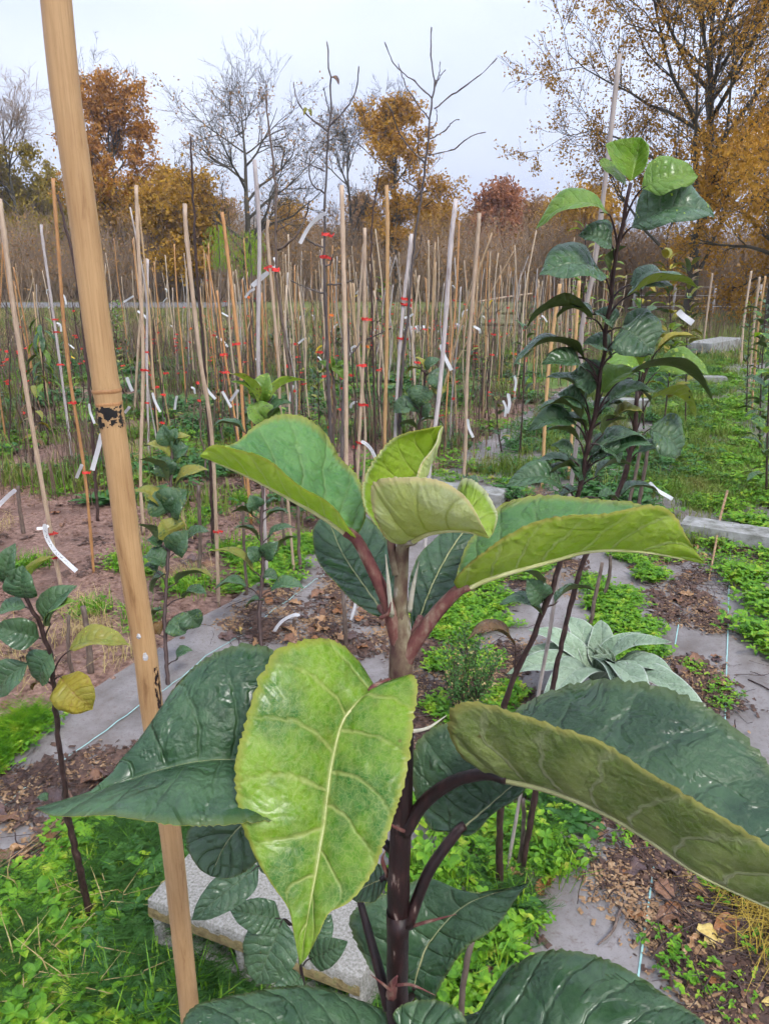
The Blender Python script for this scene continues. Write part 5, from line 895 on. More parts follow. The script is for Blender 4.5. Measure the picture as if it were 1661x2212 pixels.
# ------------------------------------------------------------------ other plants
def leafy(name, foot_px, top_px, n, L, w, mats, label, seed, mat='bark_dark', start=.3, group=None, hang=0.0, sc=1.0, cat='sapling', stemw=.009):
    rg = np.random.default_rng(seed); ft = G(*foot_px); tp = AY(*top_px, ft[1]); root = empty(name, ft, label, cat, group)
    k = 24; p = crom([ft - [0, 0, .02], (ft + tp) / 2 + [rg.normal(0, .02), rg.normal(0, .02), 0], tp], k); part('stem', *tube(p, np.linspace(stemw, stemw * .35, k), 7), M[mat], root)
    for i in range(n):
        s = start + (1 - start) * (i + .5) / n; j = min(int(s * (k - 1)), k - 1); a = i * 2.4 + rg.normal(0, .4); el = rg.normal(.35, .25) - hang
        d = np.array([math.cos(a) * math.cos(el), math.sin(a) * math.cos(el), math.sin(el)]); l = L * rg.uniform(.65, 1.15)
        b = p[j] + d * l * .22; mm = mats[rg.integers(0, len(mats))]
        pleaf(root, b, b + d * l - [0, 0, hang * l * .3], w * rg.uniform(.8, 1.15), mm, arch=.12, fold=rg.uniform(.1, .5), roll=rg.normal(0, .3), n=8, m=2, stem=p[j], petr=.001, serr=0, petmat=M[mat], droop=.15)
    return root
leafy('leafy_sapling', (1250, 900), (1265, 478), 60, .17, .05, [('fresh', 'mid_under'), ('olive', 'olive'), ('fresh', 'fresh')], 'light green leafy sapling rising behind the tall dark sapling, left of its stem', 1, start=.35, stemw=.014)
leafy('leafy_sapling', (1320, 880), (1318, 520), 46, .15, .05, [('fresh', 'mid_under'), ('olive', 'olive'), ('yellow', 'yellow')], 'yellow-green leafy sapling directly behind the tall dark sapling', 2, start=.35, stemw=.012)
leafy('leafy_sapling', (1428, 960), (1440, 545), 56, .16, .06, [('olive', 'olive'), ('fresh', 'mid_under'), ('yellow', 'yellow'), ('sap', 'sap_under')], 'yellowing leafy sapling right of the tall dark sapling', 3, start=.25)
leafy('leafy_sapling', (1480, 930), (1490, 560), 46, .15, .055, [('olive', 'olive'), ('sap', 'sap_under'), ('russet', 'olive')], 'yellowing sapling with a russet leaf at the edge of the path', 4, start=.3)
leafy('leafy_sapling', (1390, 930), (1385, 580), 48, .16, .06, [('sap', 'sap_under'), ('fresh', 'mid_under'), ('yellow', 'yellow')], 'green and yellow sapling between the tall dark sapling and the path', 5, start=.2)
for i, (fx, fy, tx_, ty_, n) in enumerate([(1640, 985, 1655, 640, 26), (1612, 900, 1622, 650, 36), (1655, 1080, 1668, 700, 22), (1630, 830, 1640, 630, 30)]):
    leafy('leafy_sapling', (fx, fy), (tx_, ty_), int(n * 1.6), [.15, .10, .16, .11][i], [.055, .03, .065, .042][i], [('sap', 'sap_under'), ('mid', 'mid_under'), ('sap', 'sap_under')], ['pale-topped sapling in the row at the right edge', 'small-leaved bushy sapling at the right edge of the path', 'nearest sapling at the right picture edge', 'farthest leafy sapling of the right edge row'][i], 10 + i, start=.1)
leafy('leafy_sapling', (105, 960), (85, 668), 26, .17, .055, [('fresh', 'mid_under'), ('sap', 'sap_under'), ('fresh', 'sap_under')], 'sapling with long drooping green leaves at the far left', 20, start=.45, hang=1.0)
leafy('leafy_sapling', (70, 1010), (70, 800), 12, .13, .05, [('olive', 'olive'), ('russet', 'russet'), ('yellow', 'yellow')], 'sapling with a few autumn leaves at the far left', 21, start=.3, hang=.7)
leafy('leafy_sapling', (1085, 980), (1075, 850), 14, .11, .04, [('olive', 'olive'), ('sap', 'sap_under')], 'low yellowing sapling right of the tan stake', 22)
leafy('leafy_sapling', (1120, 1010), (1135, 690), 16, .12, .04, [('sap', 'sap_under'), ('deep_green', 'deep_green_under')], 'thin dark sapling left of the tall dark sapling', 23)
leafy('leafy_sapling', (830, 760), (828, 600), 40, .16, .045, [('fresh', 'fresh'), ('fresh', 'mid_under')], 'light green sapling far back behind the centre stakes', 24, start=.15)
leafy('leafy_sapling', (250, 780), (255, 650), 50, .16, .04, [('fresh', 'fresh'), ('mid', 'mid_under')], 'bright green bush-like sapling behind the thick cane', 25, start=.1)
leafy('leafy_sapling', (990, 1180), (1012, 1010), 8, .10, .045, [('sap', 'sap_under'), ('olive', 'olive')], 'low leafy sapling beside the foot of the tan stake, right of centre', 26)
# small leafy saplings among the canes: a few built, then copied with their leaves
protos = [leafy('leafy_sapling', fp, tp, n_, L_, w_, mm_, lb_, 70 + i, start=.35) for i, (fp, tp, n_, L_, w_, mm_, lb_) in enumerate([((690, 930), (688, 800), 12, .12, .05, [('sap', 'sap_under'), ('olive', 'olive')], 'small leafy sapling behind the candlestick sapling'), ((1040, 890), (1042, 770), 14, .11, .045, [('sap', 'sap_under'), ('fresh', 'mid_under')], 'small green sapling in front of the crate stack'), ((340, 900), (336, 780), 11, .11, .045, [('olive', 'olive'), ('russet', 'russet'), ('sap', 'sap_under')], 'small autumn-coloured sapling right of the thick cane'), ((970, 870), (968, 770), 14, .12, .05, [('sap', 'sap_under'), ('deep_green', 'deep_green_under')], 'small dark green sapling behind the leaning grey stake')])]
def copy_tree(o, parent=None):
    c_ = o.copy(); COL.objects.link(c_); c_.parent = parent
    for ch in list(o.children): copy_tree(ch, c_)
    return c_
for ri in range(44):
    a_ = -.5 - 8.5 * rng.random(); r0 = rng.uniform(5.2, 14); pos = O0 + a_ * ACR + r0 * ROW; X_, y_ = topx(pos)
    if not (0 < X_ < 1300) or pos[1] < 5: continue
    k_ = int(rng.integers(0, 4)); c_ = copy_tree(protos[k_]); c_.location = pos; c_.rotation_euler = (0, 0, rng.uniform(0, 6.28)); s_ = rng.uniform(.6, 1.15); c_.scale = (s_, s_, s_)
    lb_ = ['low leafy sapling', 'low bright green sapling', 'low autumn-coloured sapling', 'low dark green sapling'][k_] + ' ' + whereabouts(X_, pos[1]); tag(c_, lb_, 'sapling', 'low saplings: ' + lb_)
# weeping green tree tops
for i, (px, py0, py1) in enumerate([(472, 495, 575), (540, 505, 590)]):
    rg = np.random.default_rng(60 + i); Y = 16.0; b = tx(px, Y); root = empty('weeping_tree', b, ['thin weeping green tree left of the lilac-grey stake', 'thin weeping green tree behind the lilac-grey stake'][i], 'tree', 'young weeping trees')
    top = AY(px, py0 - 12, Y); part('trunk', *tube([b, (b + top) / 2 + [.05, 0, 0], top], [.03, .02, .008], 6, 14), M['bark'], root)
    n = 420; a = rg.uniform(0, 6.28, n); rad = rg.uniform(.03, .34, n); z = top[2] - rg.uniform(0, 1, n) ** .8 * (top[2] - AY(px, py1, Y)[2]) - rad * .3
    C = np.column_stack([top[0] + rad * np.cos(np.round(a * 2) / 2), top[1] + rad * np.sin(np.round(a * 2) / 2), z]); s = .05
    V = np.stack([C + [0, 0, s], C + [.006, 0, 0], C - [0, 0, s], C - [.006, 0.004, 0]], 1).reshape(-1, 3); part('crown', V, np.arange(4 * n).reshape(n, 4), M['c_green'], root, smooth=False)
# silver woolly rosette
c0 = G(1288, 1480); ms = empty('silver_mullein', c0, 'silvery woolly-leaved rosette plant right of the near stem', 'plant')
cz = c0 + [0, 0, .05]
for (tx_, ty_, dd, w, fo) in [((1150), 1350, 2.9, .11, .2), (1225, 1322, 3.0, .12, .25), (1300, 1335, 2.95, .11, .3), (1372, 1362, 2.75, .10, .3), (1432, 1372, 2.62, .11, .3), (1452, 1440, 2.5, .12, .15), (1405, 1520, 2.2, .12, .2), (1545, 1545, 2.25, .12, .25), (1102, 1440, 2.75, .12, .2), (1180, 1500, 2.3, .13, .1), (1130, 1400, 2.9, .11, .2), (1345, 1480, 2.35, .11, .2)]:
    w *= 1.0; fo += .15; T = P(tx_, ty_, dd); dirv = (T - cz) * [1, 1, 0]; b = cz + dirv * .12
    pleaf(ms, b, T, w, ('silver', 'silver'), fold=fo, arch=.14, droop=.12, n=22, m=5, quilt=.002, serr=.02, up=(0, -.3, 1))
for (tx_, ty_, dd) in [(1262, 1395, 2.62), (1285, 1390, 2.6), (1310, 1398, 2.6), (1275, 1418, 2.5), (1296, 1420, 2.5)]:
    pleaf(ms, cz + [0, 0, .01], P(tx_, ty_, dd), .045, ('silver', 'silver'), fold=.7, arch=.1, n=14, m=3, up=camup)
# dry heath bush with tiny leaves
c0 = G(1010, 1560); hb = empty('heath_bush', c0, 'dry twiggy bush with tiny leaves behind the near stem', 'bush'); rg = np.random.default_rng(8)
B = 26; a = rg.uniform(0, 6.28, B); d = np.column_stack([np.cos(a) * .38, np.sin(a) * .38, np.ones(B)]); L = rg.uniform(.14, .34, B)
Pb = np.stack([c0 + d * (L * s)[:, None] + rg.normal(0, .006, (B, 3)) for s in np.linspace(0, 1, 7)], 1); V, f = tubes(Pb, np.linspace(.0022, .0008, 7)[None] * np.ones((B, 1)), 4); part('stems', V, f, M['bark_dark'], hb)
P2, R2 = grow(rg, Pb, np.full((B, 7), .0012), 9, .25, 1, .6, .06, 4, .2, .1, .0008, .6); V, f = tubes(P2, np.maximum(R2, .0005), 3); part('twigs', V, f, M['bark'], hb)
C = P2.reshape(-1, 3); C = C[rg.choice(len(C), 2600)] + rg.normal(0, .006, (2600, 3)); V, f = quads(rg, C, .009); part('leaves', V, f, M['feather'], hb, smooth=False)['kind'] = 'stuff'
C = P2[:, -1]; C = C[rg.choice(len(C), 380)] + rg.normal(0, .008, (380, 3)); V, f = quads(rg, C, .008); part('buds', V, f, M['straw'], hb, smooth=False)['kind'] = 'stuff'

# ------------------------------------------------------------------ concrete pieces and crates
def bevel(o, w, seg=2):
    b = o.modifiers.new('bevel', 'BEVEL'); b.width = w; b.segments = seg; b.limit_method = 'ANGLE'; return o
def rbox(ctr, ax, ay, az, sx, sy, sz, cell=.012, jit=.0022):
    """box with chipped uneven faces and worn edges"""
    ctr = np.asarray(ctr, float); Vs, Fs, o = [], [], 0; key = {}
    dims = (sx, sy, sz); axes = (np.asarray(ax, float), np.asarray(ay, float), np.asarray(az, float))
    for k in range(3):
        i, j = (k + 1) % 3, (k + 2) % 3; ni, nj = max(2, min(60, int(dims[i] / cell))), max(2, min(60, int(dims[j] / cell)))
        for sg in (-1, 1):
            U, W = np.meshgrid(np.linspace(-.5, .5, ni + 1), np.linspace(-.5, .5, nj + 1)); L = np.zeros(U.shape + (3,)); L[..., i] = U * dims[i]; L[..., j] = W * dims[j]; L[..., k] = sg * dims[k] / 2
            Vs.append(L.reshape(-1, 3)); ix = np.arange(U.size).reshape(U.shape) + o; q = np.stack([ix[:-1, :-1], ix[:-1, 1:], ix[1:, 1:], ix[1:, :-1]], -1).reshape(-1, 4); Fs.append(q if sg > 0 else q[:, ::-1]); o += U.size
    L = np.vstack(Vs); hs = np.array(dims) / 2; e = np.sort(hs - np.abs(L), axis=1); edge = np.exp(-(e[:, 1] / .006) ** 2)          # near an edge
    g = lambda s, p: np.sin(L[:, 0] * s + p) * np.cos(L[:, 1] * s * 1.3 + p * 2) * np.sin(L[:, 2] * s * .9 + p * 3 + 1)
    n_ = g(140, 1.) + .7 * g(330, 2.) + .5 * g(61, .4); L2 = L * (1 - (edge * (.0035 + .0035 * np.clip(n_, 0, 2)))[:, None] / hs) + (jit * n_)[:, None] * np.sign(L) * (np.abs(np.abs(L) - hs) < 1e-6)
    return ctr + L2[:, :1] * axes[0] + L2[:, 1:2] * axes[1] + L2[:, 2:] * axes[2], np.vstack(Fs)
c = np.array([-.525, 1.302, 0]); e1 = np.array([.9255, -.379, 0]); e2 = np.array([.379, .9255, 0]); ez = np.array([0, 0, 1.])
blk = empty('concrete_block', c + e1 * .25 + e2 * .1, 'hollow concrete block lying in the weeds at lower left', 'block')
def bb(nm, s0, s1, t0, t1, z0, z1, mat='concrete', bw=.006):
    ctr = c + e1 * (s0 + s1) / 2 + e2 * (t0 + t1) / 2 + ez * (z0 + z1) / 2
    part(nm, *rbox(ctr, e1, e2, ez, s1 - s0, t1 - t0, z1 - z0), M[mat], blk)
bb('top_slab', 0, .52, 0, .20, .157, .20); bb('bottom_slab', .003, .517, .003, .197, .01, .088)
for s0, s1 in ((0, .04), (.215, .25), (.48, .52)): bb('web', s0 + .004, s1 - .004, .004, .196, .088, .157)
bb('back_wall', .004, .516, .17, .195, .0885, .1565)
bb('mossy_edge', .002, .518, -.0035, .004, .150, .183, 'moss', .003)
def beam(name, p0, p1, w, h, label, mat='concrete_pale', cat='slab', z=0.0):
    p0, p1 = np.array(p0), np.array(p1); ax = p1 - p0; L = np.linalg.norm(ax[:2]); ax = np.array([ax[0], ax[1], 0]) / L; ay = np.array([-ax[1], ax[0], 0]); ctr = (p0 + p1) / 2 * [1, 1, 0] + ez * (h / 2 + z)
    return thing(name, *rbox(ctr, ax, ay, ez, L, w, h, .03, .003), M[mat], label, cat, smooth=True)
beam('concrete_beam', G(1470, 1158), G(1760, 1205), .2, .11, 'long pale concrete beam across the path at the right')
beam('concrete_beam', G(918, 1072), G(1088, 1092), .2, .10, 'pale concrete beam behind the curled young leaves')
beam('concrete_beam', G(1490, 826), G(1566, 828), .25, .10, 'narrow concrete slab across the path farther back')
beam('concrete_beam', G(1505, 772), G(1576, 757), .5, .28, 'grey concrete trough lying in the grass by the path')
beam('concrete_beam', G(1290, 880), G(1400, 884), .2, .12, 'concrete slab half hidden behind the leafy row')
# stacked slatted crates
cb = tx(1078, 20.5)
for k in range(3):
    cr = empty('wooden_crate', cb + [0, 0, .02 + .29 * k + .05], ['bottom', 'middle', 'top'][k] + ' crate of the old wooden crate stack behind the bed', 'crate', 'stacked crates')
    for sgn in (-1, 1):
        for j in range(2):
            part('slat', *box(cb + [0, sgn * .30, .10 + .29 * k + .12 * j], (1, 0, 0), (0, 1, 0), ez, 1.12, .02, .10), M['wood_grey'], cr, smooth=False)
            part('slat', *box(cb + [sgn * .56, 0, .10 + .29 * k + .12 * j], (0, 1, 0), (1, 0, 0), ez, .58, .02, .10), M['wood_grey'], cr, smooth=False)
        for s2 in (-1, 0, 1): part('post', *box(cb + [s2 * .53, sgn * .325, .16 + .29 * k], (1, 0, 0), (0, 1, 0), ez, .06, .025, .24), M['wood_grey'], cr, smooth=False)
    part('board', *box(cb + [0, 0, .04 + .29 * k], (1, 0, 0), (0, 1, 0), ez, 1.10, .56, .015), M['wood_grey'], cr, smooth=False)
thing('pole', *tube([cb + [-.75, -.1, .86], cb + [0, 0, .98], cb + [.85, .1, 1.09]], [.022, .022, .018], 7, 12), M['bamboo_tan'], 'pale pole lying across the top of the crate stack', 'pole')
def sheet(px, py, w, h, seed, label):
    rg = np.random.default_rng(seed); b = G(px, py); g = grid(np.linspace(-w / 2, w / 2, 14), np.linspace(-.4, .4, 9), lambda X, Y: h * np.exp(-(X / w * 2.2) ** 2 - (Y / .3) ** 2) * (1 + .4 * wob(X, Y, 9, seed)) + .02)
    thing('plastic_sheet', g[0] + b, g[1], M['white_sheet'], label, 'sheet')
sheet(905, 722, 1.1, .22, 1, 'crumpled pale plastic sheet on the grass left of the crates'); sheet(985, 715, .7, .2, 2, 'small white plastic sheet by the crates')
# wire fence far right
fy = 29.0
fpl = [tx(p, fy) for p in (1365, 1450, 1535, 1632, 1730)]
fe = empty('wire_fence', fpl[0], 'wire fence on posts before the brushwood at the right', 'fence')
for p in fpl: part('post', *tube([p, p + [0.02, 0, 1.25]], [.05, .045], 7), M['bamboo_grey'], fe)
for z in (.45, .85, 1.15): part('wire', *tube([p + [0, -.05, z] for p in fpl], .005, 4, 20), M['tag'], fe)

# ------------------------------------------------------------------ weeds, grass, litter (nobody could count them)
def proto_chick(rg, n=11, R0=.05, l=.011, hgt=.03):
    V, Fq = [], []
    for i in range(n):
        a = rg.uniform(0, 6.28); rr = R0 * math.sqrt(rg.random()); c = np.array([rr * math.cos(a), rr * math.sin(a), hgt * rg.uniform(.3, 1.0)])
        for s in (0, math.pi / 2, math.pi, 1.5 * math.pi)[: rg.integers(2, 5)]:
            b = a + s + rg.normal(0, .3); d = np.array([math.cos(b), math.sin(b), rg.normal(.12, .25)]); w = np.array([-math.sin(b), math.cos(b), rg.normal(0, .2)]); L = l * rg.uniform(.6, 1.3)
            k = len(V); u_ = np.array([0, 0, .10 * L]); V += [c, c + d * L * .3 + w * L * .30 + u_, c + d * L * .7 + w * L * .27 + u_, c + d * L - u_ * rg.uniform(0, 1.5), c + d * L * .7 - w * L * .27 + u_, c + d * L * .3 - w * L * .30 + u_, c + d * L * .5]
            Fq += [(k, k + 6, k + 2, k + 1), (k + 6, k + 3, k + 2, k + 2), (k, k + 5, k + 4, k + 6), (k + 6, k + 4, k + 3, k + 3)]
    Fq = [(a, b, c_) for a, b, c_, e in Fq] + [(a, c_, e) for a, b, c_, e in Fq if e != c_]
    return np.array(V), np.array(Fq)
def proto_blades(rg, n=14, L=.09, w=.003, spread=.025, bend=.5):
    V, Fq = [], []
    for i in range(n):
        a = rg.uniform(0, 6.28); c = np.array([rg.normal(0, spread), rg.normal(0, spread), 0]); d = np.array([math.cos(a), math.sin(a), 0]); s = np.array([-math.sin(a), math.cos(a), 0]) * w * .5; l = L * rg.uniform(.5, 1.2); b = bend * rg.uniform(.3, 1.3)
        p1 = c + d * l * b * .25 + [0, 0, l * .5]; p2 = c + d * l * b + [0, 0, l * (1 - .45 * b)]
        k = len(V); V += [c - s, c + s, p1 + s * .8, p1 - s * .8, p2 + s * .15, p2 - s * .15]; Fq += [(k, k + 1, k + 2, k + 3), (k + 3, k + 2, k + 4, k + 5)]
    return np.array(V), np.array(Fq)
def proto_feather(rg, n=9):
    V, Fq = [], []
    for i in range(n):
        a = rg.uniform(0, 6.28); d = np.array([math.cos(a) * .7, math.sin(a) * .7, rg.uniform(.3, .9)]); s0 = np.array([-math.sin(a), math.cos(a), 0]); L = rg.uniform(.04, .08)
        for t in np.linspace(.2, 1, 11):
            p = d * L * t
            for sg in (-1, 1):
                e = p + (s0 * sg * rg.uniform(.6, 1) + d * .6 + [0, 0, rg.normal(0, .4)]) * L * .20; k = len(V); q = np.array([0, 0, .0007]); V += [p - q, p + q, e + q * .5, e - q * .5]; Fq.append((k, k + 1, k + 2, k + 3))
    return np.array(V), np.array(Fq)
def proto_broad(rg, n=7, L=.07, w=.03):
    V, Fq = [], []
    for i in range(n):
        a = i * 6.28 / n + rg.normal(0, .3); d = np.array([math.cos(a), math.sin(a), 0]); s = np.array([-math.sin(a), math.cos(a), 0]); l = L * rg.uniform(.6, 1.2); up = rg.uniform(.15, .7); k = len(V)
        for t, ww in ((0, .12), (.3, .7), (.6, 1), (.85, .65), (1, .05)):
            z = l * up * (t - .55 * t * t); jag = rg.uniform(.7, 1.2)
            V += [d * l * t + s * w * ww * jag * .5 + [0, 0, z + .004], d * l * t + [0, 0, z], d * l * t - s * w * ww * jag * .5 + [0, 0, z + .004]]
        for j in range(4):
            b = k + 3 * j; Fq += [(b, b + 1, b + 4, b + 3), (b + 1, b + 2, b + 5, b + 4)]
    return np.array(V), np.array(Fq)
def proto_chip(rg, n=10, spread=.03, l=.006):
    V, Fq = [], []
    for i in range(n):
        c = np.array([rg.normal(0, spread), rg.normal(0, spread), rg.uniform(.001, .008)]); a = rg.uniform(0, 6.28); d = np.array([math.cos(a), math.sin(a), rg.normal(0, .3)]); s = np.array([-math.sin(a), math.cos(a), rg.normal(0, .3)]); L = l * rg.uniform(.4, 1.5); w = L * rg.uniform(.25, .7); k = len(V); t = np.array([0, 0, .0018])
        V += [c - d * L - s * w, c + d * L - s * w, c + d * L * .8 + s * w, c - d * L + s * w * .8, c + t * 1.5]; Fq += [(k, k + 1, k + 4, k + 4), (k + 1, k + 2, k + 4, k + 4), (k + 2, k + 3, k + 4, k + 4), (k + 3, k, k + 4, k + 4)]
    return np.array(V), np.array([(a, b, c) for a, b, c, _ in Fq])
def proto_twig(rg, n=5, L=.12, r=.0013, spread=.05, aim=None):
    Vs, Fs, o = [], [], 0
    for i in range(n):
        a = rg.uniform(0, 6.28) if aim is None else aim + rg.normal(0, .25); c = np.array([rg.normal(0, spread), rg.normal(0, spread), rg.uniform(.003, .02)]); d = np.array([math.cos(a), math.sin(a), rg.normal(0, .08)]); l = L * rg.uniform(.4, 1.3)
        p = c + d * (np.linspace(-.5, .5, 4) * l)[:, None] + rg.normal(0, .004, (4, 3)); p[:, 2] = np.abs(p[:, 2]) + .001; V, f = tubes(p[None], np.full((1, 4), r * rg.uniform(.5, 1.5)), 4); Vs.append(V); Fs.append(f + o); o += len(V)
    return np.vstack(Vs), np.vstack(Fs)
def strew(name, protos, pos, mat, label, cat, s0=.7, s1=1.4, zf=None, tilt=.12):
    pos = np.asarray(pos); Vs, Fs, o = [], [], 0; which = rng.integers(0, len(protos), len(pos))
    for k, (V, f) in enumerate(protos):
        if f.shape[1] == 4: f = np.vstack([f[:, :3], f[:, [0, 2, 3]]])
        q = pos[which == k]
        if not len(q): continue
        n = len(q); a = rng.uniform(0, 6.283, n); s = rng.uniform(s0, s1, n); c_, s_ = np.cos(a) * s, np.sin(a) * s
        X = V[None, :, 0] * c_[:, None] - V[None, :, 1] * s_[:, None] + q[:, 0:1]; Y = V[None, :, 0] * s_[:, None] + V[None, :, 1] * c_[:, None] + q[:, 1:2]
        z0 = zf(q[:, 0], q[:, 1]) if zf else np.zeros(n)
        Z = V[None, :, 2] * s[:, None] + z0[:, None]
        Vs.append(np.stack([X, Y, Z], -1).reshape(-1, 3)); Fs.append((f[None] + (np.arange(n) * len(V))[:, None, None]).reshape(-1, f.shape[1]) + o); o += n * len(V)
    ob = part(name, np.vstack(Vs), np.vstack(Fs), mat, None, smooth=False); return tag(ob, label, cat, kind='stuff')
def clumped(poly, n, nclump, rad):
    c = scat(poly, nclump); r_ = rad * rng.uniform(.4, 1.3, nclump); i = rng.integers(0, nclump, n); return c[i] + rng.normal(0, 1, (n, 2)) * (r_[i] * .5)[:, None]
def gz(x, y): return np.where(x > fabx(y), fabz(x, y), .012 * wob(x, y, 5.0) + .008 * wob(x, y, 17, 1) - .008)
pg = np.random.default_rng(77)
CH = [proto_chick(pg) for _ in range(6)]; CHB = [proto_chick(pg, 9, .07, .02, .05) for _ in range(5)]; BL = [proto_blades(pg) for _ in range(5)]; FE = [proto_feather(pg) for _ in range(5)]; BR = [proto_broad(pg) for _ in range(5)]
LONG = [proto_blades(pg, 12, .22, .004, .05, .9) for _ in range(4)]; DEAD = [proto_blades(pg, 14, .10, .0025, .04, 1.3) for _ in range(4)]; FARG = [proto_blades(pg, 14, .16, .010, .10, .6) for _ in range(5)]; BUSH = [proto_broad(pg, 12, .16, .05) for _ in range(5)]; CHIP = [proto_chip(pg) for _ in range(5)]; LIT = [proto_chip(pg, 9, .03, .012) for _ in range(5)]; TW = [proto_twig(pg) for _ in range(5)]
near_l = gpoly((-120, 2060), (40, 1930), (150, 1860), (230, 1790), (330, 1775), (450, 1800), (470, 1900), (520, 2040), (700, 2150), (800, 2260), (800, 2420), (-160, 2420))
near_c = gpoly((930, 1720), (1240, 1700), (1260, 1790), (1225, 1870), (1150, 1960), (1130, 2060), (1080, 2300), (900, 2300), (860, 2050))
mid_c = gpoly((470, 1230), (560, 1170), (700, 1150), (740, 1200), (640, 1260), (560, 1300), (480, 1310))
mid_c2 = gpoly((880, 1330), (1010, 1270), (1100, 1240), (1090, 1350), (960, 1400))
mid_r = gpoly((1270, 1240), (1350, 1190), (1420, 1200), (1440, 1330), (1400, 1480), (1340, 1500), (1290, 1350))
path1 = gpoly((1450, 880), (1590, 870), (1660, 1000), (1680, 1090), (1420, 1110), (1420, 1000)); path2 = gpoly((1480, 740), (1570, 730), (1610, 850), (1470, 870)); path3 = gpoly((1550, 1290), (1680, 1200), (1700, 1330), (1590, 1350)); path4 = gpoly((1560, 1370), (1700, 1330), (1720, 1450)); pathr = gpoly((1420, 1000), (1700, 990), (1720, 1200), (1380, 1180))
wl = lambda *a: strew('weeds', *a)
strew('weeds', CH, np.vstack([clumped(near_l, 1700, 56, .055), clumped(near_c, 480, 24, .04)]), M['weed'], 'bright green chickweed round the concrete block', 'weeds', zf=gz)
strew('weeds', CHB, np.vstack([clumped(near_l, 150, 22, .06), clumped(near_c, 70, 14, .05)]), M['weed'], 'larger-leaved chickweed round the concrete block', 'weeds', .7, 1.5, zf=gz)
strew('weeds', FE, np.vstack([clumped(near_l, 520, 34, .07), clumped(near_c, 60, 10, .08)]), M['feather'], 'feathery green weeds round the concrete block', 'weeds', .7, 1.5, zf=gz)
strew('weeds', BR, np.vstack([clumped(near_l, 130, 50, .1), clumped(near_c, 50, 14, .05)]), M['weed_dark'], 'broad-leaved weeds at the bottom of the picture', 'weeds', .6, 1.4, zf=gz)
strew('weeds', BL, np.vstack([clumped(near_l, 50, 20, .1), clumped(near_c, 60, 20, .08)]), M['weed'], 'grass tufts among the chickweed', 'weeds', .7, 1.5, zf=gz)
strew('weeds', CH, np.vstack([clumped(mid_c, 700, 34, .07), clumped(mid_c2, 620, 26, .05), clumped(gpoly((1010, 1170), (1260, 1160), (1250, 1260), (1020, 1280)), 260, 14, .06), clumped(gpoly((900, 1440), (1100, 1430), (1120, 1600), (900, 1620)), 260, 14, .05), clumped(mid_r, 620, 26, .05)]), M['weed'], 'bright green chickweed mats on the fabric', 'weeds', .9, 1.6, zf=gz)
strew('weeds', CHB, np.vstack([clumped(path1, 1700, 46, .12), clumped(path2, 1000, 40, .25), clumped(path3, 90, 12, .05), clumped(path4, 60, 8, .05), clumped(pathr, 360, 24, .08)]), M['weed'], 'low green weeds covering the path', 'weeds', .7, 1.5, zf=gz)
strew('weeds', BL, np.vstack([clumped(path1, 900, 60, .22), clumped(path2, 600, 40, .4), clumped(pathr, 260, 20, .16)]), M['grass'], 'grass on the path', 'grass', .7, 1.5, zf=gz)
blkp = gpoly((270, 2010), (420, 2040), (560, 2110), (800, 2200), (800, 2290), (560, 2220), (380, 2150), (250, 2090)); blkl = gpoly((230, 1930), (310, 1930), (420, 1830), (460, 1780), (330, 1790))
ffr = np.array([(c + e1 * s_ + e2 * t_)[:2] for s_, t_ in zip(rng.uniform(-.04, .56, 260), -.02 - np.abs(rng.normal(0, .035, 260)))]); fen = np.array([(c - e1 * abs(s_) * .06 + e2 * t_)[:2] for s_, t_ in zip(rng.normal(0, 1, 70), rng.uniform(-.05, .25, 70))])
strew('weeds', CHB, np.vstack([clumped(blkp, 120, 20, .05), clumped(blkl, 90, 10, .05), ffr[:120], fen]), M['weed_dark'], 'taller dark weeds against the concrete block', 'weeds', .7, 1.4, zf=gz)
strew('weeds', BL, ffr[120:150], M['weed'], 'grass growing against the concrete block', 'grass', 1.0, 1.9, zf=gz)
strew('weeds', FE, np.vstack([ffr[190:], clumped(blkp, 90, 14, .05), clumped(blkl, 60, 8, .05)]), M['feather'], 'feathery weeds against the concrete block', 'weeds', 1.0, 2.0, zf=gz)
strew('weeds', BR, np.vstack([clumped(blkp, 40, 14, .05), clumped(near_l, 60, 20, .08)]), M['weed'], 'jagged dandelion-like leaves at the bottom left', 'weeds', .9, 1.8, zf=gz)
soilp = gpoly((-60, 1700), (-60, 1000), (300, 980), (680, 1000), (760, 1100), (470, 1320), (215, 1480), (40, 1590))
strew('weeds', CH + CH[:3] + BL[:2], clumped(soilp, 700, 26, .12), M['weed'], 'scattered small weeds on the bare soil', 'weeds', .8, 1.6, zf=gz)
def proto_clod(rg):
    t = (1 + 5 ** .5) / 2; v = np.array([(-1, t, 0), (1, t, 0), (-1, -t, 0), (1, -t, 0), (0, -1, t), (0, 1, t), (0, -1, -t), (0, 1, -t), (t, 0, -1), (t, 0, 1), (-t, 0, -1), (-t, 0, 1)]) / 1.9 * rg.uniform(.7, 1.3, (12, 1)) * [1, .8, .6]
    f = np.array([(0, 11, 5), (0, 5, 1), (0, 1, 7), (0, 7, 10), (0, 10, 11), (1, 5, 9), (5, 11, 4), (11, 10, 2), (10, 7, 6), (7, 1, 8), (3, 9, 4), (3, 4, 2), (3, 2, 6), (3, 6, 8), (3, 8, 9), (4, 9, 5), (2, 4, 11), (6, 2, 10), (8, 6, 7), (9, 8, 1)])
    return v * .012, f
CLOD = [proto_clod(pg) for _ in range(6)]
strew('soil_clods', CLOD, np.vstack([clumped(soilp, 5200, 150, .16), scat(soilp, 1800)]), M['soil'], 'clods and crumbs of the bare soil', 'soil', .25, 1.5, zf=gz)
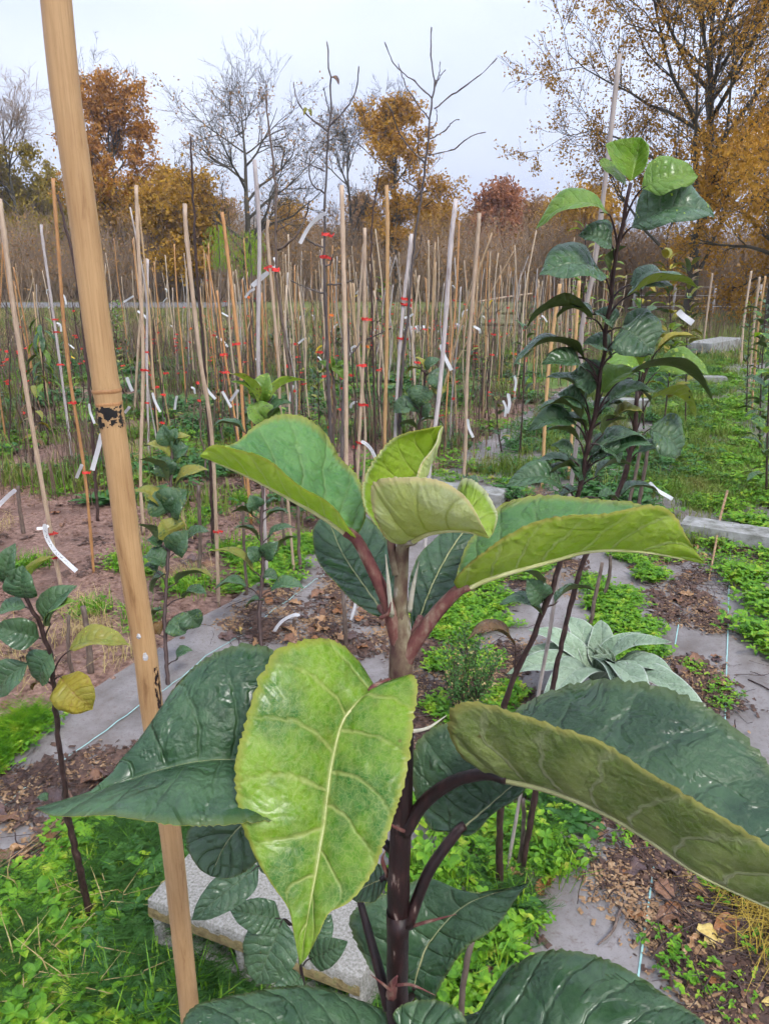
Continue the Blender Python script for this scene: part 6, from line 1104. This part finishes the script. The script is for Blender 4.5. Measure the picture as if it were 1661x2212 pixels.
strew('leaf_litter', LIT + CHIP, clumped(soilp, 500, 46, .13), M['litter'], 'dark litter on the bare soil', 'litter', .5, 1.5, zf=gz)
strew('fine_twigs', TW, clumped(soilp, 60, 20, .15), M['chips'], 'thin dry twigs on the bare soil', 'litter', .5, 1.3, zf=gz)
strew('dry_grass', DEAD, clumped(soilp, 110, 16, .12), M['straw'], 'dry straw-coloured grass on the bare soil', 'grass', .8, 1.6, zf=gz)
strew('weeds', CH + FE, clumped(gpoly((-60, 1640), (60, 1540), (90, 1575), (-40, 1690)), 260, 8, .09), M['weed'], 'green weeds at the left edge of the fabric', 'weeds', .9, 1.5, zf=gz)
bedp = np.array([O0 + a * ACR + r_ * ROW for a, r_ in ((-.05, 5.0), (-.05, 17), (-16, 17), (-16, 3), (-6, 4.2))])[:, :2]
def inview(p): 
    x = VW / 2 + F * p[:, 0] / (p[:, 1] * .954 + .45); return p[(x > -420) & (x < 1760) & (p[:, 1] > 4)]
strew('weeds', CHB, inview(clumped(bedp, 9000, 300, .35)), M['weed_dark'], 'dark green weeds between the nursery rows', 'weeds', 1.0, 2.2, zf=gz)
strew('weeds', BUSH, inview(clumped(bedp, 2400, 170, .3)), M['weed_dark'], 'leafy dark green weeds between the nursery rows', 'weeds', .5, 1.3, zf=gz)
strew('weeds', FARG, inview(clumped(bedp, 3200, 160, .5)), M['grass'], 'grass between the nursery rows', 'grass', .6, 1.3, zf=gz)
strew('weeds', CHB, inview(clumped(bedp, 2600, 120, .35)), M['weed'], 'bright green weeds between the nursery rows', 'weeds', 1.0, 2.0, zf=gz)
litp = np.array([O0 + a * ACR + r_ * ROW for a, r_ in ((-.05, 5.0), (-.05, 12), (-9, 12), (-9, 3))])[:, :2]
strew('leaf_litter', LIT, inview(clumped(litp, 2600, 160, .3)), M['litter'], 'dark leaf litter between the nursery rows', 'litter', 1.0, 2.2, zf=gz)
STK = [proto_blades(pg, 10, .55, .006, .14, .35) for _ in range(6)]
strew('dry_stems', STK, inview(clumped(bedp, 1300, 170, .5)), M['dry_stem'], 'thin dry brown weed stems between the nursery rows', 'weeds', .5, 1.5, zf=gz)
strew('dry_stems', STK, scat(np.array([(-20, 13.5), (12, 13.5), (20, 30), (-30, 34)]), 1600), M['dry_stem'], 'dry brown weed stems in the meadow', 'weeds', .7, 1.6, zf=lambda x, y: np.clip((y - 13.4) / 4, 0, 1) * 0.09 - 0.045)
strew('dry_stems', BUSH, inview(clumped(bedp, 260, 60, .4)), M['c_olive'], 'yellowing weed leaves between the nursery rows', 'weeds', .4, .9, zf=gz)
farp = np.array([(-24, 13.5), (16, 13.5), (28, 34), (-40, 36)])
pf = scat(farp, 7000); strew('meadow_grass', FARG, pf, M['grass'], 'rough grass of the meadow behind the bed', 'grass', 1.0, 2.0, tilt=0, zf=lambda x, y: np.clip((y - 13.4) / 4, 0, 1) * 0.09 - 0.045)
strew('meadow_grass', FARG, scat(farp, 2500), M['straw'], 'dry grass tufts in the meadow behind the bed', 'grass', 1.0, 2.2, zf=lambda x, y: np.clip((y - 13.4) / 4, 0, 1) * 0.09 - 0.045)
rcp = lambda *q: np.array([(O0 + a * ACR + r_ * ROW)[:2] for a, r_ in q])
marg = rcp((.30, 6.4), (.30, 20), (1.9, 20), (1.9, 6.2)); pathf = rcp((1.9, 6.5), (1.9, 20.5), (6, 20.5), (6, 6.5))
strew('weeds', CHB, np.vstack([clumped(marg, 2600, 110, .3), clumped(rcp((.5, 5.2), (.5, 6.5), (1.7, 6.5), (1.7, 5.2)), 300, 14, .12)]), M['weed_dark'], 'dark green weeds along the leafy row', 'weeds', .9, 1.9, zf=gz)
strew('weeds', BUSH, clumped(marg, 420, 60, .3), M['weed_dark'], 'leafy weeds along the leafy row', 'weeds', .4, 1.0, zf=gz)
strew('weeds', BL, clumped(marg, 1300, 80, .3), M['grass'], 'grass along the leafy row', 'grass', .9, 2.2, zf=gz)
strew('weeds', CHB, clumped(pathf, 3800, 150, .35), M['weed'], 'low green weeds on the far path', 'weeds', .8, 1.7, zf=gz)
strew('weeds', BL, clumped(pathf, 2200, 110, .4), M['grass'], 'grass on the far path', 'grass', .8, 1.8, zf=gz)
# debris lying on the fabric
deb_m = gpoly((480, 1335), (560, 1290), (720, 1240), (830, 1270), (850, 1400), (760, 1420), (560, 1410), (470, 1380)); deb_l = gpoly((0, 1700), (120, 1640), (200, 1640), (300, 1600), (330, 1690), (200, 1800), (0, 1960), (-60, 1800)); deb_r = gpoly((1330, 1760), (1420, 1730), (1700, 1900), (1720, 2260), (1560, 2260), (1480, 2140), (1440, 2060), (1300, 1960)); deb_r2 = gpoly((1400, 1270), (1480, 1230), (1560, 1280), (1540, 1370), (1420, 1340)); deb_r3 = gpoly((1450, 1440), (1560, 1410), (1570, 1520), (1500, 1600), (1440, 1520)); deb_x = gpoly((1400, 1180), (1690, 1160), (1690, 1240), (1400, 1250)); deb_b = gpoly((960, 985), (1200, 1000), (1200, 1100), (900, 1090)); deb_c = gpoly((900, 1500), (1130, 1560), (1120, 1700), (900, 1700))
al = [(deb_m, 1.7), (deb_l, .9), (deb_r, 2.6), (deb_r2, .8), (deb_r3, .9), (deb_x, 1.0), (deb_b, .8), (deb_c, 1.5), (gpoly((870, 1400), (1130, 1390), (1140, 1530), (880, 1550)), 1.2), (gpoly((1000, 1180), (1260, 1170), (1250, 1300), (1010, 1300)), 1.0), (near_l, .7), (near_c, .4)]
strew('litter', LIT, np.vstack([clumped(p, int(260 * k), int(16 * k) + 2, .08) for p, k in al]), M['litter'], 'dark crumbled litter on the fabric', 'litter', .4, 1.1, zf=gz)
strew('wood_chips', CHIP, np.vstack([clumped(p, int(190 * k), int(10 * k) + 2, .07) for p, k in al]), M['chips'], 'pale wood chips and crumbs on the fabric', 'litter', .5, 1.2, zf=gz)
strew('fine_twigs', TW, np.vstack([clumped(p, int(26 * k), int(8 * k) + 2, .1) for p, k in al]), M['bark_dark'], 'fine dark twigs strewn on the fabric', 'litter', .5, 1.2, zf=gz)
strew('weeds', CH, np.vstack([clumped(deb_r, 26, 12, .04), clumped(deb_r3, 24, 8, .05), clumped(deb_x, 120, 10, .1), clumped(deb_b, 160, 10, .12)]), M['weed'], 'sparse weeds growing in the litter', 'weeds', .6, 1.4, zf=gz)
strew('golden_grass', DEAD, clumped(gpoly((1590, 1950), (1720, 1900), (1740, 2080), (1620, 2040)), 90, 5, .06), M['moss_yellow'], 'golden thready grass at the right edge', 'grass', .6, 1.3, zf=gz)
strew('dry_grass', DEAD, clumped(gpoly((-40, 2000), (150, 1880), (260, 1960), (60, 2300), (-60, 2300)), 7, 6, .1), M['straw'], 'dry stalks among the weeds at lower left', 'grass', .8, 1.6, zf=gz)
# a bundle of dark stalks along the fabric on the left, each stalk a thing
rg = np.random.default_rng(90)
a0, r0 = aro(120, 1830)
for i in range(34):
    pa, pr = a0 + rg.normal(0, .05), r0 + rg.normal(0, .16); L = rg.uniform(.18, .5); th = rg.normal(.12, .12); c_ = O0 + pa * ACR + pr * ROW; d_ = ROW * math.cos(th) + ACR * math.sin(th)
    q = np.array([c_ + d_ * L * s for s in (-.5, -.2, .2, .5)]) + rg.normal(0, .006, (4, 3)); q[:, 2] = gz(q[:, 0], q[:, 1]) + .004 + rg.uniform(0, .02)
    thing('dry_stalk', *tube(q, np.array([1, .9, .8, .5]) * rg.uniform(.0012, .0026), 5, 9), M['bark_dark'] if i % 3 else M['chips'], ('thin dark dry stalk' if i % 3 else 'thin pale brown dry stalk') + ' in the bundle lying on the fabric at lower left', 'stalk', 'dark stalks of the bundle' if i % 3 else 'pale stalks of the bundle')
for i, (x0, y0, x1, y1, r_, mk, lab) in enumerate([(1350, 1945, 1300, 2055, .004, 'bark', 'short thick stick lying on the fabric at lower right'), (1425, 2010, 1520, 2140, .004, 'bark_dark', 'long dark stalk on the fabric below the oak leaf'), (1440, 1880, 1500, 1990, .003, 'bark_dark', 'dark twig under the large right leaf'), (1567, 1105, 1530, 1260, .008, 'chips', 'pale dry stem leaning on the concrete beam'), (1560, 2130, 1530, 2180, .005, 'chips', 'brown stub of wood at lower right'), (1480, 1420, 1520, 1470, .005, 'bark_dark', 'black twig on the fabric by the silver plant'), (1430, 2050, 1350, 1990, .002, 'bark_dark', 'thin crooked twig at lower right'), (1620, 1480, 1690, 1520, .003, 'bark_dark', 'dark twig at the right edge of the fabric'), (530, 1372, 620, 1340, .003, 'bark_dark', 'dark twig among fallen leaves left of the near stem'), (1585, 1130, 1680, 1085, .004, 'bark', 'twig in the weeds beside the concrete beam')]):
    A, B = G(x0, y0), G(x1, y1); q = np.array([A + (B - A) * s for s in (0, .33, .66, 1)]) + rg.normal(0, .008, (4, 3)); q[:, 2] = gz(q[:, 0], q[:, 1]) + r_ + (.12 * np.array([1, .6, .3, 0]) if i == 3 else .004)
    thing('fallen_stick', *tube(q, np.array([1, .95, .85, .5]) * r_, 7, 14), M[mk], lab, 'stick')
# fallen leaves, each a thing of its own
def dead_mesh(k, seed, L, w, lob=0.0):
    rg = np.random.default_rng(seed); s = np.linspace(0, 1, 7); mid = np.column_stack([s * L - L / 2, .06 * L * np.sin(s * 3 + seed), .02 + .22 * L * s * (1 - s) * rg.uniform(-.5, 1.6)]); wd = w / 2 * wprof(7)
    if lob: 
        s = np.linspace(0, 1, 15); mid = crom(mid, 15); wd = w / 2 * wprof(15) * (1 + lob * np.cos(s * 6.283 * 3.6 + 2.6)); 
    cu = rg.uniform(-.2, .9); E = lambda sg: mid + np.column_stack([0 * wd, sg * wd * math.cos(cu), wd * math.sin(cu) * (1 + .4 * rg.normal(size=len(wd)))])
    V, f, uv, mi = loft(mid, E(-1), E(1), 19 if lob else 11, 3, .06, 6, .001, 5, .006, seed=seed); V[:, 2] -= V[:, 2].min() - .002
    return mkmesh('fallen_leaf', V, f, [M[k], M[k]], uv=uv, mi=mi * 0)
dm = [dead_mesh(k, i, L, w, lb_) for i, (k, L, w, lb_) in enumerate([('dead1', .075, .04, 0), ('dead2', .07, .035, 0), ('dead3', .08, .045, 0), ('dead5', .07, .036, 0), ('dead1', .085, .045, .28), ('dead2', .08, .045, .28), ('dead3', .07, .05, 0), ('dead4', .065, .035, 0)])]
def drop(pos, me, label, group, s=1.0, rz=None):
    o = addo('fallen_leaf', me, None, (pos[0], pos[1], float(gz(np.array([pos[0]]), np.array([pos[1]]))[0]) + .002)); o.scale = (s, s, s); o.rotation_euler = (rng.normal(0, .2), rng.normal(0, .2), rng.uniform(0, 6.28) if rz is None else rz)
    return tag(o, label, 'leaf', group)
for poly, n, lab in [(deb_m, 46, 'fallen brown leaf in the litter behind the near plant'), (deb_l, 16, 'fallen brown leaf in the litter on the left fabric'), (deb_r, 34, 'fallen leaf in the litter at lower right'), (deb_r2, 14, 'fallen leaf in the litter heap on the right path'), (deb_r3, 12, 'fallen leaf in the litter right of the silver plant'), (deb_x, 24, 'fallen leaf beside the long concrete beam'), (near_l, 8, 'fallen leaf lying in the lower left weeds'), (near_c, 14, 'fallen leaf in the weeds right of the near stem'), (mid_r, 8, 'fallen leaf in the chickweed on the right'), (soilp, 26, 'fallen leaf on the bare soil'), (litp, 60, 'fallen leaf between the nursery rows'), (deb_b, 30, 'fallen leaf on the fabric behind the curled leaves'), (path1, 12, 'fallen leaf in the grass of the path')]:
    q = scat(poly, n)
    for i in range(n):
        j = int(rng.integers(0, 8)); j = j if j < 7 else int(rng.integers(0, 8)); lab2 = lab.replace('fallen brown leaf', 'fallen leaf').replace('fallen', ['brown', 'tan', 'dark', 'rust', 'lobed brown', 'lobed tan', 'dark broad', 'yellow'][j] + ' fallen'); drop(q[i], dm[j], lab2, 'leaves: ' + lab2, rng.uniform(.6, 1.25))
for (px, py, k, s, lab, rz) in [(1530, 2050, dead_mesh('dead4', 31, .085, .05, .3), 1, 'yellow oak leaf on the litter at lower right', 5.3), (1360, 1795, dead_mesh('dead2', 32, .09, .07, 0), 1, 'broad tan leaf under the large right leaf', .5), (1290, 1815, dm[5], .7, 'small orange leaf on the fabric beside the chickweed', 1), (1172, 1925, dead_mesh('dead5', 34, .075, .05, 0), 1, 'rust-brown leaf standing in the weeds right of the near stem', 1.2), (215, 1690, dead_mesh('dead1', 35, .13, .08, 0), 1, 'large crumpled brown leaf on the left fabric', .9), (240, 1685, dead_mesh('dead3', 36, .11, .06, 0), 1, 'dark crumpled leaf beside the large brown one', 2.2), (135, 2150, dead_mesh('dead2', 37, .035, .028, 0), 1.2, 'small oval tan leaf in the lower left weeds', .6), (262, 2140, dead_mesh('dead1', 38, .15, .04, 0), 1, 'long folded brown leaf in the weeds at the bottom left', 1.0), (245, 1965, dead_mesh('dead3', 39, .07, .05, 0), 1, 'dark curled leaf in the weeds left of the cane', .3), (1058, 2130, dead_mesh('dead1', 40, .08, .05, 0), 1, 'brown leaf in the weeds at the bottom centre', .3), (1590, 2110, dead_mesh('dead5', 41, .04, .03, 0), 1, 'small rust leaf at lower right', .3), (5, 2185, dead_mesh('dead2', 42, .06, .05, 0), 1, 'pinkish tan leaf in the bottom left corner', .3), (1640, 2010, dead_mesh('dead3', 43, .09, .05, 0), 1, 'curled dark leaf at the right edge below the golden grass', 2), (1500, 1935, dm[1], .6, 'little orange leaf in the litter under the large leaf', 2), (280, 1835, dead_mesh('dead1', 44, .1, .035, 0), 1, 'long narrow brown leaf in the stalk bundle', 1.1)]:
    drop(G(px, py), k, lab, None, s, rz)

# ------------------------------------------------------------------ plant tags
def ptag(pts, wpx, Y, label, mat='tag', ink=(), group=None, wmul=1.0, loop=True):
    C = crom([AY(x, y, Y + .02 * i) for i, (x, y) in enumerate(pts)], 22); T = np.gradient(C, axis=0); T /= np.linalg.norm(T, axis=1, keepdims=True)
    vd = unit(C - CP); S = unit(np.cross(T, vd)); S = unit(S * .96 + vd * .28 * np.sin(np.linspace(0, 3.5, 22))[:, None]); w = wpx * ((C[0] - CP) @ FW) / F / 2; N = unit(np.cross(S, T)); t = .0004
    prof = np.ones(22); prof[0] = .55
    A, B = C - S * (w * prof)[:, None], C + S * (w * prof)[:, None]; V = np.vstack([A + N * t, B + N * t, A - N * t, B - N * t]); n = 22; f = []
    for i in range(n - 1): f += [(i, i + 1, n + i + 1, n + i), (2 * n + i, 3 * n + i, 3 * n + i + 1, 2 * n + i + 1), (i, 2 * n + i, 2 * n + i + 1, i + 1), (n + i, n + i + 1, 3 * n + i + 1, 3 * n + i)]
    f += [(0, n, 3 * n, 2 * n), (n - 1, 3 * n - 1, 4 * n - 1, 2 * n - 1)]
    root = empty('plant_tag', C[0], label, 'tag', group); part('strip', V, f, M[mat], root, smooth=False)
    sg = np.sign(np.sum(N[10] * (CP - C[10])))
    for (u0, v0, u1, v1) in ink:
        def pt(u, v):
            x = u * (n - 1); i = min(int(x), n - 2); fr = x - i; c_ = C[i] * (1 - fr) + C[i + 1] * fr; s_ = S[i] * (1 - fr) + S[i + 1] * fr; n_ = N[i]; return c_ + s_ * w * v + n_ * sg * (t + .0006)
        a, b = pt(u0, v0), pt(u1, v1); d = unit(b - a); e = np.cross(d, N[int(u0 * 21)]) * w * .07
        part('ink_stroke', [a - e, b - e, b + e, a + e], [(0, 1, 2, 3)], M['ink'], root, smooth=False)
    return root
marks = [(.12, -.3, .16, .3), (.20, .3, .24, -.3), (.24, -.3, .27, .2), (.31, .1, .35, .1), (.38, -.3, .40, .4), (.40, .4, .43, -.2), (.5, -.5, .52, .5)]
let_r = [(.56, -.4, .60, -.4), (.60, -.4, .60, .4), (.56, -.4, .56, .4), (.64, -.1, .69, -.1), (.65, -.3, .69, .3), (.73, -.3, .77, .3), (.80, .0, .81, .1)]
ptag([(97, 1132), (102, 1160), (118, 1188), (140, 1210), (166, 1234)], 10, G(133, 1268)[1] - .1, 'long white plant tag with handwriting on the far left stake', ink=marks + let_r, group=None)
ptag([(80, 1142), (98, 1140), (108, 1134)], 6, G(133, 1268)[1] - .06, 'bent end of a tag looped round the far left stake')
ptag([(780, 953), (792, 960), (803, 973), (812, 992)], 7.5, G(768, 1190)[1] - .08, 'curved white tag with small writing on the four-tie stake', ink=[(.12, -.2, .14, .3), (.2, -.3, .24, .3), (.27, .3, .3, -.3), (.33, -.2, .38, .2), (.42, -.1, .46, .2), (.6, -.4, .63, .4), (.7, -.1, .95, -.1)])
ptag([(704, 460), (690, 468), (668, 490), (648, 526)], 8, 3.9, 'grey-white curved tag high on the candlestick sapling')
ptag([(593, 578), (575, 592), (545, 618)], 10, 3.8, 'broad white tag high on the sapling left of centre'); ptag([(594, 582), (597, 568), (593, 556)], 6, 3.8, 'upturned white tag end above the red tie, left of centre')
ptag([(551, 624), (540, 630), (530, 643)], 5, 5.0, 'small white tag below the broad one')
ptag([(221, 935), (214, 965), (200, 1016)], 10, 3.3, 'long white tag hanging beside the thick cane'); ptag([(178, 1003), (172, 1018), (166, 1033)], 7, 3.6, 'white tag behind the red tie left of the thick cane'); ptag([(193, 872), (196, 890), (205, 915)], 5, 4.0, 'narrow white tag left of the black mark')
ptag([(952, 744), (958, 765), (975, 800)], 8, 4.2, 'white tag on the lilac-grey leaning stake'); ptag([(35, 1058), (20, 1070), (-8, 1098)], 9, 3.1, 'white tag at the left picture edge')
ptag([(1402, 1042), (1418, 1058), (1452, 1078)], 8, 4.3, 'white tag lying on the path edge behind the leafy row'); ptag([(648, 1328), (630, 1330), (606, 1345), (588, 1372)], 7, 2.9, 'pale looped tag on a cut stem behind the near plant'); ptag([(742, 1262), (760, 1278), (768, 1300), (757, 1345)], 6, 3.0, 'pale tag hanging on the cut stem behind the near leaf')
ptag([(1464, 672), (1475, 683), (1496, 698)], 13, 4.2, 'white and purple tag in the leafy row by the path', ink=()); 
ptag([(1097, 850), (1100, 872), (1095, 893)], 7, 5.2, 'white tag under a red tie, left of the tall dark sapling'); ptag([(1111, 812), (1114, 826), (1111, 845)], 5, 5.4, 'thin curved white tag left of the tall dark sapling'); ptag([(1010, 905), (1013, 925), (1022, 945)], 6, 4.4, 'white tag low on the tan stake right of centre'); ptag([(633, 832), (629, 850), (627, 868)], 6, 3.9, 'white tag beside the yellow-green top')
ptag([(446, 838), (455, 850), (466, 862)], 6, 5.0, 'left white tag of the row low behind the tan stake'); ptag([(481, 845), (490, 862), (500, 880)], 6, 4.9, 'middle white tag of the row low behind the tan stake'); ptag([(515, 842), (506, 855), (498, 866)], 6, 4.9, 'right white tag of the row low behind the tan stake'); ptag([(275, 815), (280, 830), (287, 845)], 7, 4.6, 'white tag right of the thick cane, upper'); ptag([(330, 848), (336, 868), (347, 890)], 5.5, 4.7, 'white tag low between the thick cane and the tan stake'); ptag([(281, 878), (275, 886), (270, 892)], 6, 4.7, 'white tag right of the thick cane, lower'); ptag([(383, 855), (380, 868), (378, 885)], 5, 5.2, 'hooked white tag left of the tan stake')
ptag([(645, 1268), (640, 1275), (632, 1283)], 4, 3.4, 'tiny pale tag by the sapling left of centre'); ptag([(1056 + 30, 865), (1092, 880), (1090, 900)], 5, 5.6, 'small white tag in the weeds right of the tan stake')
for i in range(46):                       # tags on the whips farther back
    r_ = 6.5 + 12 * rng.random(); Y = r_; px = rng.uniform(20, 1190); z = rng.uniform(.35, 1.35); b = tx(px, Y, z); xx, yy = topx(b); s = rng.choice([-1, 1]); L = 150 / Y * rng.uniform(.8, 1.4)
    ptag([(xx, yy), (xx + s * L * .4, yy + L * .25), (xx + s * L * rng.uniform(.3, 1), yy + L * rng.uniform(.3, 1.1))], 34 / Y, Y, ('small yellow tag ' if i % 12 == 5 else 'small white tag ') + whereabouts(xx, Y), 'tag_yellow' if i % 12 == 5 else 'tag', (), 'tags ' + whereabouts(xx, Y))

# cut grey stems in the rows
for i, (x0, y0, x1, y1, w, lab) in enumerate([(180, 1310, 196, 1450, 14, 'grey lichened cut stem left of the thick cane'), (150, 1330, 158, 1460, 9, 'thin cut stem beside the lichened one'), (430, 1050, 430, 1260, 9, 'grey cut stem beside the tan stake with its foot in weeds'), (1020, 2030, 1000, 2260, 15, 'grey-brown bare stem at the bottom right of the near stem'), (740, 1268, 748, 1400, 10, 'cut grey stem with a pale tag behind the near leaf'), (638, 1335, 642, 1372, 9, 'cut grey stem with a looped tag'), (1300, 1215, 1270, 1370, 9, 'bare stem behind the large upper right leaf'), (1318, 1200, 1296, 1300, 8, 'bare stem right of the large upper right leaf'), (1130, 1726, 1115, 1900, 11, 'dark bare stem in the chickweed right of the near stem'), (525, 1085, 534, 1290, 7, 'thin bare stem between two saplings left of centre'), (610, 1075, 618, 1190, 7, 'thin bare stem right of the yellow-green-topped sapling'), (255, 1040, 262, 1160, 6, 'dark whip stump on the soil near the thick cane'), (40, 1050, 52, 1150, 9, 'dark stump on the soil at the left edge'), (1400, 960, 1372, 1120, 9, 'bare stem at the edge of the path weeds'), (1385, 960, 1352, 1110, 8, 'bare stem left of the path weeds')]):
    B = G(x1, y1); A = AY(x0, y0, B[1]); dd = (A - CP) @ FW; n = 14; q = crom([A, (A + B) / 2 + rg.normal(0, .006, 3), B - [0, 0, .02]], n); q[1:-1] += rg.normal(0, .001, (n - 2, 3))
    thing('cut_stem', *tube(q, np.linspace(w * .85, w, n) * dd / F / 2 * (1 + .06 * rg.normal(size=n)), 9), M['bark'], lab, 'stem')

# ------------------------------------------------------------------ damp air between here and the hills
hz, nt = newmat('damp_air')
vo = nd(nt, 'VolumePrincipled', {'Color': (0.86, 0.89, 0.96, 1), 'Density': 0.0009, 'Anisotropy': 0.2}); om = nd(nt, 'OutputMaterial'); nt.links.new(vo.outputs[0], om.inputs['Volume'])
V, f = box((0, 290, 33), (1, 0, 0), (0, 1, 0), ez, 2000, 760, 70); hazeo = part('haze', V, f, hz, None, smooth=False); tag(hazeo, 'thin damp haze over the whole place', 'haze', kind='stuff')
